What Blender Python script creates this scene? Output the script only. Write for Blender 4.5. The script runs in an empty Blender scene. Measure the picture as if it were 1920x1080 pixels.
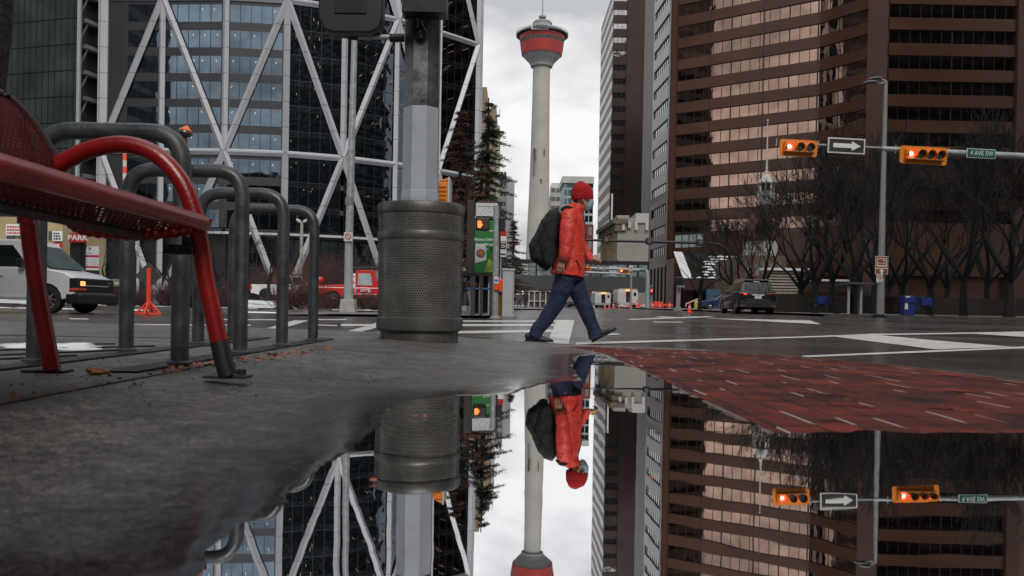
import bpy, math, random
import numpy as np
from mathutils import Vector, Matrix, noise as mnoise
R = math.radians
SC = bpy.context.scene
COL = SC.collection

# ------------------------------------------------------------------ camera, sky, sun, exposure
FPX, PCX, PCY = 1560.0, 960.0, 593.6          # focal length and principal point of the photograph (1920 px wide)
ROLL, PITCH = 0.0185, R(0.5)
CAM = Vector((0, 0, 0.27))
F = Vector((0, math.cos(PITCH), -math.sin(PITCH)))
U0 = Vector((0, math.sin(PITCH), math.cos(PITCH)))
R0 = Vector((1, 0, 0))
RV = R0 * math.cos(ROLL) + U0 * math.sin(ROLL)
UV = U0 * math.cos(ROLL) - R0 * math.sin(ROLL)
cd = bpy.data.cameras.new('camera')
cam = bpy.data.objects.new('camera', cd)
COL.objects.link(cam)
cam.matrix_world = Matrix(((RV.x, UV.x, -F.x, CAM.x), (RV.y, UV.y, -F.y, CAM.y), (RV.z, UV.z, -F.z, CAM.z), (0, 0, 0, 1)))
cd.sensor_width = 36.0
cd.lens = FPX / 1920 * 36
cd.shift_y = (PCY - 540) / 1920
cd.clip_start = 0.05
cd.clip_end = 5000
cd.dof.use_dof = True
cd.dof.focus_distance = 11.0
cd.dof.aperture_fstop = 6.3
SC.camera = cam

w = bpy.data.worlds.new("World")
SC.world = w
w.use_nodes = True
nt = w.node_tree
for n in list(nt.nodes):
    nt.nodes.remove(n)
SUN_EL, SUN_AZ = R(42), R(165)
wo = nt.nodes.new('ShaderNodeOutputWorld')
bg = nt.nodes.new('ShaderNodeBackground')
bg.inputs['Strength'].default_value = 0.10
sky = nt.nodes.new('ShaderNodeTexSky')
sky.sky_type = 'NISHITA'
sky.sun_disc = False
sky.sun_elevation = SUN_EL
sky.sun_rotation = SUN_AZ
sky.air_density = 1.5
sky.dust_density = 4.0
tc = nt.nodes.new('ShaderNodeTexCoord')
mp = nt.nodes.new('ShaderNodeMapping')
mp.inputs['Scale'].default_value = (1, 1, 2.4)
nz = nt.nodes.new('ShaderNodeTexNoise')
nz.inputs['Scale'].default_value = 4.2
nz.inputs['Detail'].default_value = 5
nz.inputs['Roughness'].default_value = 0.5
nz.inputs['Distortion'].default_value = 0.25
cr = nt.nodes.new('ShaderNodeValToRGB')
cr.color_ramp.elements[0].position = 0.38
cr.color_ramp.elements[0].color = (4.9, 5.0, 5.2, 1)
cr.color_ramp.elements[1].position = 0.60
cr.color_ramp.elements[1].color = (8.9, 8.9, 8.95, 1)
# an overcast sky is brightest overhead
sx = nt.nodes.new('ShaderNodeSeparateXYZ')
mr = nt.nodes.new('ShaderNodeMapRange')
mr.inputs['From Min'].default_value = 0.40
mr.inputs['From Max'].default_value = 0.75
mr.inputs['To Min'].default_value = 1.0
mr.inputs['To Max'].default_value = 1.35
mu = nt.nodes.new('ShaderNodeVectorMath')
mu.operation = 'SCALE'
mx = nt.nodes.new('ShaderNodeMixRGB')
mx.inputs[0].default_value = 0.96
L = nt.links.new
L(tc.outputs['Generated'], mp.inputs[0]); L(mp.outputs[0], nz.inputs['Vector']); L(nz.outputs['Fac'], cr.inputs[0])
L(tc.outputs['Generated'], sx.inputs[0]); L(sx.outputs['Z'], mr.inputs['Value'])
L(cr.outputs[0], mu.inputs[0]); L(mr.outputs[0], mu.inputs['Scale'])
L(sky.outputs[0], mx.inputs[1]); L(mu.outputs[0], mx.inputs[2]); L(mx.outputs[0], bg.inputs['Color']); L(bg.outputs[0], wo.inputs[0])

sd = bpy.data.lights.new('sun', 'SUN')
sd.energy = 1.5
sd.angle = R(20)
sd.color = (1.0, 0.96, 0.9)
so = bpy.data.objects.new('sun', sd)
COL.objects.link(so)
sdir = Vector((math.sin(SUN_AZ) * math.cos(SUN_EL), math.cos(SUN_AZ) * math.cos(SUN_EL), math.sin(SUN_EL)))
so.rotation_euler = sdir.to_track_quat('Z', 'Y').to_euler()
SC.view_settings.view_transform = 'Standard'
SC.view_settings.look = 'None'
SC.view_settings.exposure = 0.16
SC.view_settings.gamma = 1.0
SC.cycles.max_bounces = 8
SC.cycles.transparent_max_bounces = 16
SC.cycles.sample_clamp_indirect = 6.0
try:
    SC.cycles.use_denoising = True
except Exception:
    pass

# ------------------------------------------------------------------ geometry helpers
def ray(px, py):
    return F + RV * ((px - PCX) / FPX) + UV * ((PCY - py) / FPX)

def at(px, py, Y):
    d = ray(px, py)
    return CAM + d * (Y / d.y)

def ss(a, b, t):
    t = min(1, max(0, (t - a) / (b - a)))
    return t * t * (3 - 2 * t)

def cl(v, a, b):
    return min(b, max(a, v))

def road_z(x, y):
    s = cl((x + 8) / 8, 0, 1)
    z = -0.08 + 0.0065 * max(0, y - 14) * (0.15 + 0.85 * s)
    z += 0.018 * cl(y - 35, 0, 30) * (1 - s)
    z += 0.014 * cl(x, 0, 12) * ss(12, 32, y)
    return z

def gnd(px, py, zf=None):
    d = ray(px, py)
    if zf is None:
        zf = lambda x, y: 0.0
    z = zf(0, 5)
    p = CAM
    for _ in range(30):
        if d.z > -1e-4:
            t = 60 / d.y
        else:
            t = (z - CAM.z) / d.z
        t = min(t, 400)
        p = CAM + d * t
        z = 0.5 * z + 0.5 * zf(p.x, p.y)
    return p

def gz_at(x, Y):
    z = road_z(x, Y)
    if x > 12.6 and 33.6 < Y < 128: z += .10
    elif -7.5 < x < -.1 and 25.5 < Y < 130: z += .075
    return z
def gb(px, Y):                          # the ground point under picture column px at distance Y
    x = at(px, 580, Y).x
    return Vector((x, Y, gz_at(x, Y)))

def wloc(o):
    v = Vector((0, 0, 0))
    while o is not None:
        v += o.location
        o = o.parent
    return v

def prop(o, label=None, cat=None, group=None, kind=None):
    if label: o['label'] = label
    if cat: o['category'] = cat
    if group: o['group'] = group
    if kind: o['kind'] = kind
    return o

def thing(name, label, cat, loc=(0, 0, 0), group=None):
    o = bpy.data.objects.new(name, None)
    o.empty_display_size = 0.2
    COL.objects.link(o)
    o.location = loc
    return prop(o, label, cat, group)

class MB:
    def __init__(s):
        s.v = []; s.f = []; s.m = []; s.mi = 0; s.uv = None
    def quad(s, a, b, c, d):
        n = len(s.v); s.v += [Vector(a), Vector(b), Vector(c), Vector(d)]
        s.f.append((n, n + 1, n + 2, n + 3)); s.m.append(s.mi)
        return s
    def poly(s, pts):
        n = len(s.v); s.v += [Vector(p) for p in pts]
        s.f.append(tuple(range(n, n + len(pts)))); s.m.append(s.mi)
        return s
    def hexa(s, p):                     # 8 points: bottom ring 0-3, top ring 4-7
        n = len(s.v); s.v += [Vector(q) for q in p]
        for f in ((3, 2, 1, 0), (4, 5, 6, 7), (0, 1, 5, 4), (1, 2, 6, 5), (2, 3, 7, 6), (3, 0, 4, 7)):
            s.f.append(tuple(n + i for i in f)); s.m.append(s.mi)
        return s
    def box(s, c, d, M=None):
        x, y, z = c; a, b, e = d[0] / 2, d[1] / 2, d[2] / 2
        P = [(-a, -b, -e), (a, -b, -e), (a, b, -e), (-a, b, -e), (-a, -b, e), (a, -b, e), (a, b, e), (-a, b, e)]
        C = Vector(c)
        P = [C + (M @ Vector(q) if M else Vector(q)) for q in P]
        return s.hexa(P)
    def b2(s, lo, hi):
        return s.box([(lo[i] + hi[i]) / 2 for i in range(3)], [hi[i] - lo[i] for i in range(3)])
    def wall(s, A, B, z0, z1, o0, o1):  # prism along plan segment A->B, offset outward o0..o1
        dx, dy = B[0] - A[0], B[1] - A[1]; l = math.hypot(dx, dy); nx, ny = dy / l, -dx / l
        q = [(A[0] + nx * o1, A[1] + ny * o1), (B[0] + nx * o1, B[1] + ny * o1), (B[0] + nx * o0, B[1] + ny * o0), (A[0] + nx * o0, A[1] + ny * o0)]
        return s.hexa([(x, y, z0) for x, y in q] + [(x, y, z1) for x, y in q])
    def pane(s, A, B, z0, z1, o):
        dx, dy = B[0] - A[0], B[1] - A[1]; l = math.hypot(dx, dy); nx, ny = dy / l, -dx / l
        return s.quad((A[0] + nx * o, A[1] + ny * o, z0), (B[0] + nx * o, B[1] + ny * o, z0), (B[0] + nx * o, B[1] + ny * o, z1), (A[0] + nx * o, A[1] + ny * o, z1))
    def prism(s, pts, off, caps=True):  # extrude polygon pts (3D) by vector off
        n = len(s.v); k = len(pts); off = Vector(off)
        s.v += [Vector(p) for p in pts] + [Vector(p) + off for p in pts]
        for i in range(k):
            j = (i + 1) % k; s.f.append((n + i, n + j, n + k + j, n + k + i)); s.m.append(s.mi)
        if caps:
            s.f.append(tuple(n + i for i in reversed(range(k)))); s.m.append(s.mi)
            s.f.append(tuple(n + k + i for i in range(k))); s.m.append(s.mi)
        return s
    def loft(s, path, seg=12, ref=(0, 1, 0), cap=True, phase=0.0):   # path of (point, ra, rb)
        ref = Vector(ref); rings = []
        P = [Vector(q[0]) for q in path]
        for i, q in enumerate(path):
            t = (P[min(i + 1, len(P) - 1)] - P[max(i - 1, 0)])
            if t.length < 1e-9: t = Vector((0, 0, 1))
            t.normalize()
            r = ref
            if abs(t.dot(r)) > 0.97: r = Vector((1, 0, 0)) if abs(t.x) < 0.9 else Vector((0, 0, 1))
            a = r.cross(t).normalized(); b = t.cross(a).normalized()
            n = len(s.v)
            for k in range(seg):
                an = 2 * math.pi * k / seg + phase
                s.v.append(P[i] + a * (math.cos(an) * q[1]) + b * (math.sin(an) * q[2]))
            rings.append(n)
        for i in range(len(rings) - 1):
            A, B = rings[i], rings[i + 1]
            for k in range(seg):
                j = (k + 1) % seg
                s.f.append((A + k, A + j, B + j, B + k)); s.m.append(s.mi)
        if cap:
            s.f.append(tuple(reversed(range(rings[0], rings[0] + seg)))); s.m.append(s.mi)
            s.f.append(tuple(range(rings[-1], rings[-1] + seg))); s.m.append(s.mi)
        return s
    def tube(s, pts, r, seg=8, cap=True, phase=0.0):
        if not isinstance(r, (list, tuple)): r = [r] * len(pts)
        return s.loft([(p, q, q) for p, q in zip(pts, r)], seg, (0.13, 0.99, 0.02), cap, phase)
    def lathe(s, prof, c=(0, 0, 0), seg=24, M=None, close=False):   # profile of (r, z)
        C = Vector(c); rings = []
        for r, z in prof:
            n = len(s.v); rings.append(n)
            for k in range(seg):
                an = 2 * math.pi * k / seg
                p = Vector((math.cos(an) * r, math.sin(an) * r, z))
                s.v.append(C + (M @ p if M else p))
        for i in range(len(rings) - 1):
            A, B = rings[i], rings[i + 1]
            for k in range(seg):
                j = (k + 1) % seg
                s.f.append((A + k, A + j, B + j, B + k)); s.m.append(s.mi)
        if close:
            s.f.append(tuple(reversed(range(rings[0], rings[0] + seg)))); s.m.append(s.mi)
            s.f.append(tuple(range(rings[-1], rings[-1] + seg))); s.m.append(s.mi)
        return s
    def ball(s, c, r, seg=12, rings=8):
        if not isinstance(r, (list, tuple)): r = (r, r, r)
        pr = [(math.sin(math.pi * i / rings), -math.cos(math.pi * i / rings)) for i in range(rings + 1)]
        pr[0] = (0.02, -1); pr[-1] = (0.02, 1)
        M = Matrix.Diagonal(r)
        return s.lathe(pr, c, seg, M, True)
    def build(s, name, mats, parent=None, smooth=False, bevel=0, label=None, sharp=None, hard=40):
        me = bpy.data.meshes.new(name)
        off = wloc(parent) if parent else Vector((0, 0, 0))
        me.from_pydata([tuple(q - off) for q in s.v], [], s.f)
        if not isinstance(mats, (list, tuple)): mats = [mats]
        for m in mats: me.materials.append(m)
        if len(mats) > 1: me.polygons.foreach_set('material_index', s.m)
        if smooth:
            me.polygons.foreach_set('use_smooth', [True] * len(me.polygons))
            try: me.set_sharp_from_angle(angle=R(hard))
            except Exception: pass
        if s.uv:
            u = me.uv_layers.new(name='UVMap')
            for lp in me.loops: u.data[lp.index].uv = s.uv[lp.vertex_index]
        me.update()
        o = bpy.data.objects.new(name, me)
        COL.objects.link(o)
        if parent: o.parent = parent
        if bevel:
            b = o.modifiers.new('b', 'BEVEL'); b.width = bevel; b.segments = 2; b.limit_method = 'ANGLE'; b.angle_limit = R(35)
        if label: o['label'] = label
        return o

def arc(pts, r, n=5):                   # round the corners of a polyline
    P = [Vector(p) for p in pts]; out = [P[0]]
    for i in range(1, len(P) - 1):
        a, b, c = P[i - 1], P[i], P[i + 1]
        rr = min(r, (a - b).length * .49, (c - b).length * .49)
        s0 = b + (a - b).normalized() * rr; s1 = b + (c - b).normalized() * rr
        for k in range(n + 1):
            t = k / n
            out.append((1 - t) ** 2 * s0 + 2 * t * (1 - t) * b + t * t * s1)
    out.append(P[-1]); return out

def spline(pts, n=6):
    P = [Vector(p) for p in pts]; out = []
    for i in range(len(P) - 1):
        p0 = P[max(i - 1, 0)]; p1 = P[i]; p2 = P[i + 1]; p3 = P[min(i + 2, len(P) - 1)]
        for k in range(n):
            t = k / n
            out.append(0.5 * ((2 * p1) + (p2 - p0) * t + (2 * p0 - 5 * p1 + 4 * p2 - p3) * t * t + (3 * p1 - p0 - 3 * p2 + p3) * t ** 3))
    out.append(P[-1]); return out

def copy_tree(o, parent=None):
    c = o.copy(); COL.objects.link(c)
    if parent: c.parent = parent
    for ch in list(o.children): copy_tree(ch, c)
    return c

def text(s, size, p, mat, parent=None, name='lettering', M=(R(90), 0, 0), ext=0.002, bold=0.0, sx=1.0, label=None):
    cu = bpy.data.curves.new(name, 'FONT'); cu.body = s; cu.size = size; cu.align_x = 'CENTER'; cu.align_y = 'CENTER'
    cu.extrude = ext; cu.offset = bold; cu.resolution_u = 3
    cu.materials.append(mat)
    tmp = bpy.data.objects.new(name + '_tmp', cu); COL.objects.link(tmp)
    bpy.context.view_layer.update()
    me = bpy.data.meshes.new_from_object(tmp.evaluated_get(bpy.context.evaluated_depsgraph_get()))
    bpy.data.objects.remove(tmp); me.name = name
    if not me.materials: me.materials.append(mat)
    o = bpy.data.objects.new(name, me); COL.objects.link(o)
    o.location = Vector(p) - (wloc(parent) if parent else Vector((0, 0, 0))); o.rotation_euler = M; o.scale = (sx, 1, 1)
    if parent: o.parent = parent
    return o

# ------------------------------------------------------------------ materials
def newmat(name):
    m = bpy.data.materials.new(name); m.use_nodes = True
    n = m.node_tree; b = n.nodes['Principled BSDF']
    return m, n, b

def mat(name, col, rough=0.6, metal=0.0, var=0.15, vs=3.0, bump=0.0, bs=40.0, spec=0.5, coat=0.0, emit=None, es=1.0, rv=0.0, obj=True, stain=None):
    m, n, b = newmat(name)
    b.inputs['Roughness'].default_value = rough; b.inputs['Metallic'].default_value = metal
    b.inputs['Specular IOR Level'].default_value = spec; b.inputs['Coat Weight'].default_value = coat
    c = (*col, 1)
    b.inputs['Base Color'].default_value = c
    if emit:
        b.inputs['Emission Color'].default_value = (*emit, 1); b.inputs['Emission Strength'].default_value = es
    N = n.nodes.new; K = n.links.new
    if var or bump or rv:
        t = N('ShaderNodeTexCoord'); src = t.outputs['Object']
        z = N('ShaderNodeTexNoise'); z.inputs['Scale'].default_value = vs; z.inputs['Detail'].default_value = 6; K(src, z.inputs['Vector'])
        if var:
            q = N('ShaderNodeValToRGB'); q.color_ramp.elements[0].position = .3; q.color_ramp.elements[1].position = .7
            q.color_ramp.elements[0].color = (*[x * (1 - var) for x in col], 1)
            q.color_ramp.elements[1].color = (*[min(1, x * (1 + var)) for x in col], 1)
            K(z.outputs['Fac'], q.inputs[0]); out = q.outputs[0]
            if stain:
                z3 = N('ShaderNodeTexNoise'); z3.inputs['Scale'].default_value = stain[1]; z3.inputs['Detail'].default_value = 8; z3.inputs['Roughness'].default_value = .7; K(src, z3.inputs['Vector'])
                q3 = N('ShaderNodeValToRGB'); q3.color_ramp.elements[0].position = stain[2]; q3.color_ramp.elements[1].position = stain[2] + .1; K(z3.outputs['Fac'], q3.inputs[0])
                mm = N('ShaderNodeMixRGB'); K(q3.outputs[0], mm.inputs[0]); K(out, mm.inputs[1]); mm.inputs[2].default_value = (*stain[0], 1); out = mm.outputs[0]
            K(out, b.inputs['Base Color'])
        if rv:
            a = N('ShaderNodeMapRange'); a.inputs['To Min'].default_value = max(0.02, rough - rv); a.inputs['To Max'].default_value = min(1, rough + rv)
            a.inputs['From Min'].default_value = .3; a.inputs['From Max'].default_value = .7
            K(z.outputs['Fac'], a.inputs['Value']); K(a.outputs[0], b.inputs['Roughness'])
        if bump:
            z2 = N('ShaderNodeTexNoise'); z2.inputs['Scale'].default_value = bs; z2.inputs['Detail'].default_value = 5; K(src, z2.inputs['Vector'])
            bm = N('ShaderNodeBump'); bm.inputs['Strength'].default_value = bump; bm.inputs['Distance'].default_value = .02
            K(z2.outputs['Fac'], bm.inputs['Height']); K(bm.outputs[0], b.inputs['Normal'])
    return m

def mth(n, op, a, b=None, c=None):
    q = n.nodes.new('ShaderNodeMath'); q.operation = op
    for i, v in enumerate((a, b, c)):
        if v is None: continue
        if isinstance(v, (int, float)): q.inputs[i].default_value = v
        else: n.links.new(v, q.inputs[i])
    return q.outputs[0]

def perforated(name, col, rough, nx, ny, rad, spec=.5):       # round holes on a UV grid, see-through
    m, n, b = newmat(name)
    b.inputs['Base Color'].default_value = (*col, 1); b.inputs['Roughness'].default_value = rough; b.inputs['Specular IOR Level'].default_value = spec
    uv = n.nodes.new('ShaderNodeUVMap'); s = n.nodes.new('ShaderNodeSeparateXYZ'); n.links.new(uv.outputs[0], s.inputs[0])
    def cell(ox, oy):
        x = mth(n, 'MULTIPLY_ADD', s.outputs[0], nx, ox); y = mth(n, 'MULTIPLY_ADD', s.outputs[1], ny, oy)
        x = mth(n, 'SUBTRACT', mth(n, 'FRACT', x), .5); y = mth(n, 'SUBTRACT', mth(n, 'FRACT', y), .5)
        y = mth(n, 'MULTIPLY', y, 1.732)
        return mth(n, 'SQRT', mth(n, 'ADD', mth(n, 'MULTIPLY', x, x), mth(n, 'MULTIPLY', y, y)))
    d = mth(n, 'MINIMUM', cell(0, 0), cell(.5, .5))
    hole = mth(n, 'LESS_THAN', d, rad)
    tr = n.nodes.new('ShaderNodeBsdfTransparent'); mxs = n.nodes.new('ShaderNodeMixShader')
    out = n.nodes['Material Output']
    n.links.new(hole, mxs.inputs[0]); n.links.new(b.outputs[0], mxs.inputs[1]); n.links.new(tr.outputs[0], mxs.inputs[2]); n.links.new(mxs.outputs[0], out.inputs[0])
    tc = n.nodes.new('ShaderNodeTexCoord'); z = n.nodes.new('ShaderNodeTexNoise'); z.inputs['Scale'].default_value = 9; z.inputs['Detail'].default_value = 7
    n.links.new(tc.outputs['Object'], z.inputs['Vector'])
    q = n.nodes.new('ShaderNodeValToRGB'); q.color_ramp.elements[0].position = .35; q.color_ramp.elements[1].position = .7
    q.color_ramp.elements[0].color = (*[c * .75 for c in col], 1); q.color_ramp.elements[1].color = (*[c * 1.3 for c in col], 1)
    n.links.new(z.outputs['Fac'], q.inputs[0]); n.links.new(q.outputs[0], b.inputs['Base Color'])
    return m

def mirror_glass(name, tint, rough=0.03, wav=0.03, ws=0.25, blinds=0.0):
    m, n, b = newmat(name)
    b.inputs['Metallic'].default_value = 1.0; b.inputs['Roughness'].default_value = rough
    tc = n.nodes.new('ShaderNodeTexCoord'); z = n.nodes.new('ShaderNodeTexNoise'); z.inputs['Scale'].default_value = ws; z.inputs['Detail'].default_value = 2
    n.links.new(tc.outputs['Object'], z.inputs['Vector'])
    bm = n.nodes.new('ShaderNodeBump'); bm.inputs['Strength'].default_value = wav; bm.inputs['Distance'].default_value = 1.0
    n.links.new(z.outputs['Fac'], bm.inputs['Height']); n.links.new(bm.outputs[0], b.inputs['Normal'])
    z2 = n.nodes.new('ShaderNodeTexNoise'); z2.inputs['Scale'].default_value = .4; n.links.new(tc.outputs['Object'], z2.inputs['Vector'])
    q = n.nodes.new('ShaderNodeValToRGB'); q.color_ramp.elements[0].position = .35; q.color_ramp.elements[1].position = .65
    q.color_ramp.elements[0].color = (*[c * .82 for c in tint], 1); q.color_ramp.elements[1].color = (*[min(1, c * 1.15) for c in tint], 1)
    n.links.new(z2.outputs['Fac'], q.inputs[0]); n.links.new(q.outputs[0], b.inputs['Base Color'])
    return m

def clear_glass(name, tint, refl=0.3, gcol=(.8, .85, .9)):
    m, n, b = newmat(name)
    tr = n.nodes.new('ShaderNodeBsdfTransparent'); tr.inputs[0].default_value = (*tint, 1)
    g = n.nodes.new('ShaderNodeBsdfGlossy'); g.inputs['Roughness'].default_value = .02; g.inputs['Color'].default_value = (*gcol, 1)
    mm = n.nodes.new('ShaderNodeMixShader'); lw = n.nodes.new('ShaderNodeLayerWeight'); lw.inputs[0].default_value = .25
    a = mth(n, 'MULTIPLY_ADD', lw.outputs['Fresnel'], .6, refl)
    tc = n.nodes.new('ShaderNodeTexCoord'); z = n.nodes.new('ShaderNodeTexNoise'); z.inputs['Scale'].default_value = .3
    n.links.new(tc.outputs['Object'], z.inputs['Vector'])
    bm = n.nodes.new('ShaderNodeBump'); bm.inputs['Strength'].default_value = .03; bm.inputs['Distance'].default_value = 1.0
    n.links.new(z.outputs['Fac'], bm.inputs['Height']); n.links.new(bm.outputs[0], g.inputs['Normal'])
    n.links.new(a, mm.inputs[0]); n.links.new(tr.outputs[0], mm.inputs[1]); n.links.new(g.outputs[0], mm.inputs[2])
    n.links.new(mm.outputs[0], n.nodes['Material Output'].inputs[0])
    return m

def emis(name, col, s):
    m, n, b = newmat(name)
    b.inputs['Base Color'].default_value = (*[c * .5 for c in col], 1)
    b.inputs['Emission Color'].default_value = (*col, 1); b.inputs['Emission Strength'].default_value = s
    return m

M = {}
M['galv'] = mat('galvanised_steel', (.36, .38, .40), .50, .30, .22, 6, .12, 60, rv=.12)
M['rack'] = mat('rack_steel', (.060, .067, .074), .42, .35, .25, 14, .15, 50, rv=.12, stain=((.045, .05, .055), 9, .58))
M['black'] = mat('black_paint', (.012, .012, .013), .45, 0, .3, 5)
M['black_m'] = mat('black_metal', (.02, .02, .022), .38, .3, .3, 8)
M['red_paint'] = mat('bench_red', (.20, .006, .006), .30, 0, .25, 7, .10, 120, coat=.15, stain=((.09, .008, .007), 14, .62))
M['red_dark'] = mat('bench_dark', (.035, .012, .012), .5, 0, .3, 9)
M['concrete'] = mat('concrete', (.22, .21, .20), .8, 0, .2, 3, .3, 50)
M['white'] = mat('white_paint', (.72, .72, .70), .35, 0, .05, 2, coat=.3)
M['offwhite'] = mat('offwhite', (.5, .5, .49), .6, 0, .1, 2)
M['rubber'] = mat('rubber', (.012, .012, .012), .75, 0, .2, 10)
M['chrome'] = mat('alloy', (.38, .38, .38), .3, .9, .1, 8)
M['carglass'] = mat('car_glass', (.01, .013, .014), .04, 0, 0, spec=.9)
M['yellow'] = mat('signal_yellow', (.75, .22, .012), .42, 0, .12, 5)
M['orange'] = mat('orange_plastic', (.75, .09, .015), .42, 0, .12, 5)
M['cone'] = mat('cone_orange', (.85, .07, .03), .5, 0, .1, 5)
M['red'] = mat('vehicle_red', (.52, .015, .012), .35, 0, .08, 2, coat=.4)
M['signred'] = mat('sign_red', (.45, .015, .015), .5, 0, .05, 4)
M['green_sign'] = mat('green_sign', (.008, .11, .075), .4, 0, .06, 4)
M['sign_white'] = mat('sign_white', (.62, .63, .63), .5, 0, .05, 5)
M['letter'] = mat('white_letters', (.75, .76, .75), .5, 0, 0)
M['sign_black'] = mat('sign_black', (.015, .015, .015), .5, 0, .1, 4)
M['bark'] = mat('bark', (.007, .0055, .005), .85, 0, .35, 12, .5, 30)
M['twig'] = mat('twig', (.010, .007, .0055), .8, 0, .3, 3)
M['redtwig'] = mat('red_twig', (.075, .032, .028), .8, 0, .35, 2)
M['snow'] = mat('snow', (.78, .80, .83), .6, 0, .06, 2, .3, 6)
M['brown_stone'] = mat('brown_granite', (.084, .037, .023), .30, 0, .25, .10, spec=.36, stain=((.048, .023, .015), .35, .60))
M['brown_dark'] = mat('brown_brick', (.045, .026, .022), .7, 0, .2, .3, spec=.3)
M['glow_red'] = emis('lit_red_lens', (1.0, .07, .03), 3.2)
M['glow_core'] = emis('lit_core', (1.0, .45, .33), 3.0)
M['glow_hand'] = emis('lit_hand', (1.0, .22, .04), 1.7)
M['glow_tail'] = emis('lit_tail', (1.0, .05, .02), 1.6)
M['glow_amber'] = emis('lit_amber', (1.0, .46, .14), 1.2)
M['lens_dark'] = mat('lens_dark', (.035, .045, .03), .2, 0, .2, 20)
M['lens_dark2'] = mat('lens_dark_blue', (.03, .045, .055), .2, 0, .2, 20)
# ------------------------------------------------------------------ ground
KERB = [(-40, 14.0), (-12, 10.6), (-4.9, 8.8), (-1.8, 7.8), (-.45, 6.8), (.6, 6.15), (1.35, 5.75), (1.93, 5.15), (2.12, 4.3), (2.2, 3.4), (2.3, 1.5), (2.4, -1.0)]
KX = [p[0] for p in KERB]; KY = [p[1] for p in KERB]
def kerb_y(x): return float(np.interp(x, KX, KY))

def poly_sd(P, X, Y):                    # signed distance, positive inside
    d = np.full(X.shape, 1e9); ins = np.zeros(X.shape, bool); n = len(P)
    for i in range(n):
        ax, ay = P[i]; bx, by = P[(i + 1) % n]
        ex, ey = bx - ax, by - ay
        t = np.clip(((X - ax) * ex + (Y - ay) * ey) / (ex * ex + ey * ey + 1e-12), 0, 1)
        d = np.minimum(d, np.hypot(X - ax - t * ex, Y - ay - t * ey))
        c = ((ay > Y) != (by > Y)) & (X < (bx - ax) * (Y - ay) / (by - ay + 1e-12) + ax)
        ins ^= c
    return np.where(ins, d, -d)

g2 = lambda px, py: tuple(gnd(px, py)[:2])
PUD = [g2(*p) for p in [(1075, 668), (1130, 664), (1190, 690), (1235, 707), (1300, 745), (1440, 812), (1700, 810), (2050, 808)]]
PUD += [(2.36, 1.7), (2.36, -1.6), (-1.9, -1.6), (-1.2, .35)]
PUD += [g2(*p) for p in [(340, 1080), (400, 1010), (480, 972), (540, 925), (615, 868), (690, 822), (716, 772), (760, 750), (860, 742), (955, 738), (1000, 722), (1040, 716), (1086, 712), (1070, 690)]]
BRK = [g2(*p) for p in [(1035, 652), (1120, 651), (1090, 652)]][:1] + [(.55, 6.12), (1.35, 5.75), (1.93, 5.15), (2.12, 4.3), (2.2, 3.4), (2.3, 1.5), (2.4, -1.0), (2.4, -1.6), (.62, -1.6), (.5, 1.2)]
BRK += [g2(*p) for p in [(1425, 860), (1440, 812), (1300, 745), (1190, 690), (1130, 664), (1085, 656)]]
BRK += []
SHEEN = [g2(*p) for p in [(870, 655), (1050, 650), (1090, 700), (1060, 725), (960, 745), (700, 760), (620, 740), (700, 690)]]

xs = np.concatenate([np.linspace(-40, -8, 20)[:-1], np.linspace(-8, -2.6, 70)[:-1], np.linspace(-2.6, 2.39, 330)])
ts = np.concatenate([np.linspace(-1.6, .55, 16)[:-1], np.linspace(.55, 7.0, 470)])
ts = (ts + 1.6) / 8.6
yk = np.interp(xs, KX, KY)
GX = np.repeat(xs[:, None], len(ts), 1)
GY = -1.6 + ts[None, :] * (yk[:, None] + 1.6)
sdp = poly_sd(PUD, GX, GY)
sdb = poly_sd(BRK, GX, GY)
def fbm(X, Y, s, sy=1.0, o=0.0, octs=3):
    out = np.zeros(X.size); xf = X.ravel(); yf = Y.ravel()
    for i in range(X.size):
        out[i] = mnoise.fractal(Vector((xf[i] * s + o, yf[i] * s * sy, o)), 1.0, 2.0, octs)
    return out.reshape(X.shape)
n1 = fbm(GX, GY, 2.2, 1.0, 3.1, 4)
n2 = fbm(GX, GY, 16.0, 1.0, 7.7, 3)
n3 = fbm(GX, GY, 5.0, 2.2, 1.7, 5)
sdp = sdp + n3 * np.where(sdb > 0, .045, .020) + n2 * .006
out_h = np.clip(-sdp, 0, 10)
rise = np.minimum(.050, .010 * out_h + .02 * out_h ** 2)
left = np.clip((-.3 - GX) / .9, 0, 1)
rise = np.minimum(.045, .016 * out_h + .045 * left * np.clip(out_h / .8, 0, 1))
brick_side = sdb > 0
rise = np.where(brick_side, .0006 + .012 * np.clip(out_h, 0, .4), rise)
H = np.where(sdp < 0, .0012 + rise, -.018 * np.clip(sdp / .6, 0, 1) - .05 * np.minimum(sdp, .12))
amp = np.where(brick_side, .0016, .0012) * np.clip(1.4 - np.abs(sdp) / .5, .25, 1)
H = H + n1 * amp + n2 * .0009
# keep the brick ramp above water right behind its seam, dipping in a few spots only
wet = np.exp(-np.clip(-sdp, 0, 10) / .9)
sh = poly_sd(SHEEN, GX, GY)
wet = np.clip(np.maximum(wet * .8, np.clip((sh + .35) / .5, 0, 1)) + n1 * .25, 0, 1)
VX = np.stack([GX, GY, H], -1).reshape(-1, 3)
nx_, ny_ = GX.shape
idx = np.arange(nx_ * ny_).reshape(nx_, ny_)
fc = np.stack([idx[:-1, :-1], idx[1:, :-1], idx[1:, 1:], idx[:-1, 1:]], -1).reshape(-1, 4)
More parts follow.
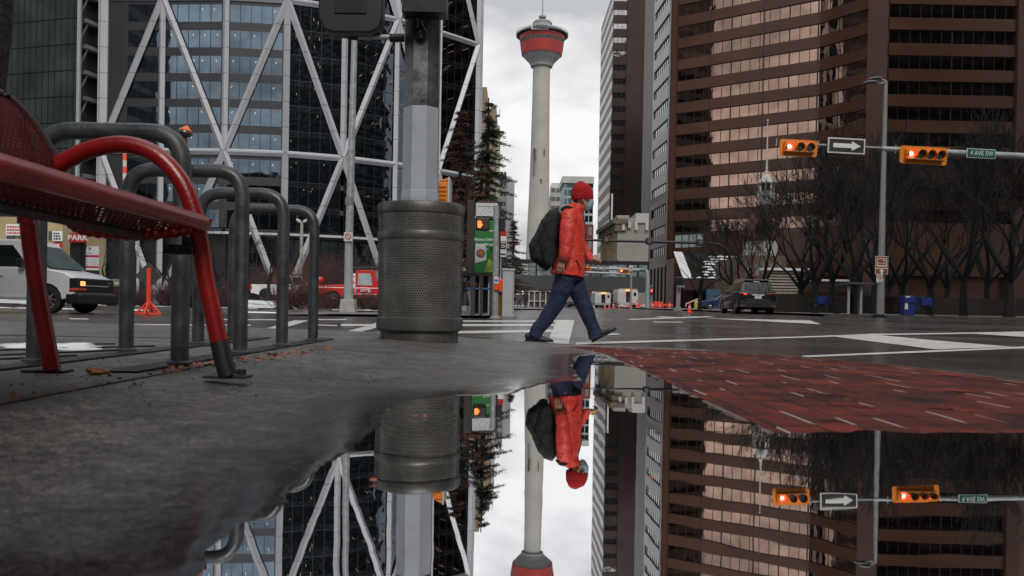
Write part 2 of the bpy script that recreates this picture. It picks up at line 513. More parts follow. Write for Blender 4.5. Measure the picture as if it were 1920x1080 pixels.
# a kerb face drops down to the road along the outer edge
base = len(VX)
low = VX[idx[:, -1]].copy(); low[:, 2] = -.2
VX = np.concatenate([VX, low])
li = np.arange(nx_) + base
kf = np.stack([idx[:-1, -1], idx[1:, -1], li[1:], li[:-1]], -1)
fc = np.concatenate([fc, kf])
me = bpy.data.meshes.new('sidewalk')
me.from_pydata(VX.tolist(), [], fc.tolist())
me.polygons.foreach_set('use_smooth', [True] * len(me.polygons))
for nm, arr in (('wet', wet), ('brick', sdb), ('pud', sdp)):
    a = me.attributes.new(nm, 'FLOAT', 'POINT')
    full = np.concatenate([arr.ravel(), arr[:, -1]]).astype(np.float32)
    a.data.foreach_set('value', full)
sw = bpy.data.objects.new('sidewalk', me); COL.objects.link(sw); prop(sw, kind='structure')

m, n, b = newmat('wet_sidewalk'); N = n.nodes.new; K = n.links.new
tcn = N('ShaderNodeTexCoord')
def attr(nm):
    a = N('ShaderNodeAttribute'); a.attribute_name = nm; return a.outputs['Fac']
def ramp(src, p0, c0, p1, c1):
    q = N('ShaderNodeValToRGB'); q.color_ramp.elements[0].position = p0; q.color_ramp.elements[1].position = p1
    q.color_ramp.elements[0].color = (*c0, 1); q.color_ramp.elements[1].color = (*c1, 1); K(src, q.inputs[0]); return q.outputs[0]
def noise(s, d=6, r=.55, vec=None):
    z = N('ShaderNodeTexNoise'); z.inputs['Scale'].default_value = s; z.inputs['Detail'].default_value = d; z.inputs['Roughness'].default_value = r
    K(vec or tcn.outputs['Object'], z.inputs['Vector']); return z.outputs['Fac']
def mixc(f, a, c, mode='MIX'):
    q = N('ShaderNodeMixRGB'); q.blend_type = mode
    if isinstance(f, (int, float)): q.inputs[0].default_value = f
    else: K(f, q.inputs[0])
    K(a, q.inputs[1]); K(c, q.inputs[2]); return q.outputs[0]
wetf, brf = attr('wet'), attr('brick')
conc = ramp(noise(1.6), .3, (.085, .084, .084), .72, (.165, .163, .162))
near = mth(n, 'POWER', 2.718, mth(n, 'MULTIPLY', attr('pud'), 1.5))
damp_vignette = N('ShaderNodeRGB'); damp_vignette.outputs[0].default_value = (.17, .17, .175, 1)  # damp tint by the puddle, deepened to paint in vignette shade
conc = mixc(mth(n, 'MINIMUM', near, 1.0), conc, mixc(1.0, conc, damp_vignette.outputs[0], 'MULTIPLY'))
agg = ramp(noise(150, 3, .7), .40, (.25, .24, .23), .66, (1.9, 1.85, 1.8))
conc = mixc(.85, conc, agg, 'MULTIPLY')
conc = mixc(.9, conc, ramp(noise(34, 5, .75), .38, (.45, .44, .43), .64, (1.55, 1.5, 1.45)), 'MULTIPLY')
conc = mixc(.8, conc, ramp(noise(5.5, 7, .7), .36, (.5, .5, .5), .66, (1.4, 1.4, 1.4)), 'MULTIPLY')
ang = math.atan2(g2(1440, 812)[1] - g2(1190, 690)[1], g2(1440, 812)[0] - g2(1190, 690)[0])
mpn = N('ShaderNodeMapping'); mpn.inputs['Rotation'].default_value = (0, 0, -ang); K(tcn.outputs['Object'], mpn.inputs[0])
mp_in = mpn.inputs['Rotation']
bt = N('ShaderNodeTexBrick'); K(mpn.outputs[0], bt.inputs['Vector'])
bt.inputs['Scale'].default_value = 1.0; bt.inputs['Brick Width'].default_value = .21; bt.inputs['Row Height'].default_value = .105
bt.inputs['Mortar Size'].default_value = .009; bt.inputs['Mortar Smooth'].default_value = .4
bt.inputs['Color1'].default_value = (.125, .019, .013, 1); bt.inputs['Color2'].default_value = (.065, .011, .009, 1); bt.inputs['Mortar'].default_value = (.035, .012, .010, 1)
bvar = ramp(noise(3.2, 7, .65), .36, (.14, .12, .12), .62, (1.6, 1.4, 1.2))
bcol = mixc(1.0, bt.outputs['Color'], bvar, 'MULTIPLY')
bmask = mth(n, 'GREATER_THAN', brf, 0.0)
col = mixc(bmask, conc, bcol)
seam = mth(n, 'LESS_THAN', mth(n, 'ABSOLUTE', brf), .014)
sc_ = N('ShaderNodeRGB'); sc_.outputs[0].default_value = (.16, .13, .12, 1)
col = mixc(mth(n, 'MULTIPLY', seam, .8), col, sc_.outputs[0])
K(col, b.inputs['Base Color'])
# roughness: dry .6, damp sheen .24; joints between the bricks hold water in places
rg = mth(n, 'MULTIPLY_ADD', wetf, -.16, .58)
shore = mth(n, 'MINIMUM', mth(n, 'MAXIMUM', mth(n, 'MULTIPLY_ADD', attr('pud'), -3.6, .03), .0), 1.0)
shn = mth(n, 'MAXIMUM', shore, bmask)
rg = mth(n, 'ADD', rg, mth(n, 'MULTIPLY', mth(n, 'SUBTRACT', noise(9, 8, .7), .5), .45))
rg = mth(n, 'MULTIPLY', rg, mth(n, 'MULTIPLY_ADD', shn, .8, .2))
smp = N('ShaderNodeSeparateXYZ'); K(mpn.outputs[0], smp.inputs[0])
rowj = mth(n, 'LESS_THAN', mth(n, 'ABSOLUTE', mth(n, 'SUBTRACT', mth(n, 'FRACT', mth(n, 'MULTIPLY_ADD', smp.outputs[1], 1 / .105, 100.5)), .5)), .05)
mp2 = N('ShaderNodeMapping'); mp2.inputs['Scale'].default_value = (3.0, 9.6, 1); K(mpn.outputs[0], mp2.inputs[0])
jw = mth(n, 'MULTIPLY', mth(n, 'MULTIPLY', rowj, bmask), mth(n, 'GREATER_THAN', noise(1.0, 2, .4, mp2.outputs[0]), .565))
joint_glint = N('ShaderNodeRGB'); joint_glint.outputs[0].default_value = (.30, .24, .22, 1)  # pale dashes painted in row joints as sky glints off water
col = mixc(jw, col, joint_glint.outputs[0]); K(col, b.inputs['Base Color'])
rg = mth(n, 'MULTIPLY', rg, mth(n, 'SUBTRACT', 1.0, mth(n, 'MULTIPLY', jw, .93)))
bwet = mth(n, 'GREATER_THAN', noise(2.6, 6, .62), .60)
br_r = mth(n, 'MULTIPLY_ADD', bwet, -.62, .80)
mxr = N('ShaderNodeMix'); K(bmask, mxr.inputs['Factor']); K(rg, mxr.inputs[2]); K(br_r, mxr.inputs[3]); rg = mxr.outputs[0]
K(mth(n, 'MINIMUM', mth(n, 'MAXIMUM', rg, .03), .9), b.inputs['Roughness'])
b.inputs['Specular IOR Level'].default_value = .5
K(mth(n, 'MULTIPLY_ADD', bmask, -.30, .5), b.inputs['Specular IOR Level'])
hb = mth(n, 'MULTIPLY', noise(190, 3), .5)
hb = mth(n, 'ADD', hb, mth(n, 'MULTIPLY', noise(35, 4), .5))
hb = mth(n, 'SUBTRACT', hb, mth(n, 'MULTIPLY', mth(n, 'MULTIPLY', bt.outputs['Fac'], bmask), .55))
bmp = N('ShaderNodeBump'); bmp.inputs['Distance'].default_value = .004
K(mth(n, 'MULTIPLY', shn, mth(n, 'MULTIPLY_ADD', wetf, -.75, .9)), bmp.inputs['Strength'])
K(hb, bmp.inputs['Height']); K(bmp.outputs[0], b.inputs['Normal'])
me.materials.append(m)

# water of the puddle: a level sheet at z = 0, the pavement rises out of it
big = MB()
cx = sum(p[0] for p in PUD) / len(PUD); cy = sum(p[1] for p in PUD) / len(PUD)
WP = [(.50, 5.75), (.95, 5.3), (1.25, 4.6), (1.3, 3.6), (1.5, 2.7), (2.25, 2.3), (2.3, 1.5), (2.38, -1.0), (2.38, -1.6), (-2.2, -1.6), (-1.6, .8), (-1.15, 1.9), (-.7, 3.2), (.0, 4.2), (.25, 5.4)]
big.poly([(x, y, 0) for x, y in WP])
m, n, b = newmat('puddle_water')
tr = n.nodes.new('ShaderNodeBsdfTransparent'); tr.inputs[0].default_value = (.55, .52, .5, 1)
gl = n.nodes.new('ShaderNodeBsdfGlossy'); gl.inputs['Roughness'].default_value = .012; gl.inputs['Color'].default_value = (.93, .93, .94, 1)
lw = n.nodes.new('ShaderNodeFresnel'); lw.inputs[0].default_value = 1.33
tc = n.nodes.new('ShaderNodeTexCoord'); z = n.nodes.new('ShaderNodeTexNoise'); z.inputs['Scale'].default_value = 5.0
n.links.new(tc.outputs['Object'], z.inputs['Vector'])
bm = n.nodes.new('ShaderNodeBump'); bm.inputs['Strength'].default_value = .012; bm.inputs['Distance'].default_value = .02
n.links.new(z.outputs['Fac'], bm.inputs['Height']); n.links.new(bm.outputs[0], gl.inputs['Normal'])
ms = n.nodes.new('ShaderNodeMixShader'); n.links.new(mth(n, 'MULTIPLY_ADD', lw.outputs[0], .55, .43), ms.inputs[0])
n.links.new(tr.outputs[0], ms.inputs[1]); n.links.new(gl.outputs[0], ms.inputs[2]); n.links.new(ms.outputs[0], n.nodes['Material Output'].inputs[0])
prop(big.build('puddle', m), kind='structure')

# asphalt: one sheet to the horizon, cut nowhere, falling below the pavement
def sheet(name, X, Y, zf, mt, dz=0.0, kind='structure'):
    mb = MB(); nx = len(X)
    for y in Y:
        for x in X: mb.v.append(Vector((x, y, zf(x, y) + dz)))
    for j in range(len(Y) - 1):
        for i in range(nx - 1):
            a = j * nx + i; mb.f.append((a, a + 1, a + nx + 1, a + nx)); mb.m.append(0)
    return prop(mb.build(name, mt, smooth=True), kind=kind)
m, n, b = newmat('asphalt'); N = n.nodes.new; K = n.links.new
tcn = N('ShaderNodeTexCoord')
c = ramp(noise(.35, 7, .6), .3, (.030, .026, .024), .72, (.070, .060, .056))
c = mixc(.8, c, ramp(noise(70, 3, .7), .40, (.45, .45, .45), .68, (1.6, 1.6, 1.6)), 'MULTIPLY')
# tar-filled cracks
vo = N('ShaderNodeTexVoronoi'); vo.feature = 'DISTANCE_TO_EDGE'; vo.inputs['Scale'].default_value = .16
dn = N('ShaderNodeTexNoise'); dn.inputs['Scale'].default_value = .8; dn.inputs['Detail'].default_value = 5; K(tcn.outputs['Object'], dn.inputs['Vector'])
vm = N('ShaderNodeVectorMath'); vm.operation = 'MULTIPLY_ADD'; K(dn.outputs['Color'], vm.inputs[0]); vm.inputs[1].default_value = (1.8, 1.8, 0); K(tcn.outputs['Object'], vm.inputs[2]); K(vm.outputs[0], vo.inputs['Vector'])
ck = mth(n, 'LESS_THAN', vo.outputs['Distance'], .006)
dk = N('ShaderNodeRGB'); dk.outputs[0].default_value = (.015, .014, .014, 1)
c = mixc(ck, c, dk.outputs[0])
K(c, b.inputs['Base Color'])
rr = mth(n, 'MULTIPLY_ADD', noise(.22, 6, .6), .75, -.12)
rr = mth(n, 'MAXIMUM', rr, .12)
K(rr, b.inputs['Roughness'])
bmp = N('ShaderNodeBump'); bmp.inputs['Distance'].default_value = .003; bmp.inputs['Strength'].default_value = .22
K(noise(55, 4), bmp.inputs['Height']); K(bmp.outputs[0], b.inputs['Normal'])
M['asphalt'] = m
Yr = [-60, -30, -10, 0, 4, 6, 8, 10, 12] + list(np.arange(13, 70, 1.5)) + list(np.arange(70, 300, 6)) + [340, 420, 600, 1000, 2500]
Xr = [-2000, -600, -200, -100, -60] + list(np.arange(-40, 41, 1.5)) + [60, 100, 200, 600, 2000]
def road_base(x, y):
    z = road_z(x, y)
    return z
sheet('road', Xr, Yr, road_base, M['asphalt'])

# painted markings projected on the road surface
m, n, b = newmat('road_paint'); N = n.nodes.new; K = n.links.new
tcn = N('ShaderNodeTexCoord')
K(ramp(noise(2.5, 7, .65), .30, (.38, .37, .36), .6, (.62, .61, .59)), b.inputs['Base Color']); b.inputs['Roughness'].default_value = .45
K(mth(n, 'MULTIPLY_ADD', noise(3, 4), .3, .3), b.inputs['Roughness'])
# worn through where the noise is low
tr = N('ShaderNodeBsdfTransparent'); mm = N('ShaderNodeMixShader'); K(mth(n, 'LESS_THAN', noise(14, 8, .75), .385), mm.inputs[0]); K(b.outputs[0], mm.inputs[1]); K(tr.outputs[0], mm.inputs[2]); K(mm.outputs[0], n.nodes['Material Output'].inputs[0])
M['paint'] = m
def marking(q, name='crosswalk_line', dz=.006, mt=None, n=14):
    g = [gnd(p[0], p[1], road_z) for p in q]
    mb = MB(); a, b_, c_, d = g
    k = n
    for j in range(3):
        for i in range(k + 1):
            u = i / k; v = j / 2
            p = (a.lerp(b_, u)).lerp(d.lerp(c_, u), v); mb.v.append(Vector((p.x, p.y, road_z(p.x, p.y) + dz)))
    for j in range(2):
        for i in range(k):
            r = j * (k + 1) + i; mb.f.append((r, r + 1, r + k + 2, r + k + 1)); mb.m.append(0)
    return prop(mb.build(name, mt or M['paint']), kind='structure')
MK = [
    [(-40, 608), (470, 611), (470, 609), (-40, 606)],
    [(130, 599), (166, 599.5), (166, 597.5), (130, 597)],
    [(360, 600.5), (520, 601), (520, 599), (360, 598.5)],
    [(465, 625), (500, 624), (579, 601), (551, 601)],
    [(596, 600.5), (650, 600.5), (650, 598.5), (596, 598.5)],
    [(596, 611), (632, 612), (632, 610), (596, 609)],
    [(618, 630), (650, 629), (716, 612), (716, 602)],
    [(640, 629), (1045, 623), (1045, 618), (640, 624)],
    [(640, 612), (1050, 611.5), (1050, 608), (640, 608)],
    [(868, 603.5), (1060, 603.5), (1060, 601), (868, 601)],
    [(1025, 646), (1066, 646), (1077, 600), (1043, 600)],
    [(1080, 647), (1640, 628.5), (1640, 626), (1080, 643)],
    [(1640, 628.5), (1925, 624), (1925, 621.5), (1640, 626)],
    [(1503, 671), (1925, 653.5), (1925, 650), (1503, 668)],
    [(1755, 656), (1897, 651), (1645, 628.5), (1548, 629.5)],
    [(1925, 632), (1925, 625), (1880, 623.5), (1793, 624)],
    [(1222, 595), (1520, 601), (1540, 599.5), (1240, 593.5)],
    [(1185, 600), (1340, 594.5), (1325, 593), (1175, 598.5)],
    [(1225, 604.5), (1280, 605), (1280, 603.5), (1225, 603)],
    [(1125, 621), (1152, 620.5), (1140, 618), (1115, 618.5)],
    [(1130, 629), (1165, 628), (1155, 625.5), (1122, 626.5)],
]
for i, q in enumerate(MK):
    marking(q, dz=.003 + .0015 * (i % 3))

# joint and grate strips in the pavement near the bench
dkm = mat('joint_dirt', (.012, .010, .009), .8, 0, .3, 20)
def zs(x, y): return .0475
def gs(px, py): return gnd(px, py, lambda x, y: .046)
def strip(pts, wd, name, mt, dz=.0, h=.004):
    mb = MB(); P = [gs(*p) for p in pts]
    for a, c_ in zip(P[:-1], P[1:]):
        d = (c_ - a); d.z = 0; d.normalize(); nn = Vector((-d.y, d.x, 0)) * wd / 2
        z0 = Vector((0, 0, dz))
        mb.hexa([a - nn + z0, c_ - nn + z0, c_ + nn + z0, a + nn + z0, a - nn + z0 + Vector((0, 0, h)), c_ - nn + z0 + Vector((0, 0, h)), c_ + nn + z0 + Vector((0, 0, h)), a + nn + z0 + Vector((0, 0, h))])
    return mb.build(name, mt)
prop(strip([(-60, 772), (100, 740), (230, 716), (330, 697), (400, 684)], .012, 'pavement_joint', dkm, 0, .003), kind='structure')
prop(strip([(-20, 629), (300, 634), (460, 640)], .02, 'pavement_joint', dkm, 0, .003), kind='structure')
tg = thing('tree_grate', 'dark steel grate bars set in the pavement beside the bike rack', 'tree grate', gs(80, 660))
for q in ([(-20, 648), (215, 646)], [(-20, 658), (288, 650)], [(-20, 668), (240, 657)], [(-20, 676), (140, 668)]):
    s_ = strip(q, .03, 'grate_bar', M['black_m'], .001, .006)
    s_.parent = tg; s_.data.transform(Matrix.Translation(-tg.location))
rnd = random.Random(4)
mb = MB()
for _ in range(26):
    px = rnd.uniform(30, 165); py = 650 + rnd.uniform(-5, 6)
    c_ = gs(px, py); mb.ball((c_.x, c_.y, .048), (rnd.uniform(.04, .12), rnd.uniform(.04, .10), .007), 10, 5)
prop(mb.build('snow', M['snow'], smooth=True), 'thin patch of snow on the tree grate behind the bench', 'snow', kind='stuff')
leafm = mat('dead_leaf', (.28, .075, .020), .7, 0, .5, 30)
mb = MB()
def leaf(c_, s, zz):
    a = rnd.uniform(0, 6.28); t = rnd.uniform(-.5, .9)
    ux = Vector((math.cos(a), math.sin(a), 0)) * s; uy = Vector((-math.sin(a), math.cos(a), t)) * s * .5
    C_ = Vector((c_.x, c_.y, zz + abs(t) * s * .5 + .002))
    mb.poly([C_ - ux, C_ - ux * .3 + uy, C_ + ux * .6 + uy * .8, C_ + ux, C_ + ux * .4 - uy, C_ - ux * .4 - uy * .9])
for _ in range(300):
    u = rnd.random()
    px = 300 + 320 * u; py = 694 - 44 * u + rnd.gauss(0, 3.5) + 3
    c_ = gs(px, py); leaf(c_, rnd.uniform(.004, .013), .046)
for _ in range(50):
    u = rnd.random(); px = 0 + 380 * u; py = 755 - 68 * u + rnd.gauss(0, 3)
    leaf(gs(px, py), rnd.uniform(.004, .012), .046)
for _ in range(40):
    px = rnd.uniform(0, 1000); py = rnd.uniform(660, 720); leaf(gs(px, py), rnd.uniform(.003, .008), .044)
for px, py in ((770, 781), (778, 782), (797, 783), (470, 762), (620, 742), (905, 700), (1150, 760), (1220, 900), (700, 905)):
    c_ = gnd(px, py); leaf(c_, rnd.uniform(.006, .011), .001)
prop(mb.build('fallen_leaves', leafm), 'small orange and brown leaf litter along the rack rail and pavement joint', 'leaf litter', kind='stuff')
o = MB()
rnd.seed(8)
c_ = gs(178, 702)
for _ in range(14):
    a = rnd.uniform(0, 6.28); s = rnd.uniform(.008, .018)
    p = Vector((c_.x + rnd.gauss(0, .018), c_.y + rnd.gauss(0, .02), .05 + rnd.uniform(0, .012)))
    o.ball(p, (s, s * .7, s * .5), 7, 5)
prop(o.build('dead_leaf', mat('curled_leaf', (.42, .16, .035), .6, 0, .5, 40), smooth=True), 'curled orange leaf clump on the pavement between the two bench feet', 'leaf')
mb = MB()
rnd.seed(5)
for _ in range(170):
    px = rnd.uniform(20, 760); py = rnd.uniform(672, 760) if rnd.random() < .8 else rnd.uniform(640, 680)
    c_ = gs(px, py); s = rnd.uniform(.0015, .005) * (2 if rnd.random() < .06 else 1)
    mb.ball((c_.x, c_.y, .046 + s * .4), (s, s * .8, s * .7), 6, 4)
prop(mb.build('grit', mat('grit_stone', (.10, .095, .09), .8, 0, .8, 60)), 'scattered grit and tiny stones on the pavement', 'grit', kind='stuff')
# ------------------------------------------------------------------ bench (foreground left)
BZ = .046
bench = thing('bench', 'red metal mesh bench with looped armrest beside the bike rack', 'bench', (-1.15, 2.0, BZ))
YB = 2.49
P = [at(*p, YB) for p in [(50, 420), (52, 372), (70, 338), (112, 308), (168, 281), (232, 271), (292, 290), (338, 338), (364, 400), (376, 460)]]
MB().tube(spline(P, 8), .0262, 14).build('armrest', M['red_paint'], bench, True)
P = [at(*p, YB) for p in [(376, 455), (385, 520), (400, 590), (412, 645)]]
P2 = [at(*p, YB) for p in [(411, 640), (420, 680), (428, 705)]]
lg = MB().tube(spline(P, 6), .0262, 14).build('leg', M['red_paint'], bench, True)
MB().tube(P2, .0272, 14).build('leg_sleeve', M['black'], lg, True)
fp = gnd(427, 709, lambda x, y: BZ)
f_ = MB(); f_.box((fp.x, fp.y, BZ + .005), (.13, .07, .008)).lathe([(.0, .018), (.014, .018), (.014, 0)], (fp.x + .045, fp.y - .01, BZ + .012), 6)
f_.build('foot_plate', M['black'], lg, bevel=.002)
P = [at(*p, 2.58) for p in [(52, 400), (58, 460), (73, 560), (98, 694)]]
lg = MB().tube(spline(P, 6), [.026] * 19, 14).build('leg', M['red_paint'], bench, True)
fp = gnd(98, 697, lambda x, y: BZ)
f_ = MB(); f_.box((fp.x, 2.6, BZ + .005), (.13, .07, .008)); f_.build('foot_plate', M['black'], lg, bevel=.002)
# far end frame copies the near one 1.7 m towards the camera (outside the picture)
# seat: perforated pan with rolled front edge
sx = [(-.905, .515), (-.925, .517), (-1.0, .497), (-1.1, .486), (-1.2, .488), (-1.285, .500), (-1.32, .525)]
sp = spline([(x, 0, z) for x, z in sx], 6)
ys = np.linspace(.62, 2.46, 24)
mb = MB(); mb.uv = []
for y in ys:
    s_len = 0
    for i, q in enumerate(sp):
        if i: s_len += (sp[i] - sp[i - 1]).length
        mb.v.append(Vector((q.x, y, q.z))); mb.uv.append((y, s_len))
nn = len(sp)
for j in range(len(ys) - 1):
    for i in range(nn - 1):
        a = j * nn + i; mb.f.append((a, a + 1, a + nn + 1, a + nn)); mb.m.append(0)
meshm = perforated('bench_mesh', (.10, .008, .007), .7, 34, 20, .12, .2)
seat = mb.build('seat', meshm, bench, True)
MB().tube([(-.905, .62, .504), (-.905, 2.40, .504), (-.918, 2.45, .503), (-.94, 2.475, .501)], .0240, 14).build('seat_edge', M['red_paint'], seat, True)
# rolled far edge with the bumps of the mesh
mb = MB(); pth = []
for i in range(90):
    u = i / 89; q = sp[int(u * (nn - 1))]
    fr = u * (nn - 1) - int(u * (nn - 1)); q2 = sp[min(nn - 1, int(u * (nn - 1)) + 1)]
    p = q.lerp(q2, fr)
    pth.append((Vector((p.x, 2.475, p.z - .012)), .020 + .0022 * math.sin(u * 42 * math.pi), .020 + .0022 * math.sin(u * 42 * math.pi)))
mb.loft(pth[4:], 12).build('seat_edge', M['red_paint'], seat, True)
MB().tube([(-1.1, .62, .470), (-1.1, 2.46, .470)], .014, 8).build('seat_rib', M['red_dark'], seat, True)
# brackets
mb = MB()
c0 = at(340, 468, 2.47)
mb.box(c0, (.085, .05, .028))
for dx in (-.030, -.004): mb.ball((c0.x + dx, c0.y - .03, c0.z + .004), (.009, .008, .009), 8, 6)
mb.box((c0.x + .02, c0.y, c0.z + .022), (.03, .03, .03))
mb.build('bracket', M['black_m'], bench, bevel=.004)
# back rest
bp = [at(-60, 133, 2.3), at(0, 172, 2.34)]
mb = MB(); mb.uv = []
NY, NZ = 60, 24
for j in range(NY + 1):
    y = .62 + (2.52 - .62) * j / NY
    zt = .855 - (.0 if y < 2.38 else .26 * ((y - 2.38) / .14) ** 2.2)
    for i in range(NZ + 1):
        z = .535 + (zt - .535) * i / NZ
        t = (z - .535) / .32
        x = -1.325 - .04 * t - .095 * t * t
        mb.v.append(Vector((x, y, z))); mb.uv.append((y, z))
for j in range(NY):
    for i in range(NZ):
        a = j * (NZ + 1) + i; mb.f.append((a, a + 1, a + NZ + 2, a + NZ + 1)); mb.m.append(0)
back = mb.build('backrest', perforated('bench_back_mesh', (.070, .007, .007), .8, 46, 44, .21, .1), bench, True)
ed = []
for j in range(0, NY + 1):
    ed.append(mb.v[j * (NZ + 1) + NZ].copy())
ed.append(mb.v[NY * (NZ + 1) + NZ // 2].copy()); ed.append(mb.v[NY * (NZ + 1)].copy())
MB().tube(ed, .011, 10).build('back_edge', M['red_dark'], back, True)
MB().tube([(-1.45, 2.44, .80), (-1.42, 2.46, .66), (-1.375, 2.50, .56)], .016, 8).build('back_support', M['red_dark'], bench, True)
# the other end of the bench, behind the camera's left edge
e1 = [Vector((p.x, .66, p.z)) for p in [at(*q, YB) for q in [(50, 420), (70, 338), (168, 281), (232, 271), (338, 338), (376, 460)]]]
MB().tube(spline(e1, 6), .0262, 10).build('armrest', M['red_paint'], bench, True)
for q in ([(376, 455), (400, 590), (428, 705)], [(52, 400), (73, 560), (98, 694)]):
    MB().tube([Vector((p.x, .66, p.z)) for p in [at(*k, YB) for k in q]], .0262, 10).build('leg', M['red_paint'], bench, True)

# ------------------------------------------------------------------ bike rack: four loops on two rails
rk = thing('bike_rack', 'grey steel bike rack of four square loops on floor rails', 'bike rack', (-1.45, 4.1, .046))
for i, (Y, l, r, lt, rt, tl, tr_) in enumerate([(2.97, 68, 338, 80, 338, 249, 249), (3.72, 237, 451, 238, 451, 321, 321), (4.45, 372, 529, 374, 529, 364, 364), (5.22, 436, 587, 436, 587, 392, 394)]):
    a = at(l, 600, Y); b_ = at(r, 600, Y)
    zt = at(rt, tr_, Y).z
    P = arc([(a.x, Y, .05), (a.x, Y, zt), (b_.x, Y, zt), (b_.x, Y, .05)], .125, 10)
    lp = MB().tube(P, .0315, 20).build('loop', M['rack'], rk, True)
    for x in (a.x, b_.x): MB().lathe([(.0, .0), (.045, .0), (.045, .006), (.036, .012), (.0, .012)], (x, Y, .0545), 16).build('weld_collar', M['rack'], lp, True)
for x in (-1.655, -1.232):
    a = MB(); a.b2((x - .055, 2.62, .0475), (x + .055, 5.52, .0545)); a.build('rail', M['black_m'], rk, bevel=.002)

# dark tree trunk at the left edge of the picture
tt = thing('tree', 'almost black tree trunk at the left edge of the photo behind the bench', 'tree', (-2.6, 3.75, .045))
P = [(-2.52, 3.75, .03, .20), (-2.51, 3.75, .15, .15), (-2.47, 3.76, .8, .145), (-2.42, 3.76, 1.5, .150), (-2.36, 3.78, 2.4, .145), (-2.30, 3.8, 4.0, .12), (-2.35, 3.9, 6.0, .07)]
P = [(-2.54, 3.75, .03, .17), (-2.53, 3.75, .15, .135), (-2.50, 3.76, .8, .135), (-2.45, 3.76, 1.5, .150), (-2.42, 3.78, 2.4, .145), (-2.42, 3.8, 4.0, .12), (-2.45, 3.9, 6.0, .07)]
mb = MB(); mb.loft([(Vector(p[:3]), p[3], p[3]) for p in P], 20)
tk = mb.build('trunk', mat('dark_bark', (.022, .014, .010), .9, 0, .5, 14, .9, 26), tt, True)
mb = MB(); rnd = random.Random(3)
for k in range(9):
    z0 = rnd.uniform(3.6, 6); a = rnd.uniform(1.7, 4.6); l = rnd.uniform(1.2, 2.2)
    mb.tube([(-2.43, 3.85, z0), (-2.43 + math.cos(a) * l * .5, 3.85 + math.sin(a) * l * .5, z0 + l * .5), (-2.43 + math.cos(a) * l, 3.85 + math.sin(a) * l, z0 + l * 1.3)], [.05, .03, .01], 5)
mb.build('branches', M['bark'], tt, True)

# ------------------------------------------------------------------ litter bin
bc = at(786, 640, 5.93); BX, BY = bc.x, 5.93
tilt = Matrix.Rotation(0, 3, 'Y')
bn = thing('litter_bin', 'round dark perforated metal litter bin in front of the thick signal pole', 'litter bin', (BX, BY, 0))
steel = mat('bin_steel', (.10, .097, .092), .42, .35, .3, 5, .1, 60, rv=.15, stain=((.035, .032, .03), 6, .6))
MB().lathe([(0, .0), (.272, .0), (.276, .01), (.276, .095), (.285, .10), (.285, .115), (0, .115)], (BX, BY, .004), 64).build('base', steel, bn, True)
def shell(name, z0, z1, r0, r1, mt, thick=None):
    mb = MB(); mb.uv = []; S = 96
    for j in range(2):
        for k in range(S + 1):
            a = 2 * math.pi * k / S; r = (r0, r1)[j]
            mb.v.append(Vector((BX + math.cos(a) * r, BY + math.sin(a) * r, (z0, z1)[j]))); mb.uv.append((a * .305, (z0, z1)[j]))
    for k in range(S): mb.f.append((k, k + 1, S + 2 + k, S + 1 + k)); mb.m.append(0)
    return mb.build(name, mt, bn, True)
perf = perforated('bin_perforated', (.13, .126, .12), .36, 52, 30, .30)
shell('perforated_panel', .195, .745, .297, .300, perf)
shell('perforated_panel', .79, .925, .300, .301, perf)
MB().lathe([(.285, .108), (.303, .112), (.306, .12), (.306, .195), (.300, .20), (.29, .20)], (BX, BY, 0), 64).build('band', steel, bn, True)
MB().lathe([(.29, .742), (.305, .745), (.307, .755), (.307, .79), (.303, .797), (.29, .80)], (BX, BY, 0), 64).build('band', steel, bn, True)
MB().lathe([(.29, .922), (.306, .925), (.309, .935), (.309, .985), (.300, .998), (.270, 1.0), (.262, .99), (.20, .93), (.20, .80)], (BX, BY, 0), 64).build('rim', steel, bn, True)
MB().lathe([(0, .2), (.235, .2), (.24, .9), (.21, .9)], (BX, BY, 0), 32).build('liner', M['black'], bn, True)
mb = MB()
for k in range(24):
    a = 2 * math.pi * k / 24
    mb.box((BX + math.cos(a) * .283, BY + math.sin(a) * .283, .55), (.010, .012, .86), Matrix.Rotation(a, 3, 'Z'))
mb.build('inner_rods', M['black'], bn)

# ------------------------------------------------------------------ big octagonal signal pole with black heads
PY = 6.75
pp = thing('signal_pole', 'thick octagonal steel pole standing behind the litter bin, carrying black signal heads', 'signal pole', (at(784, 590, PY).x, PY, -.01))
px_ = pp.location.x
lowm = mat('pole_paint', (.38, .41, .46), .55, .1, .10, 5, .08, 50, stain=((.15, .16, .18), 7, .66))
upm = mat('pole_galv', (.15, .16, .165), .42, .65, .45, 7, .1, 40, rv=.15, stain=((.07, .075, .08), 11, .56))
zj = at(784, 205, PY).z
MB().loft([(Vector((px_, PY, -.01)), .155, .155), (Vector((px_, PY, zj)), .151, .151)], 8, (0, 1, 0), True, math.pi / 8).build('lower_shaft', lowm, pp)
MB().loft([(Vector((px_, PY, zj)), .1505, .1505), (Vector((px_, PY, 8.5)), .135, .135)], 8, (0, 1, 0), True, math.pi / 8).build('upper_shaft', upm, pp)
zc = at(784, 372, PY).z
MB().loft([(Vector((px_, PY, .86)), .150, .150), (Vector((px_, PY, .93)), .158, .158), (Vector((px_, PY, zc)), .160, .160), (Vector((px_, PY, zc + .05)), .156, .156), (Vector((px_, PY, zc + .056)), .150, .150)], 8, (0, 1, 0), True, math.pi / 8).build('collar', lowm, pp)
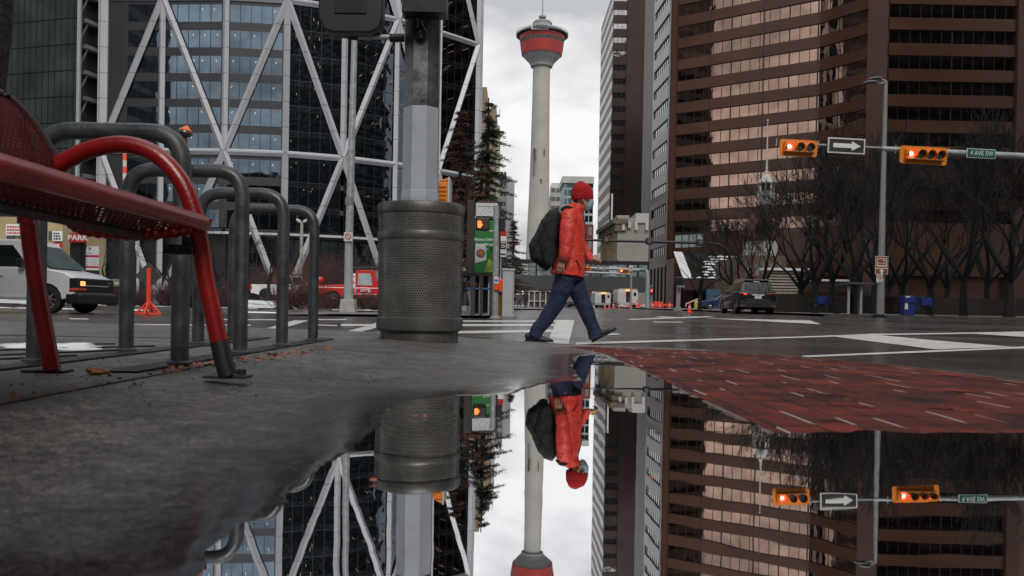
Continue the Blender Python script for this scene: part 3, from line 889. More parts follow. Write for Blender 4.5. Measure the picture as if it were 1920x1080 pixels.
# black brackets on the pole face
mb = MB()
c = at(797, 10, PY - .27); mb.box(c, (.34, .18, .16)); c = at(783, 40, PY - .19); mb.tube([c + Vector((0, .1, -.12)), c, c + Vector((0, 0, .2))], [.045, .04, .04], 10)
c = at(788, 62, PY - .17); mb.ball(c, (.055, .04, .06)); c = at(807, 28, PY - .2); mb.ball(c, .045)
for p in ((772, 64), (797, 64)):
    c = at(*p, PY - .16); mb.ball(c, .010, 6, 5)
mb.build('clamp', M['black_m'], pp, True)
mb = MB(); a = at(662, 69, PY - .05); b_ = at(755, 70, PY - .05)
mb.tube([a, b_], .021, 12); mb.build('bracket_arm', M['galv'], pp, True)
mb = MB(); mb.tube([at(731, 71, PY - .05), at(758, 71, PY - .05)], .034, 12); mb.tube([at(738, 74, PY - .05), at(738, 86, PY - .05)], .008, 6); mb.build('arm_collar', M['black_m'], pp, True); mb = MB()
mb.tube([at(656, 55, PY - .05), at(656, 70, PY - .05), at(672, 70, PY - .05)], .026, 10); mb.build('arm_socket', M['black_m'], pp, True)
# pedestrian signal box seen from behind, left of the pole
c = at(661, 0, PY - .1)
ph = thing('pedestrian_signal', 'large black signal box hanging at the top edge left of the thick pole', 'traffic signal', c)
w_, h_ = .50, .56
mb = MB(); x0, x1, z0, z1 = c.x - w_ / 2, c.x + w_ / 2, c.z - .285, c.z + .6
pts = [(x0, z0 + .11), (x0 + .05, z0 + .02), (x0 + .11, z0), (x1 - .09, z0), (x1 - .02, z0 + .04), (x1, z0 + .13), (x1, z1), (x0, z1)]
mb.prism([(x, c.y - .09, z) for x, z in pts], (0, .17, 0)); mb.build('housing', M['black'], ph, bevel=.012)
mb = MB(); mb.b2((c.x - .12, c.y - .10, c.z - .14), (c.x + .13, c.y - .092, z1 - .04)); mb.build('door', M['black_m'], ph, bevel=.004)
# second black head hanging at the very top, on the pole
c = at(800, -22, PY - .32)
ph = thing('traffic_signal', 'black signal head clamped on the thick pole, cut by the top edge', 'traffic signal', c)
MB().b2((c.x - .20, c.y - .09, c.z), (c.x + .16, c.y + .09, c.z + .7)).build('housing', M['black'], ph, bevel=.02)
# yellow pedestrian head on the far side of the pole
c = at(835, 364, 7.0)
ys_ = thing('pedestrian_signal', 'yellow signal housing seen edge-on above the litter bin, on the right of the thick pole', 'traffic signal', c)
mb = MB(); mb.b2((c.x - .048, c.y - .13, c.z - .13), (c.x + .028, c.y + .13, c.z + .085)); mb.prism([(c.x - .048, c.y - .13, c.z + .085), (c.x + .028, c.y - .13, c.z + .085), (c.x + .028, c.y - .13, c.z + .12)], (0, .26, 0))
mb.build('housing', M['yellow'], ys_, bevel=.008)
mb = MB()
for k in range(5): mb.b2((c.x - .044, c.y - .137, c.z - .10 + k * .034), (c.x + .018, c.y - .128, c.z - .088 + k * .034))
mb.build('rib', mat('yellow_dark', (.4, .11, .01), .5), ys_)
MB().b2((c.x + .029, c.y - .135, c.z - .13), (c.x + .046, c.y + .135, c.z + .125)).build('visor', M['offwhite'], ys_, bevel=.004)
MB().tube([(c.x - .02, c.y, c.z - .10), (px_ + .1, PY + .05, c.z - .10)], .02, 8).build('bracket_arm', M['black_m'], ys_)
# ------------------------------------------------------------------ buildings
def XY(px, Y): return (at(px, 575, Y).x, Y)
def lerp2(A, B, t): return (A[0] + (B[0] - A[0]) * t, A[1] + (B[1] - A[1]) * t)
def ribbon(parent, wallmb, A, B, z0, nfl, fh, w0, w1, glass, mull, pane, proud=.15, m0=0.0, m1=0.0, every=None, wide=None, name='window', off=-.12):
    """nfl storeys of ribbon windows on the plan segment A-B: one part per storey; spandrels go to the wall"""
    Lg = math.hypot(B[0] - A[0], B[1] - A[1]); a = lerp2(A, B, m0 / Lg); b_ = lerp2(A, B, 1 - m1 / Lg); l = Lg - m0 - m1
    k = max(1, round(l / pane))
    for f in range(nfl):
        z = z0 + f * fh
        wallmb.wall(A, B, z + w1, z + fh + w0, off, proud)
        if m0 > 0: wallmb.wall(A, a, z + w0 + .002, z + w1 - .002, off, proud - .003)
        if m1 > 0: wallmb.wall(b_, B, z + w0 + .002, z + w1 - .002, off, proud - .003)
        mb = MB(); mb.pane(a, b_, z + w0, z + w1, off + .02); mb.mi = 1
        for i in range(k + 1):
            c = i / k; big = wide and i % wide == 0
            h = (.16 if big else .07) / l / 2
            mb.wall(lerp2(a, b_, max(0, c - h)), lerp2(a, b_, min(1, c + h)), z + w0, z + w1, off + .02, off + .10 + (.03 if big else 0))
        mb.wall(a, b_, z + w1 - .10, z + w1 - .01, off + .021, off + .09); mb.wall(a, b_, z + w0 + .01, z + w0 + .10, off + .021, off + .09)
        mb.build(name, [glass, mull], parent)
    wallmb.wall(A, B, z0 - fh + w1 + fh * 0 if False else z0, z0 + w0, off, proud)

mull_dark = mat('dark_mullion', (.018, .018, .02), .45, .3, 0)
G_bronze = mirror_glass('bronze_glass', (.40, .26, .205), .02, .012, .35)
G_black = mirror_glass('black_glass', (.08, .06, .052), .03, .02, .35)

# --- big brown ribbon-window office tower on the right
C = thing('office_tower', 'brown granite tower with pink reflecting ribbon windows filling the right side', 'tower', (55, 128, .6))
W0, W1, P1, P2 = XY(1217.5, 164.5), XY(1251, 150), XY(1527, 135), XY(1618, 128)
P3, P4, P5 = XY(1633, 126.0), XY(1655, 126.0), XY(1893, 126.0)
FH = 3.86; Z0 = 13.6; NF = 17
wm = MB()
ribbon(C, wm, lerp2(W1, P1, .042), P1, Z0, NF, FH, .88, 2.95, G_bronze, mull_dark, 1.62, wide=6)
ribbon(C, wm, P1, P2, Z0, NF, FH, .88, 2.95, G_bronze, mull_dark, 1.62, m1=.1)
ribbon(C, wm, P4, P5, Z0, NF, FH, .88, 2.95, G_black, mull_dark, 1.62, wide=6)
ZT = Z0 + NF * FH
# solid piers and base
wm.wall(W1, lerp2(W1, P1, .040), 9.0, ZT, -.3, .32)
wm.wall(P2, P4, 1, ZT, -3, .5)
wm.wall(P5, (P5[0] + 2.0, P5[1]), 1, ZT, -3, .6)
P6 = (P5[0] + 32, P5[1] + 3)
wm.wall((P5[0] + 2.0, P5[1]), P6, 1, ZT, -3, -.5)
wm.wall(lerp2(W1, P1, .042), P1, 6.5, Z0, -.12, .15)
wm.wall(P1, P2, 6.5, Z0, -.12, .15)
wm.wall(P4, P5, 6.5, Z0, -.12, .15)
wm.build('wall', M['brown_stone'], C)
bk = [W0, W1, P1, P2, P3, P5, P6, (P6[0], 190), (W0[0] + 1, 190)]
core = MB(); cxm = sum(p[0] for p in bk) / 9; cym = sum(p[1] for p in bk) / 9
core.prism([(p[0] + (.5 if p[0] < cxm else -.5) + 0.5, p[1] + .6, 6.2) for p in bk], (0, 0, ZT - 6.0)); core.build('core', M['black'], C)
# vertical panel joints
mb = MB()
for t in (.28, .64, .985): mb.wall(lerp2(W1, P1, t), lerp2(W1, P1, t + .004), 9, ZT, .10, .165)
mb.build('expansion_joint', mull_dark, C)
# west face in white metal with dark strip windows, brown below
WF = MB(); white_panel = mat('white_panel', (.62, .62, .61), .45, .1, .05, .3)
G_west = mirror_glass('grey_strip_glass', (.42, .42, .42), .05, .04, .4)
ribbon(C, WF, W0, lerp2(W0, W1, .92), Z0 + 2 * FH, NF - 2, FH, 1.0, 2.7, G_west, mull_dark, 1.6, m0=.5, m1=.6, proud=.15)
WF.build('west_wall', white_panel, C)
WF = MB()
ribbon(C, WF, W0, lerp2(W0, W1, .92), Z0 - 1 * FH, 3, FH, 1.0, 2.7, G_black, mull_dark, 1.6, m0=.5, m1=.6, proud=.15)
WF.wall(lerp2(W0, W1, .92), W1, 9, ZT, -.3, .3)
WF.wall(W0, lerp2(W0, W1, .92), 8.6, Z0 - FH, -.12, .15)
WF.build('west_base_wall', M['brown_stone'], C)
# tall fins at street level on the west side, then the corner shaft
mb = MB()
for k in range(5):
    a, b_ = lerp2(W0, W1, k * .2 + .02), lerp2(W0, W1, k * .2 + .11)
    mb.wall(a, b_, .4, 8.6, -.3, .3)
mb.wall(XY(1262, 141), XY(1290, 139), .4, 9.4, -2, 0); mb.wall(XY(1248, 146), XY(1262, 141), .4, 9.4, -2, 0)
mb.wall(XY(1290, 139), XY(1420, 131), .4, 9.4, -4.5, -4); mb.wall(XY(1290, 139), XY(1300, 138.5), .4, 9.0, -4, 0)
mb.wall(XY(1330, 137), XY(1385, 133.5), .4, 9.0, -4, -1.2)
mb.wall(XY(1405, 133), P1, .4, 9, -2, -.5); mb.wall(P1, P2, .4, 6.5, -2, -1); mb.wall(P4, P5, .4, 6.5, -2, -1); mb.wall(P2, P4, .3, 7, -4, -.2)
mb.build('base_wall', M['brown_stone'], C)
mb = MB()
for k in range(14): mb.wall(XY(1290 + k * 2.9, 138), XY(1291 + k * 2.9, 138), .7, 5.2, -3.9, -3.75)
mb.build('entrance_grille', mat('grille', (.12, .11, .10), .5), C)
# low window above the canopy
a, b_ = XY(1266, 141.5), XY(1320, 137.2)
mb = MB(); mb.pane(a, b_, 11.2, 13.4, .42); mb.mi = 1
for k in range(5): mb.wall(lerp2(a, b_, k / 4 - .008 if k else 0), lerp2(a, b_, min(1, k / 4 + .008)), 11.2, 13.4, .42, .52)
mb.wall(a, b_, 13.4, 13.6, .40, .53)
mb.build('window', [mat('pale_glass', (.42, .50, .50), .2, 0, .2, .6), mull_dark], C)
# sloping glass canopy half covered in snow
cn = MB(); sn = MB()
nrow = 10
for k in range(nrow):
    t0, t1 = k / nrow, (k + 1) / nrow
    zt, zb = 10.2 - t0 * 4.6, 10.2 - t1 * 4.6
    yt, yb = 137 - t0 * 7, 137 - t1 * 7
    xl0, xl1 = at(1262 + 19 * t0, 500, yt).x, at(1262 + 19 * t1, 500, yb).x
    xr0, xr1 = at(1405 + 5 * t0, 500, yt).x, at(1405 + 5 * t1, 500, yb).x
    cn.quad((xl1, yb, zb), (xr1, yb, zb), (xr0, yt, zt), (xl0, yt, zt))
    rnd = random.Random(k + 40)
    x = xl0 + 1.4
    sn.quad((xl1, yb - .05, zb + .05), (xl1 + 1.5, yb - .05, zb + .05), (xl0 + 1.4, yt - .05, zt + .05), (xl0, yt - .05, zt + .05))
    if k > 0:
        x = xl0 + 1.6 + (nrow - k) * .35 + rnd.uniform(0, 1.5)
        while x < xr0 - .5:
            l_ = rnd.uniform(.9, 2.4); e = rnd.uniform(.3, .62)
            zz, yy = zb + (zt - zb) * .08, yb + (yt - yb) * .08
            z2, y2 = zb + (zt - zb) * e, yb + (yt - yb) * e
            sn.poly([(x, yy - .06, zz + .06), (min(x + l_, xr0), yy - .06, zz + .06), (min(x + l_, xr0) - rnd.uniform(0, .4), y2 - .06, z2 + .06), (x + l_ * .5, y2 + .1, z2 + .2), (x + rnd.uniform(0, .4), y2 - .06, z2 + .06)])
            x += l_ + (rnd.uniform(.1, 1.0) if rnd.random() < .4 else 0)
canopy = cn.build('canopy', mirror_glass('canopy_glass', (.07, .09, .085), .1), C)
sn.build('canopy_snow', M['snow'], canopy)
mb = MB(); a, b_ = at(1281, 500, 129.9), at(1411, 500, 129.9)
mb.b2((a.x, 129.5, 3.8), (b_.x + 20, 130.4, 5.5)); mb.build('canopy_fascia', M['brown_dark'], canopy)
mb = MB(); mb.b2((b_.x - 2, 129.3, 5.55), (b_.x + 16, 130.2, 5.85)); mb.build('snow_ledge', M['snow'], canopy)

# --- brown tower with white-striped side
Bt = thing('office_tower', 'slim dark brown brick tower with diagonal-looking white stripes on its left side', 'tower', (34, 226, .9))
b0, b1, b2_, b3 = (25.6, 254), (25.7, 224), XY(1165, 224.0), XY(1219, 226.0)
wm = MB(); G_pale = mirror_glass('pale_grey_glass', (.42, .42, .42), .06, .04, .5)
ribbon(Bt, wm, b1, b2_, 12, 20, 3.72, .75, 2.35, G_pale, mull_dark, 1.35, m0=.15)
wm.wall(b2_, XY(1203, 225), 12, 12 + 20 * 3.72, -.3, .45)
wm.wall(XY(1216, 225), b3, 12, 12 + 20 * 3.72, -.3, .45)
for f in range(20):
    z = 12 + f * 3.72; a, b_ = XY(1203, 225), XY(1216, 225)
    wm.wall(a, b_, z + 2.3, z + 3.72 + .5, -.3, .45)
    mb = MB(); mb.pane(a, b_, z + .5, z + 2.3, -.2); mb.build('window', G_black, Bt)
wm.b2((b1[0], 225.2, .5), (b3[0], 254, 12)); 
wm.build('wall', M['brown_dark'], Bt)
wm = MB(); st = MB(); fl = MB()
for f in range(20):
    z = 12 + f * 3.72
    st.wall(b0, b1, z + .0, z + 1.75, -.2, .1)
    fl.wall(b0, b1, z + 1.75, z + 3.72, -.2, .02)
st.build('white_band', mat('white_band', (.75, .75, .74), .5, 0, .04, .3), Bt)
fl.build('brown_band', mat('brown_band', (.17, .12, .10), .5, 0, .1, .4), Bt)
mb = MB(); mb.b2((26.2, 225.5, 12), (b3[0] - .2, 253.5, 12 + 20 * 3.72)); mb.build('core', M['black'], Bt)

# --- white diagrid glass tower on the left
D = thing('office_tower', 'glass tower braced with a white steel lattice of tall triangles on the left', 'tower', (-40, 132, .6))
BP = [(-65, 131), (-55.4, 130.6), (-45.3, 130), (-36.1, 131), (-27.7, 134), (-20, 139), (-13.5, 144.8), (-7.2, 151.2)]
steelw = mat('white_steel', (.43, .44, .47), .45, .1, .05, .3)
n = steelw.node_tree; b = n.nodes['Principled BSDF']
tc = n.nodes.new('ShaderNodeTexCoord'); s = n.nodes.new('ShaderNodeSeparateXYZ'); n.links.new(tc.outputs['Object'], s.inputs[0])
fr = mth(n, 'FRACT', mth(n, 'MULTIPLY', mth(n, 'ADD', s.outputs[2], .6 + 400 - .1), .25)); jt = mth(n, 'LESS_THAN', fr, .022)
q = n.nodes.new('ShaderNodeMixRGB'); n.links.new(jt, q.inputs[0]); src = b.inputs['Base Color'].links[0].from_socket
n.links.new(src, q.inputs[1]); q.inputs[2].default_value = (.12, .12, .13, 1); n.links.new(q.outputs[0], b.inputs['Base Color'])
G_blue = mirror_glass('blue_grey_glass', (.15, .20, .245), .03, .015, .3)
G_clear = clear_glass('dark_clear_glass', (.42, .47, .50), .16, (.45, .55, .62))
spandrel = mat('dark_spandrel', (.035, .036, .040), .35, .2, .1, .3)
def beam(p, q, wd, dp, nrm, mb):
    p, q = Vector(p), Vector(q); t = (q - p).normalized(); nrm = Vector(nrm).normalized(); s_ = t.cross(nrm).normalized() * wd / 2
    a = nrm * dp
    mb.prism([p - s_, p + a, p + s_, p - nrm * .2], q - p)
NS = 25
def nrm2(A, B):
    dx, dy = B[0] - A[0], B[1] - A[1]; l = math.hypot(dx, dy); return Vector((dy / l, -dx / l, 0))
NRM = []
for i in range(len(BP)):
    a = BP[max(0, i - 1)]; c = BP[min(len(BP) - 1, i + 1)]; NRM.append(nrm2(a, c))
sp_ = MB()
for i in range(7):
    A, B_ = BP[i], BP[i + 1]
    dark = i >= 3
    Lg = math.hypot(B_[0] - A[0], B_[1] - A[1])
    a0 = .42 if i == 0 else .05
    rest = MB()
    for f in range(3, NS):
        z = f * 4.0
        if dark:
            a, b_ = lerp2(A, B_, .03), lerp2(A, B_, .97)
            zz0, zz1 = z - .35, z + 3.65
        else:
            a, b_ = lerp2(A, B_, a0), lerp2(A, B_, .93)
            zz0, zz1 = z + .25, z + 2.95
        mb = MB() if f < 14 else rest; mb.mi = 0; mb.pane(a, b_, zz0, zz1, .0); mb.mi = 1
        l = math.hypot(b_[0] - a[0], b_[1] - a[1]); k = max(3, round(l / 1.62))
        for j in range(k + 1):
            h = .035 / l
            mb.wall(lerp2(a, b_, max(0, j / k - h)), lerp2(a, b_, min(1, j / k + h)), zz0, zz1, .0, .05)
        if dark: mb.wall(a, b_, zz0, zz0 + .10, .001, .04)
        if f < 14 or f == NS - 1:
            wo_ = mb.build('window', [G_clear if dark else G_blue, mull_dark], D)
            if f == NS - 1: wo_['kind'] = 'stuff'
        if not dark:
            sp_.wall(A, B_, z + 2.95, z + 4.25, -.3, .03)
            sp_.wall(A, a, z + .25, z + 2.95, -.3, .02); sp_.wall(b_, B_, z + .25, z + 2.95, -.3, .02)
            if i == 0:
                for u in (.14, .28): sp_.wall(lerp2(A, B_, u), lerp2(A, B_, u + .006), z - 1, z + 3, .02, .05)
sp_.build('spandrel', spandrel, D)
# storeys behind the clear glass: slabs, back wall and lit ceiling strips
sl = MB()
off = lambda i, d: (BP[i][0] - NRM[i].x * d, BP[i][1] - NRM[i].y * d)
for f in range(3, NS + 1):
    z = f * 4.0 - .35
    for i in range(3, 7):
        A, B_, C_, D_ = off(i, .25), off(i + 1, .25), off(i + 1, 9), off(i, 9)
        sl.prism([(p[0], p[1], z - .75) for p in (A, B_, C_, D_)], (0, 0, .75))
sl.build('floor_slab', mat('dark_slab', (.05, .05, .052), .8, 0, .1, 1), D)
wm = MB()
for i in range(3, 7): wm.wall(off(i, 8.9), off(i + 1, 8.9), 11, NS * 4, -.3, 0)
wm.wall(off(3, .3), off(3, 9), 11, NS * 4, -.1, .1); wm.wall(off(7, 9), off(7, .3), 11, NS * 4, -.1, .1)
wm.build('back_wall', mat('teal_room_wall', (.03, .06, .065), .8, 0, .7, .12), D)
rnd = random.Random(11); li = MB()
for f in range(4, NS):
    z = f * 4.0 - .35 - .78
    for i in range(3, 7):
        for _ in range(rnd.choice([1, 2, 3, 4])):
            t = rnd.uniform(.08, .9); d = rnd.choice([1.5, 3.0, 4.5, 6.0])
            A = lerp2(off(i, d), off(i + 1, d), t); nn = NRM[i]
            l = 1.5; p = Vector((A[0], A[1], z)); s_ = Vector((-nn.y, nn.x, 0)) * .05
            e = Vector((nn.x, nn.y, 0)) * l
            li.quad(p - s_, p + s_, p + s_ + e, p - s_ + e)
o_ = li.build('ceiling_light', emis('ceiling_strip', (1.0, .74, .48), .75), D); o_['kind'] = 'stuff'
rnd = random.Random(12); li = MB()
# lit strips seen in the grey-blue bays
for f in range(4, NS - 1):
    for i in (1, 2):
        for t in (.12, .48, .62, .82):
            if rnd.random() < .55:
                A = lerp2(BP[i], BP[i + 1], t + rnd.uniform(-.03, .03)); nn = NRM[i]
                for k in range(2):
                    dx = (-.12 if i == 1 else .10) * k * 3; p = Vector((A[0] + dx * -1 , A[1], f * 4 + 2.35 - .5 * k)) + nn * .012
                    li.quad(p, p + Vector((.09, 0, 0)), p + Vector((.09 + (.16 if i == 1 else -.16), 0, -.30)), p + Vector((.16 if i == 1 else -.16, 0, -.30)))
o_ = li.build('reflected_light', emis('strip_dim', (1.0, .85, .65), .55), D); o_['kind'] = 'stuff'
# lattice
def node(i, z): return Vector((BP[i][0], BP[i][1], z)) + NRM[i] * .25
vb = MB()
for i in range(8):
    for (z0, z1) in ((0.2, 24), (24, 48), (48, 72), (72, 96)):
        if i == 0 or i == 7 or True:
            if i in (2, 4, 6) and z0 < 1: continue
            wd = 1.0 if i < 7 else .9
            beam(node(i, z0), node(i, z1), wd, .55, NRM[i], vb)
    if i == 0: vb.wall((BP[0][0] - .6, BP[0][1]), (BP[0][0] + .9, BP[0][1]), 0, 96, -.2, .35)
    if i == 7: vb.wall((BP[7][0] - .1, BP[7][1]), (BP[7][0] + .75, BP[7][1] + .8), 0, 96, -.4, .45)
vb.build('column', steelw, D)
for z in (24, 48, 72, 96):
    hb_ = MB()
    for i in range(7):
        beam(node(i, z), node(i + 1, z), 1.0, .45, (NRM[i] + NRM[i + 1]) / 2, hb_)
    hb_.build('ring_beam', steelw, D)
for lev in range(4):
    for i in range(7):
        z0, z1 = lev * 24, lev * 24 + 24
        odd = (i + lev) % 2 == 0       # node pattern: ground & 48 at odd i, 24 & 72 at even i
        p, q_ = (node(i, z1), node(i + 1, z0)) if odd else (node(i, z0), node(i + 1, z1))
        mb = MB(); nn = (NRM[i] + NRM[i + 1]) / 2; beam(p + nn * .12, q_ + nn * .12, 1.08, .55, nn, mb); mb.build('diagonal_brace', steelw, D)
# street level: glazed lobby, ledge
mb = MB(); mb2 = MB(); mb3 = MB()
for i in range(7):
    A, B_ = off(i, 2.5), off(i + 1, 2.5)
    mb.pane(A, B_, .3, 11.4, 0)
    Lg = math.hypot(B_[0] - A[0], B_[1] - A[1])
    for k in range(6): mb2.wall(lerp2(A, B_, k / 6), lerp2(A, B_, k / 6 + .02), .3, 11.4, 0, .1)
    for z in (3.6, 6.0, 8.6): mb2.wall(A, B_, z, z + (.9 if z == 3.6 else .12), .01, .12)
    mb3.wall(BP[i], BP[i + 1], 11.2, 11.55, -3, .5)
mb.build('lobby_glass', mirror_glass('lobby_glass', (.20, .25, .25), .08, .05, .3), D); mb2.build('lobby_frame', mull_dark, D); mb3.build('ledge', steelw, D)
mb = MB()
for i in range(7): mb.wall(off(i, 2.6), off(i + 1, 2.6), 11.5, 12.1, -3, 2.5)
mb.build('soffit', spandrel, D)
mb = MB(); mb.prism([(p[0] - NRM[i].x * 10 * (1 if i > 2 else .08) , p[1] - NRM[i].y * 10 * (1 if i > 2 else .08) + (.3 if i <= 2 else 0), .2) for i, p in enumerate(BP)] + [(-8, 190, .2), (-66, 190, .2)], (0, 0, 98)); mb.build('core', M['black'], D)
# black recess and the greenish curved glass bay further left
E = thing('glass_wing', 'greenish glass wing beyond the black recess left of the white lattice tower', 'building', (-72, 130, .6))
mb = MB(); mb.wall(XY(143, 129), XY(188, 132), .2, 72, -4, -1.2); mb.build('recess_wall', M['black'], E)
A, B_ = XY(-40, 133), XY(144, 128)
G_green = mat('green_grey_glass', (.046, .056, .060), .12, 0, .35, .25, spec=.8)
wm = MB()
for f in range(0, 18):
    z = f * 4.0 - .2
    a, b_ = A, B_
    mb = MB(); mb.pane(a, b_, z, z + 4.0, 0); mb.mi = 1
    l = math.hypot(b_[0] - a[0], b_[1] - a[1]); k = round(l / 1.2)
    for j in range(k + 1): mb.wall(lerp2(a, b_, max(0, j / k - .0022)), lerp2(a, b_, min(1, j / k + .0022)), z, z + 4, 0, .05)
    mb.wall(a, b_, z, z + .12, .001, .06)
    mb.build('window', [G_green, mull_dark], E)
    wm.wall(a, b_, z - .3, z + .3, -6, -1.2)
wm.wall(A, B_, 0, 72, -6.3, -6)
wm.build('floor_slab', mat('grey_slab', (.12, .125, .13), .8, 0, .25, .3), E)
mb = MB()
for j in range(4):
    x = lerp2(A, B_, .55 + .12 * j)
    for f in range(0, 17): beam((x[0], x[1] + 1.6, f * 4), (x[0] + 1.8, x[1] + 1.6, f * 4 + 3.8), .35, .2, (0, -1, 0), mb)
mb.build('inner_brace', mat('grey_brace', (.2, .21, .22), .6), E)
mb = MB(); mb.wall(XY(139, 128), XY(145, 128), .2, 72, -.2, .25); mb.build('corner_fin', mat('pale_fin', (.3, .34, .34), .5), E)

# --- buildings behind the camera and out of frame: two mirrored in windows, the two near ones added for shade
for nm, lb, (x0, x1, y0, y1, h) in (
        ('office_block', 'dark office block standing outside the picture, mirrored in the black ribbon windows', (58, 125, -100, 44, 135)),
        ('office_block', 'unseen dark block added at the near left corner to shade the bench', (-60, -10, -30, 6, 40)),
        ('office_block', 'unseen low dark block added behind the camera to shade the foreground', (-9, 40, -70, -26, 14)),
        ('office_block', 'dark office block beyond the left edge, mirrored in the pink windows', (-135, -90, 67, 128, 135))):
    o = thing(nm, lb, 'building', ((x0 + x1) / 2, (y0 + y1) / 2, 0))
    mb = MB(); mb.b2((x0, y0, -.3), (x1, y1, h)); mb.build('wall', mat('dark_block', (.028, .026, .025), .7, 0, .3, .2), o)
    mb = MB()
    for k in range(int(h / 4) - 1):
        z = 4 + k * 4
        mb.b2((x0 - .05, y0 + 2, z), (x0 + .02, y1 - 2, z + 1.6)); mb.b2((x0 + 2, y1 - .02, z), (x1 - 2, y1 + .05, z + 1.6)); mb.b2((x1 - .02, y0 + 2, z), (x1 + .05, y1 - 2, z + 1.6))
    mb.build('window_strip', M['carglass'], o)

# ------------------------------------------------------------------ observation tower
T = thing('observation_tower', 'tall concrete observation tower with a red and grey pod and mast', 'tower', (at(1007, 575, 500).x, 500, 2))
TX = T.location.x; K_ = 500 / FPX
hz = lambda py: .27 + (582 - py) * K_
tcm = mat('tower_concrete', (.34, .325, .295), .8, 0, .10, .12, .1, 3)
tcm2 = mat('tower_red', (.36, .028, .022), .45, 0, .10, .2)
prof = [(9.5, 1), (8.2, hz(560)), (7.4, hz(490)), (6.7, hz(420)), (6.1, hz(360)), (5.6, hz(280)), (5.25, hz(200)), (5.1, hz(126))]
MB().lathe([(r, z) for r, z in prof], (TX, 500, 0), 48).build('shaft', tcm, T, True)
mb = MB()
for px, py, w_, h_ in ((1003, 288, 1.3, 6), (1001, 302, .6, 16), (1014, 340, 1.4, 3), (1021, 285, .5, 4)):
    p = at(px, py, 493.5); mb.b2((p.x - w_ / 2, 494.0, p.z - h_ / 2), (p.x + w_ / 2, 495.2, p.z + h_ / 2))
mb.build('shaft_slot', mat('slot_brown', (.14, .11, .07), .8), T)
grey = mat('pod_grey', (.24, .245, .25), .6, 0, .06, .3)
mb = MB(); S = 96
def fluted(z0, r0, z1, r1, dz=.0, am=.25):
    n0 = len(mb.v)
    for (r, z) in ((r0, z0), (r0 + (r1 - r0) * .30, z0 + (z1 - z0) * .35), (r0 + (r1 - r0) * .62, z0 + (z1 - z0) * .62), (r1, z1)):
        for k in range(S):
            a = 2 * math.pi * k / S; rr = r + (am if k % 2 else -am)
            mb.v.append(Vector((TX + math.cos(a) * rr, 500 + math.sin(a) * rr, z)))
    for j in range(3):
        for k in range(S):
            j2 = (k + 1) % S; A = n0 + j * S; mb.f.append((A + k, A + j2, A + S + j2, A + S + k)); mb.m.append(0)
fluted(hz(124), 6.6, hz(106), 11.6)
mb.build('pod_base', mat('pod_base_grey', (.33, .34, .36), .6, 0, .06, .3), T)
MB().lathe([(5.1, hz(129)), (6.4, hz(128.5)), (6.8, hz(126)), (6.8, hz(123.5)), (6.2, hz(123))], (TX, 500, 0), 48).build('pod_collar', grey, T, True)
def ring(nm, p0, r0, p1, r1, mt, S=48):
    return MB().lathe([(r0 - .3, hz(p0)), (r0, hz(p0)), (r1, hz(p1)), (r1 - .3, hz(p1))], (TX, 500, 0), S).build(nm, mt, T)
ring('red_band', 107, 11.9, 86, 12.9, tcm2); ring('window_band', 86, 12.7, 80, 13.0, M['carglass']); ring('red_band', 80, 13.2, 72, 13.6, tcm2); ring('window_band', 72, 13.3, 66, 13.5, M['carglass'])
mb = MB()
for k in range(48):
    a = 2 * math.pi * k / 48
    for p0, r0, p1, r1 in ((107, 11.95, 86, 12.95), (80, 13.2, 66, 13.7)):
        A = Vector((TX + math.cos(a) * r0, 500 + math.sin(a) * r0, hz(p0))); B_ = Vector((TX + math.cos(a) * r1, 500 + math.sin(a) * r1, hz(p1)))
        mb.tube([A, B_], .11, 4)
mb.build('rib', mat('rib_dark_red', (.16, .02, .018), .5), T)
mb = MB()
for k in range(48):
    a = 2 * math.pi * (k + .5) / 48; mb.tube([Vector((TX + math.cos(a) * 12.85, 500 + math.sin(a) * 12.85, hz(86))), Vector((TX + math.cos(a) * 13.1, 500 + math.sin(a) * 13.1, hz(80)))], .15, 4)
mb.build('window_mullion', mat('mull_grey', (.12, .12, .12), .5), T)
MB().lathe([(13.2, hz(68)), (15.0, hz(71.5)), (15.6, hz(71)), (15.6, hz(68.5)), (13.6, hz(64)), (13.2, hz(66))], (TX, 500, 0), 48).build('rim', mat('rim_dark', (.06, .06, .065), .5), T, False)
MB().lathe([(15.3, hz(68.6)), (12.4, hz(62)), (9.5, hz(58.5)), (6.0, hz(56)), (0, hz(56))], (TX, 500, 0), 48).build('roof', mat('pod_roof', (.45, .46, .47), .6, 0, .3, .5), T)
mb = MB()
for k in range(60):
    a = 2 * math.pi * k / 60; A = Vector((TX + math.cos(a) * 15.5, 500 + math.sin(a) * 15.5, hz(69))); mb.tube([A, A + Vector((0, 0, 1.3))], .08, 4)
mb.lathe([(15.45, hz(65.2)), (15.6, hz(65.2)), (15.6, hz(64.8)), (15.45, hz(64.8))], (TX, 500, 0), 48)
mb.build('railing', grey, T)
MB().lathe([(5.6, hz(57)), (5.6, hz(48)), (5.9, hz(47.8)), (5.9, hz(46.5)), (5.0, hz(45.5)), (5.0, hz(43.5)), (2.0, hz(42.6)), (0, hz(42.6))], (TX, 500, 0), 40).build('lantern', grey, T)
MB().lathe([(.9, hz(43)), (.8, hz(37)), (2.2, hz(36.2)), (2.3, hz(34)), (2.1, hz(33)), (.9, hz(32)), (.6, hz(31)), (0, hz(31))], (TX, 500, 0), 24).build('mast_disc', grey, T)
MB().tube([(TX, 500, hz(32)), (TX, 500, hz(8)), (TX, 500, hz(-14))], [.42, .3, .18], 8).build('mast', grey, T)
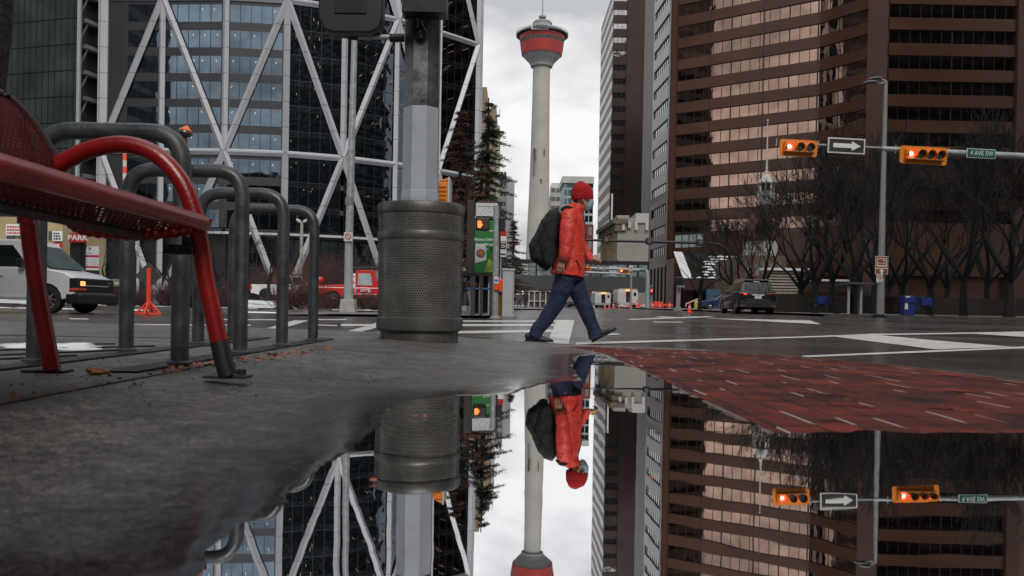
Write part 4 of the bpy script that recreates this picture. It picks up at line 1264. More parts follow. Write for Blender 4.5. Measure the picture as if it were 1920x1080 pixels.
# window box standing out of the rim towards the street
mb = MB(); p = at(1012, 68, 486.3)
mb.b2((p.x - 5.0, 485.2, hz(73) ), (p.x + 5.0, 487.2, hz(63.5))); mb.mi = 1
for k in range(6): mb.b2((p.x - 3.9 + k * 1.4, 484.9, hz(71.5)), (p.x - 3.0 + k * 1.4, 485.19, hz(65)))
mb.build('lookout_box', [mat('box_white', (.42, .43, .45), .6), M['carglass']], T)

# ------------------------------------------------------------------ old bank building, skywalk, far blocks
def slab(name, label, cat, px0, px1, pyt, Y, dep, mt, z0=.2, group=None, windows=None, wmat=None, roofm=None, cols=(0, 1), wp='window', pyb=None):
    a, b_ = at(px0, pyt, Y), at(px1, pyt, Y)
    if pyb: z0 = at(px0, pyb, Y).z
    o = thing(name, label, cat, ((a.x + b_.x) / 2, Y, z0), group)
    mb = MB(); mb.b2((a.x, Y, z0), (b_.x, Y + dep, a.z)); mb.build('wall', mt, o)
    if windows:
        nr, nc, zs_, hs, ww = windows
        for r in range(nr):
            z = z0 + zs_ * (r + .35); m_ = MB()
            for c in range(nc):
                x = a.x + (b_.x - a.x) * (cols[0] + (cols[1] - cols[0]) * (c + .5) / nc); w2 = (b_.x - a.x) * (cols[1] - cols[0]) / nc * ww / 2
                m_.b2((x - w2, Y - .06, z), (x + w2, Y + .3, z + hs))
                if nr * nc <= 64: m_.build(wp, wmat or M['carglass'], o); m_ = MB()
            if m_.v: m_.build('window_row', wmat or M['carglass'], o)
    return o, a, b_
tan = mat('tan_stone', (.36, .27, .17), .8, 0, .2, .3)
pale = mat('pale_render', (.52, .51, .48), .8, 0, .1, .2)
greyc = mat('grey_concrete', (.33, .33, .33), .8, 0, .1, .2)
slab('office_block', 'tan stone block rising just right of the white lattice tower, behind the spruce', 'building', 892, 913, 163, 190, 20, tan, windows=(9, 2, 5.2, 1.8, .5), wmat=mat('tan_window', (.10, .09, .08), .4))
o, a, b_ = slab('office_block', 'tan block with balconies on its right edge, behind the green spruce top', 'building', 911, 931, 202, 215, 20, mat('tan_stone2', (.33, .25, .17), .8, 0, .2, .3), windows=(11, 2, 4.4, 1.6, .4), wmat=mat('tan_window2', (.12, .10, .08), .4))
mb = MB()
for k in range(11): mb.b2((b_.x, 214.2, 6 + k * 4.4), (b_.x + .9, 216, 6.3 + k * 4.4)); mb.tube([(b_.x + .8, 214.3, 6 + k * 4.4), (b_.x + .8, 214.3, 7.6 + k * 4.4)], .08, 4)
mb.build('balcony', greyc, o)
slab('office_block', 'white edged block right of the tan blocks, behind the spruce', 'building', 931, 937, 235, 230, 14, pale)
slab('office_block', 'dark grey topped block behind the drooping spruce branch', 'building', 933, 950, 325, 300, 20, mat('dgrey', (.2, .2, .21), .8, 0, .1, .2), windows=(14, 3, 3.6, 1.5, .7))
slab('office_block', 'pale grey block left of the observation tower foot', 'building', 949, 965, 338, 320, 20, greyc, windows=(2, 3, 3.6, 1.5, .5))
slab('apartment_building', 'pale balcony block between the observation tower and the red hat', 'building', 1033, 1060, 362, 330, 20, mat('pale_block', (.36, .35, .34), .8, 0, .1, .2), windows=(14, 3, 3.5, 1.7, .86), wmat=mat('shade_window', (.09, .09, .085), .5))
o, a, b_ = slab('roof_house', 'white box on top of the pale balcony block', 'building', 1034, 1056, 343, 332, 14, M['offwhite'], pyb=363)
o, a, b_ = slab('apartment_building', 'tall teal glass apartment tower just behind the red hat', 'building', 1057, 1113, 344, 300, 20, mat('teal_frame', (.42, .46, .47), .6, 0, .1, .2), windows=(15, 7, 3.1, 2.2, .8), wmat=mirror_glass('teal_glass', (.20, .34, .38), .1))
mb = MB(); mb.b2((a.x - .6, 298.5, a.z), (b_.x, 320, a.z + 2.4)); mb.build('roof', pale, o)
slab('apartment_building', 'orange brick apartment block with white windows right of the man', 'building', 1088, 1113, 421, 205, 18, mat('orange_brick', (.42, .12, .065), .8, 0, .15, .5), windows=(6, 2, 3.5, 2.0, .5), wmat=pale)

slab('street_end', 'low dim buildings closing the far end of the street under the footbridge', 'building', 960, 1135, 552, 430, 20, mat('far_dim', (.10, .085, .08), .9, 0, .5, .05), windows=(4, 16, 3.2, 1.8, .5))
# old sandstone bank with cornice and half columns
O = thing('bank_building', 'old sandstone corner building with heavy cornice and pale plastered side', 'building', (at(1170, 570, 128).x, 128, .6))
sand = mat('sandstone', (.33, .25, .15), .8, 0, .25, .8, .3, 4)
pl = mat('plaster', (.36, .335, .30), .85, 0, .12, .15)
YO = 128
a = at(1158, 409, YO); b_ = at(1217, 409, YO); zt = a.z
mb = MB(); mb.b2((a.x, YO, .5), (b_.x, YO + 24, zt)); q_ = at(1180, 402, YO); mb.b2((q_.x - 1.9, YO - .05, zt), (q_.x, YO + 20, at(1180, 404, YO).z))
mb.build('side_wall', pl, O)
q0, q1 = at(1192, 400, YO), at(1216, 400, YO); mb = MB(); mb.b2((q0.x, YO - .3, at(1192, 418, YO).z), (q1.x, YO + 10, at(1192, 400, YO).z)); mb.build('parapet_box', pale, O)
for px, p0, p1 in ((1169, 412, 432), (1180.5, 416, 428), (1193, 412, 432), (1213, 412, 432)):
    p = at(px, p0, YO - .3); MB().b2((p.x - .22, YO - .5, at(px, p1, YO).z), (p.x + .22, YO - .02, p.z)).build('wall_fitting', pale, O)
FA, FB = (at(1131, 570, 146).x, 146), (at(1158, 570, 128).x, 128)
mb = MB(); mb.wall(FA, FB, .5, zt - 2.0, -1.0, 0); mb.build('front_wall', sand, O)
for t0 in (.04, .24, .44, .64, .86):
    p = lerp2(FA, FB, t0 + .03); MB().lathe([(.62, 8.2), (.5, 8.8), (.44, zt - 3.4), (.62, zt - 2.8), (.75, zt - 2.1)], (p[0] - .1, p[1] - .1, 0), 10).build('half_column', sand, O, True)
mb = MB()
for t0 in (.12, .32, .52, .74): mb.wall(lerp2(FA, FB, t0), lerp2(FA, FB, t0 + .10), 9, 14.5, 0, .06)
mb.build('window', M['carglass'], O)
mb = MB(); mb.wall(FA, (FB[0] + .3, FB[1] - .4), zt - 2.0, zt - .9, -.8, 1.0); mb.wall(FA, (FB[0] + .5, FB[1] - .6), zt - .9, zt - .2, -.8, 1.5); mb.wall(FA, FB, 7.4, 8.2, -.8, .7)
mb.build('cornice', mat('cornice_dark', (.16, .13, .09), .85, 0, .4, 1), O)
p = at(1147, 400, 130); MB().tube([(p.x, 130, zt - .5), (p.x, 130, at(1147, 363, 130).z)], .14, 6).build('flagpole', M['white'], O)

# skywalk bridge over the street
S_ = thing('skywalk', 'enclosed glass footbridge crossing the street behind the man', 'bridge', (at(1090, 500, 118).x, 118, 3))
x0, x1 = at(975, 520, 118).x, at(1217, 520, 118).x
zb, zm, z2 = at(1090, 545, 118).z, at(1090, 518, 118).z, at(1090, 488, 118).z
MB().b2((x0 - 4, 118, zb), (x1, 123, zm)).build('deck', mat('bridge_dark', (.055, .06, .065), .6, .2, .1, .3), S_)
MB().b2((x0 - 4, 118, z2 - .5), (x1, 123, z2)).build('roof', mull_dark, S_)
MB().b2((x0 - 4, 118.25, zm), (x1, 118.3, z2 - .5)).build('glazing', mirror_glass('bridge_glass', (.26, .31, .30), .15, .1, .3), S_)
k = 0; x = x0 - 3
while x < x1:
    MB().b2((x - .1, 118.05, zm), (x + .1, 118.24, z2 - .5)).build('mullion', mull_dark, S_); x += 1.45 if k % 3 else 2.4; k += 1
blm = mat('pale_blind', (.38, .45, .43), .6)
for k in (0, 3, 6): MB().b2((x0 + k * 2.1, 118.02, zm + .1), (x0 + k * 2.1 + 1.1, 118.06, z2 - .7)).build('blind', blm, S_)
# low dark masses under the bridge
slab('shopfront', 'dark street-level shopfront under the footbridge, behind the work trucks', 'building', 1130, 1222, 552, 131, 6, mat('dark_shop', (.07, .05, .04), .8, 0, .4, .3))
o, a, b_ = slab('glass_porch', 'steel and glass porch with orange lights left of the man under the footbridge', 'building', 992, 1066, 534, 135, 6, mat('porch_back', (.10, .08, .07), .8, 0, .6, .6))
mb = MB()
for k in range(8): x = a.x + (b_.x - a.x) * k / 7; mb.b2((x - .1, 134.7, .5), (x + .1, 134.95, a.z))
for z in (1.6, 3.2, a.z - .1): mb.b2((a.x, 134.72, z), (b_.x, 134.94, z + .15))
mb.build('frame', M['offwhite'], o)
mb = MB(); rnd = random.Random(2)
for _ in range(6): x = rnd.uniform(a.x + 1, b_.x - 1); z = rnd.choice([3.6, 3.3, 2.2]); mb.b2((x, 134.6, z), (x + rnd.uniform(.5, 2), 134.71, z + .45))
mb.build('shop_sign', mat('shop_orange', (.6, .13, .04), .5), o)

# domed hall with spire behind the bare trees
H_ = thing('domed_hall', 'sandstone hall with dark red dome, white cupola and thin spire behind the bare trees', 'building', (at(1425, 570, 95).x, 95, .6))
Yh = 95
def A2(px, py): return at(px, py, Yh)
c = A2(1424, 500)
mb = MB(); mb.b2((A2(1402, 470).x, 96, .5), (A2(1480, 470).x, 110, A2(1430, 478).z)); mb.build('wall', mat('hall_stone', (.15, .095, .07), .85, 0, .25, .5), H_)
mb = MB()
for px in (1410, 1424, 1438, 1452, 1466):
    for py in (545, 505): p = A2(px, py); mb.b2((p.x - .22, 95.9, p.z - .7), (p.x + .22, 96.1, p.z + .7))
mb.build('window', mat('pale_window', (.2, .21, .21), .4), H_)
r_ = (A2(1458, 470).x - A2(1392, 470).x) / 2; c = at(1426, 420, 101)
mb = MB(); zb = A2(1430, 445).z; zt = A2(1430, 385).z
MB().lathe([(r_ * 1.02, A2(1430, 478).z - .2), (r_ * 1.02, zb)], (c.x, 101, 0), 24).build('drum', mat('drum_white', (.42, .40, .37), .8, 0, .2, .6), H_, True)
MB().lathe([(r_ * 1.04, zb), (r_ * .98, zb + (zt - zb) * .35), (r_ * .78, zb + (zt - zb) * .68), (r_ * .45, zb + (zt - zb) * .92), (r_ * .16, zt), (0, zt)], (c.x, 101, 0), 24).build('dome', mat('dome_red', (.10, .03, .025), .6, 0, .2, 1), H_, True)
cu_ = thing('cupola', None, None, (A2(1436, 470).x, 99, 0)); cu_.parent = H_; cu_.location = (A2(1436, 470).x - H_.location.x, 99 - 95, -.6)
wh = mat('cupola_white', (.55, .52, .48), .6, 0, .15, 2)
X, cuY = at(1437, 350, 99).x, 99
Zc = lambda py: at(1437, py, cuY).z
mb = MB(); mb.lathe([(1.05, Zc(385)), (1.05, Zc(362)), (1.15, Zc(361)), (.95, Zc(360))], (X, cuY, 0), 8, close=True); mb.build('cupola_base', wh, cu_)
mb = MB()
for k in range(8):
    a_ = 2 * math.pi * (k + .5) / 8; mb.tube([(X + math.cos(a_) * .85, cuY + math.sin(a_) * .85, Zc(361)), (X + math.cos(a_) * .85, cuY + math.sin(a_) * .85, Zc(345))], .11, 6)
mb.build('column', wh, cu_)
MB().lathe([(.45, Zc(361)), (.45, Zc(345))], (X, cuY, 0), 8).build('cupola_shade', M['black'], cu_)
MB().lathe([(.9, Zc(345.5)), (1.15, Zc(344)), (1.15, Zc(342.5)), (.85, Zc(340)), (.72, Zc(335)), (.45, Zc(330)), (.22, Zc(326)), (.28, Zc(324)), (.16, Zc(321)), (.12, Zc(318))], (X, cuY, 0), 16).build('cupola_roof', wh, cu_, True)
MB().tube([(X, cuY, Zc(320)), (X, cuY, Zc(290)), (X, cuY, Zc(228))], [.14, .10, .05], 8).build('spire', wh, cu_)
MB().ball((X, cuY, Zc(226)), .13).build('spire_ball', wh, cu_)
# pale lattice wall beside the dark SUV
lw_ = thing('lattice_wall', 'pale pierced block wall between the dark SUV and the black trees', 'wall', at(1478, 560, 62))
a, b_ = at(1440, 570, 62), at(1496, 508, 62)
MB().b2((a.x, 62, .3), (b_.x, 62.4, b_.z)).build('panel', mat('lattice_back', (.16, .14, .11), .8), lw_)
mb = MB()
nx = 22; nz = 14
for i in range(nx):
    for j in range(nz):
        x = a.x + (b_.x - a.x) * (i + .5 * (j % 2)) / nx; z = .5 + (b_.z - .55) * (j + .5) / nz
        mb.b2((x - .05, 61.9, z - .055), (x + .05, 62.0, z + .055))
mb.build('pierced_block', mat('lattice_pale', (.42, .38, .31), .8), lw_)
MB().b2((a.x - .5, 61.6, b_.z), (b_.x + .8, 62.6, b_.z + .18)).build('coping', M['snow'], lw_)
# far-left street block with signs
o, a, b_ = slab('shop_building', 'yellow walled shop block with wall signs at the far left behind the van', 'building', -60, 118, 405, 95, 10, mat('yellow_wall', (.34, .27, .14), .8, 0, .15, .3))
mb = MB(); 
for px, py in ((20, 450), (42, 450), (98, 442)): p = at(px, py, 94.9); mb.b2((p.x - .4, 94.85, p.z - .5), (p.x + .4, 95.05, p.z + .5))
mb.build('window', M['carglass'], o)
for px0, px1, py0, py1, kind in ((12, 55, 420, 442, 0), (99, 117, 433, 452, 1), (102, 116, 456, 470, 2)):
    p0, p1 = at(px0, py0, 94.7), at(px1, py1, 94.7); mb = MB(); mb.b2((p0.x, 94.6, p1.z), (p1.x, 94.8, p0.z)); mb.mi = 1
    r3 = random.Random(px0)
    for r_ in range(3):
        x = p0.x + .15; z = p0.z - (p0.z - p1.z) * (.25 + .27 * r_)
        while x < p1.x - .3:
            l = r3.uniform(.12, .3); mb.b2((x, 94.56, z - .09), (x + l, 94.595, z + .09)); x += l + .08
    mb.build('wall_sign', [M['signred'] if kind == 2 else M['sign_white'], [M['signred'], M['sign_black'], M['letter']][kind]], o)
# ------------------------------------------------------------------ mast arm with traffic lights (right)
YS = 27.0
ma = thing('signal_mast', 'grey steel mast arm reaching in from the right with traffic lights and signs', 'signal mast', (18.6, YS, .2))
pA, pB = at(1461, 268.5, YS), at(1925, 293, YS); dd = (pB - pA).normalized()
E_ = pA + dd * ((18.6 - pA.x) / dd.x)
MB().tube([pA, pA.lerp(E_, .33)], [.05, .062], 14).build('arm_tip', mat('arm_dull', (.16, .165, .17), .4, .6, .2, 5), ma, True)
MB().tube([pA.lerp(E_, .33), E_], [.078, .11], 16).build('arm', M['galv'], ma, True)
MB().tube([(18.6, YS, .15), (18.6, YS, 7.2)], [.16, .12], 16).build('pole', M['galv'], ma, True)
AX = Matrix(((dd.x, 0, -dd.z), (0, 1, 0), (dd.z, 0, dd.x)))
def sig_head(px, py, wpx, hpx, n, label, Y=YS, M3=AX, group=None, small=False):
    c = at(px, py, Y - .14); k = Y / FPX
    o = thing('traffic_light', label, 'traffic light', c, group)
    w_, h_ = wpx * k, hpx * k
    C_ = Vector(c)
    def bx(x, y, z, a, b_, e, mb): mb.box(C_ + M3 @ Vector((x, y, z)), (a, b_, e), M3)
    mb = MB(); r = h_ * .14; pts = []
    for sx_, sz_ in ((-1, -1), (1, -1), (1, 1), (-1, 1)):
        for q in range(4):
            a = {(-1, -1): math.pi, (1, -1): 1.5 * math.pi, (1, 1): 0, (-1, 1): .5 * math.pi}[(sx_, sz_)] + q / 3 * math.pi / 2
            pts.append(C_ + M3 @ Vector((sx_ * (w_ / 2 - r) + math.cos(a) * r, 0, sz_ * (h_ / 2 - r) + math.sin(a) * r)))
    mb.prism(pts, (0, .02, 0)); mb.build('backplate', M['yellow'], o)
    mb = MB(); bx(0, -.07, 0, w_ * .80, .12, h_ * .62, mb)
    mb.build('housing', M['yellow'], o, bevel=.012)
    lr = h_ * .225
    for i in range(n):
        x = (i - (n - 1) / 2) * w_ * .80 / n
        RX = Matrix.Rotation(R(90), 3, 'X')
        mb = MB(); mb.lathe([(0, .0), (lr * .6, .008), (lr, .0)], C_ + M3 @ Vector((x, -.138, 0)), 16, M3 @ RX)
        ln = mb.build('lens', M['glow_red'] if i == 0 else (M['lens_dark'] if i == 1 else M['lens_dark2']), o, True)
        if i == 0:
            MB().lathe([(0, .012), (lr * .55, .012), (lr * .6, .0)], C_ + M3 @ Vector((x - lr * .1, -.138, lr * .05)), 16, M3 @ RX).build('lit_core', M['glow_core'], ln, True)
        mb = MB(); S = 18                                    # cutaway visor
        for j in range(2):
            for q in range(S + 1):
                a = R(-35) + R(250) * q / S
                d_ = (-.13, -.13 - lr * 1.3)[j]
                rr = lr * 1.06
                mb.v.append(C_ + M3 @ Vector((x + math.cos(a) * rr, d_, math.sin(a) * rr)))
        for q in range(S): mb.f.append((q, q + 1, S + 2 + q, S + 1 + q)); mb.m.append(0)
        mb.build('visor', mat('visor_' + str(i), (.30, .09, .012), .5) if i < 1 and px < 0 else M['yellow'], o, True)
    if not small:
        mb = MB(); bx(0, -.14, -h_ * .30, w_ * .76, .06, h_ * .045, mb); mb.build('hinge_rail', mat('hinge', (.03, .02, .015), .5), o)
        mb = MB()
        for s_ in (-1, 1): mb.tube([C_ + M3 @ Vector((s_ * w_ * .56, .12, h_ * .1)), C_ + M3 @ Vector((s_ * w_ * .56, .12, h_ * .55))], .018, 6)
        mb.build('clamp', M['galv'], o)
    return o
sig_head(1497, 277.5, 70, 31, 3, 'yellow horizontal three-lamp signal with its left lamp lit red')
sig_head(1731.5, 291.5, 88, 33, 4, 'yellow horizontal four-lamp signal with its left lamp lit red')
def panel(name, label, cat, px, py, wpx, hpx, Y, border, face, bw=.07, M3=AX, group=None):
    c = at(px, py, Y); k = Y / FPX; o = thing(name, label, cat, c, group); w_, h_ = wpx * k, hpx * k
    mb = MB(); mb.box(c, (w_, .02, h_), M3); mb.build('plate', border, o, bevel=.004)
    mb = MB(); mb.box(c + Vector((0, -.014, 0)), (w_ * (1 - bw), .006, h_ * (1 - bw * w_ / h_)), M3); mb.build('face', face, o)
    return o, c, w_, h_
rotm = AX.to_euler()
def rtext(): return (AX @ Matrix.Rotation(R(90), 3, 'X')).to_euler()
o, c, w_, h_ = panel('one_way_sign', 'black sign with white arrow pointing right between the two traffic lights', 'sign', 1587, 273.5, 70, 29, YS - .14, M['sign_white'], M['sign_black'], .075)
def arrow(o, c, w_, h_, M3, d=1, mt=None):
    P = [(-.36, -.14), (.14, -.14), (.14, -.30), (.38, 0), (.14, .30), (.14, .14), (-.36, .14)]
    P = [c + M3 @ Vector((d * x * w_, -.019, z * h_)) for x, z in (P if d > 0 else P)]
    if d < 0: P = P[::-1]
    MB().prism(P, (0, -.003, 0)).build('arrow', mt or M['letter'], o)
arrow(o, c, w_, h_, AX)
o, c, w_, h_ = panel('street_sign', 'green street name sign reading 4 AVE SW at the right of the mast arm', 'sign', 1839.5, 288, 54, 17.5, YS - .16, M['sign_white'], M['green_sign'], .045)
text('4 AVE SW', .215, c + Vector((.01, -.024, 0)), M['letter'], o, M=rtext(), sx=.80)

# far signal mast
YF = 82.0
kF = YF / FPX
I3 = Matrix.Identity(3)
fm = thing('signal_mast', 'far grey signal mast arm in front of the footbridge', 'signal mast', at(1214, 578, YF))
MB().tube([at(1085, 502, YF), at(1150, 504, YF), at(1205, 506.5, YF), at(1213, 509, YF), at(1214.5, 520, YF), at(1213.5, 579, YF)], [.12, .14, .17, .18, .19, .24], 10).build('pole', M['galv'], fm, True)
MB().tube([at(1085, 510, YF + 1), at(1180, 514, YF + 1), at(1183, 518, YF + 1), at(1183, 579, YF + 1)], .11, 8).build('lower_arm', M['galv'], fm, True)
sig_head(1098, 504, 20, 9, 3, 'small yellow signal of three lamps right beside the man\'s far hand', YF, I3, small=True)
sig_head(1170, 508, 18, 9, 3, 'small yellow signal of three lamps on the far mast between white signs', YF, I3, small=True)
o, c, w_, h_ = panel('one_way_sign', 'small black sign with white arrow pointing left on the far mast arm', 'sign', 1128, 502.5, 17, 7.5, YF - .3, M['sign_white'], M['sign_black'], .09, I3); arrow(o, c, w_, h_, I3, -1)
def ring_sign(o, c, r, M3=I3, slash=True, inner=None):
    RX = Matrix.Rotation(R(90), 3, 'X')
    MB().lathe([(r * .72, .0), (r * .72, .006), (r, .006), (r, .0)], c + Vector((0, -.018, 0)), 24, RX).build('red_ring', M['signred'], o)
    if slash: MB().box(c + Vector((0, -.026, 0)), (r * 1.7, .004, r * .2), Matrix.Rotation(R(45), 3, 'Y')).build('slash', M['signred'], o)
o, c, w_, h_ = panel('no_turn_sign', 'small white square sign with red ring on the far mast arm', 'sign', 1183, 503, 7.5, 10, YF - .3, M['sign_white'], M['sign_white'], .08, I3); ring_sign(o, c, w_ * .4)
o, c, w_, h_ = panel('street_sign', 'tiny green street name sign at the elbow of the far mast', 'sign', 1205, 507, 11, 4, YF - .3, M['green_sign'], M['green_sign'], .08, I3)
# dark mast arm crossing the middle, seen against the plaster wall
YD = 60
dm = thing('signal_mast', 'black curved mast arm crossing in front of the old bank building', 'signal mast', at(1374, 578, YD))
MB().tube([at(1096, 450, YD), at(1210, 453, YD), at(1318, 455.5, YD), at(1348, 459, YD), at(1364, 470, YD), at(1371, 490, YD), at(1375, 580, YD)], [.085, .095, .11, .115, .12, .125, .15], 10).build('arm', M['black_m'], dm, True)
for px, py, lb in ((1137, 450, 'black signal head on the black mast arm above the white truck, next to the hand'), (1217, 452.5, 'black signal head on the black mast arm, beside the white striped wall'), (1313, 455, 'black signal head at the curved end of the black mast arm')):
    c = at(px, py, YD - .2); o = thing('traffic_light', lb, 'traffic light', c)
    MB().box(c, (.46, .25, .48)).build('housing', M['black'], o, bevel=.03)
    MB().box(c + Vector((0, -.14, .02)), (.28, .03, .3)).build('door', mat('head_back', (.10, .105, .11), .4), o)

# ------------------------------------------------------------------ poles and lamps
YL = 33
gz = road_z(at(1650, 590, YL).x, YL)
base = gb(1650.5, YL)
lp = thing('street_lamp', 'tall grey street lamp post with twin flat lamp heads in front of the black trees', 'street lamp', (base.x, YL, gz))
tp = at(1661, 152, YL)
MB().tube([(base.x, YL, gz), (base.x, YL, at(1655, 470, YL).z), (tp.x, YL, tp.z)], [.155, .125, .07], 14).build('pole', mat('lamp_grey', (.28, .28, .28), .5, .3, .12, 4, stain=((.16, .15, .14), 5, .62)), lp, True)
MB().lathe([(.0, .0), (.26, .0), (.26, .05), (.17, .08), (.17, .13), (0, .13)], (base.x, YL, gz), 12).build('foot_plate', M['black_m'], lp)
for k, (pa, pb) in enumerate((((1657, 150), (1645, 148)), ((1652, 157), (1636, 155)))):
    a, b_ = at(*pa, YL), at(*pb, YL - .3 * k)
    MB().tube([tp, a, b_], .03, 6).build('lamp_arm', M['galv'], lp)
    mb = MB(); mb.loft([(b_ + Vector((.16, 0, .015)), .05, .08), (b_ + Vector((0, 0, .03)), .065, .15), (b_ + Vector((-.25, 0, .0)), .05, .13), (b_ + Vector((-.36, 0, -.03)), .02, .05)], 12, (0, 1, 0)); mb.build('lamp_head', mat('lamp_head_grey', (.13, .13, .135), .5), lp, True)
o, c, w_, h_ = panel('route_sign', 'brown sign with white building symbol and up arrow on the street lamp post', 'sign', 1653, 497.5, 24, 34, YL - .2, M['sign_white'], mat('brown_sign', (.24, .075, .022), .5), .07, I3)
k = YL / FPX
mb = MB(); mb.box(c + Vector((0, -.02, -h_ * .17)), (w_ * .93, .004, .025))
mb.b2((c.x - .19, c.y - .022, c.z - .04), (c.x + .19, c.y - .018, c.z + .0)); mb.b2((c.x - .19, c.y - .022, c.z), (c.x - .165, c.y - .018, c.z + .27)); mb.b2((c.x + .165, c.y - .022, c.z), (c.x + .19, c.y - .018, c.z + .27)); mb.b2((c.x - .19, c.y - .022, c.z + .25), (c.x + .19, c.y - .018, c.z + .275))
mb.b2((c.x + .06, c.y - .022, c.z + .17), (c.x + .11, c.y - .018, c.z + .22)); mb.build('symbol', M['letter'], o)
text('CALGARY', .085, c + Vector((-.0, -.024, .075)), M['letter'], o, sx=.8)
P = [(-.035, -.12), (.035, -.12), (.035, 0), (.09, 0), (0, .1), (-.09, 0), (-.035, 0)]
MB().prism([c + Vector((x, -.018, z - h_ * .33)) for x, z in P], (0, -.004, 0)).build('arrow', M['letter'], o)
o, c, w_, h_ = panel('no_stopping_sign', 'small white sign with dark ring under the brown sign on the lamp post', 'sign', 1649, 522, 11.5, 16, YL - .2, M['sign_white'], M['sign_white'], .06, I3)
ring_sign(o, c + Vector((0, 0, .05)), .09); MB().box(c + Vector((0, -.02, -.12)), (.16, .004, .02)).build('bar', M['sign_black'], o)

# left signal pole with concrete base and no-stopping sign
YN = 33
b0_ = at(653, 588, YN)
np_ = thing('signal_pole', 'slim pale pole on a square concrete block left of the litter bin', 'pole', b0_)
mb = MB(); w1, w2 = .31, .27; z1 = at(652, 561, YN).z
mb.hexa([(b0_.x - w1, YN - w1, b0_.z), (b0_.x + w1, YN - w1, b0_.z), (b0_.x + w1, YN + w1, b0_.z), (b0_.x - w1, YN + w1, b0_.z), (b0_.x - w2, YN - w2, z1), (b0_.x + w2, YN - w2, z1), (b0_.x + w2, YN + w2, z1), (b0_.x - w2, YN + w2, z1)])
mb.build('concrete_block', mat('block_concrete', (.36, .35, .33), .85, 0, .2, 4, .3, 30), np_, bevel=.02)
t1 = at(654, 470, YN); t2 = at(665, 60, YN)
MB().tube([(b0_.x, YN, z1 - .05), (t1.x, YN, t1.z)], [.19, .165], 10).build('lower_shaft', mat('pale_pole', (.36, .38, .40), .55, .1, .1, 5, stain=((.24, .25, .26), 6, .6)), np_, True)
MB().tube([(t1.x, YN, t1.z), (t2.x, YN, t2.z)], [.164, .12], 10).build('upper_shaft', M['galv'], np_, True)
MB().tube([(t1.x - .005, YN, at(655, 375, YN).z + .1), (t1.x, YN, at(655, 375, YN).z - .2)], .18, 10).build('band', mat('bandm', (.25, .26, .28), .5, .3), np_, True)
o, c, w_, h_ = panel('no_stopping_sign', 'white square no-stopping sign with dark red ring on the slim pale pole', 'sign', 653, 444, 16, 17, YN - .22, M['sign_white'], M['sign_white'], .05, I3); ring_sign(o, c + Vector((0, 0, .01)), .125)
# small twin-armed lamp in front of the tower, far away
YT = 66
b0_ = at(563, 566, YT); lt = thing('street_lamp', 'small far street lamp with two arms like a T between the bike rack legs', 'street lamp', b0_)
t_ = at(566, 418, YT)
MB().tube([b0_, t_], [.16, .12], 8).build('pole', mat('wood_pole', (.30, .28, .22), .7, 0, .2, 3), lt, True)
for s_, (px, py) in ((-1, (556, 411)), (1, (577, 411))):
    e = at(px, py, YT); mb = MB(); mb.tube([t_, t_.lerp(e, .55) + Vector((0, 0, .02))], .06, 6); mb.build('arm', M['galv'], lt)
    mb = MB(); mb.tube([t_.lerp(e, .35), e], [.12, .09], 8); mb.build('lamp_head', pale, lt)
# lamps seen between racks and beside the observation tower
b0_ = at(258, 570, 70); lt = thing('street_lamp', 'slender far lamp post with one short arm between the sign post and van', 'street lamp', b0_)
MB().tube([b0_, at(260, 381, 70)], [.12, .09], 8).build('pole', M['galv'], lt, True)
mb = MB(); mb.tube([at(259, 381, 70), at(268, 381, 70)], .07, 6); mb.build('lamp_head', pale, lt)
# orange-topped lamp behind the first loop
YO_ = 20
c = at(348, 247, YO_); b0_ = at(344, 590, YO_)
ol = thing('warning_lamp', 'lamp with orange cone cap just above the nearest bike rack loop', 'lamp', (b0_.x, YO_, -.08))
MB().tube([(c.x - .02, YO_, -.08), (c.x - .02, YO_, c.z - .05)], .045, 8).build('pole', mat('orange_pole', (.35, .09, .03), .6, 0, .3, 6), ol, True)
MB().lathe([(0, .17), (.03, .155), (.09, .09), (.16, .05), (.165, .03)], (c.x, YO_, c.z - .01), 20, Matrix.Rotation(R(12), 3, 'Y')).build('cap', mat('orange_cap', (.75, .14, .02), .45), ol, True)
MB().lathe([(.16, .03), (.175, -.02), (.13, -.09), (.05, -.12), (0, -.12)], (c.x, YO_, c.z - .01), 20, Matrix.Rotation(R(12), 3, 'Y')).build('bowl', mat('lamp_bowl', (.10, .09, .08), .3), ol, True)
# barber-striped construction pole behind armrest
b0_ = at(233, 570, 72); o = thing('marker_pole', 'thin orange and white construction pole above the second bike rack loop', 'pole', b0_)
mb = MB()
for k in range(8):
    mb.mi = k % 2; mb.tube([at(234, 265 + k * 12, 72), at(234, 277 + k * 12, 72)], .16, 8)
mb.build('striped_head', [M['cone'], pale], o); MB().tube([at(233.5, 361, 72), b0_], .08, 6).build('shaft', M['galv'], o)

# ------------------------------------------------------------------ orange sign stand with grey diamond (seen from behind)
YG = 23.5
b0_ = at(279, 592, YG); sg = thing('sign_stand', 'orange post on splayed feet carrying a diamond sign seen from its grey back', 'road sign', (b0_.x, YG, -.085))
mb = MB(); mb.b2((b0_.x - .055, YG - .06, .1), (b0_.x + .055, YG + .04, at(279, 503, YG).z)); mb.build('post', M['cone'], sg, bevel=.008)
mb = MB()
for dx, dy in ((-.36, -.05), (.36, -.05), (.02, -.36), (0, .36)):
    mb.tube([(b0_.x, YG, .32), (b0_.x + dx, YG + dy, -.05)], .028, 6); mb.tube([(b0_.x, YG, -.05), (b0_.x + dx, YG + dy, -.05)], .03, 6)
    mb.tube([(b0_.x + dx * .5, YG + dy * .5, -.05), (b0_.x + dx * .35, YG + dy * .35, .14)], .02, 5)
mb.build('feet', M['cone'], sg)
c = at(278.5, 517, YG + .08); h = .385
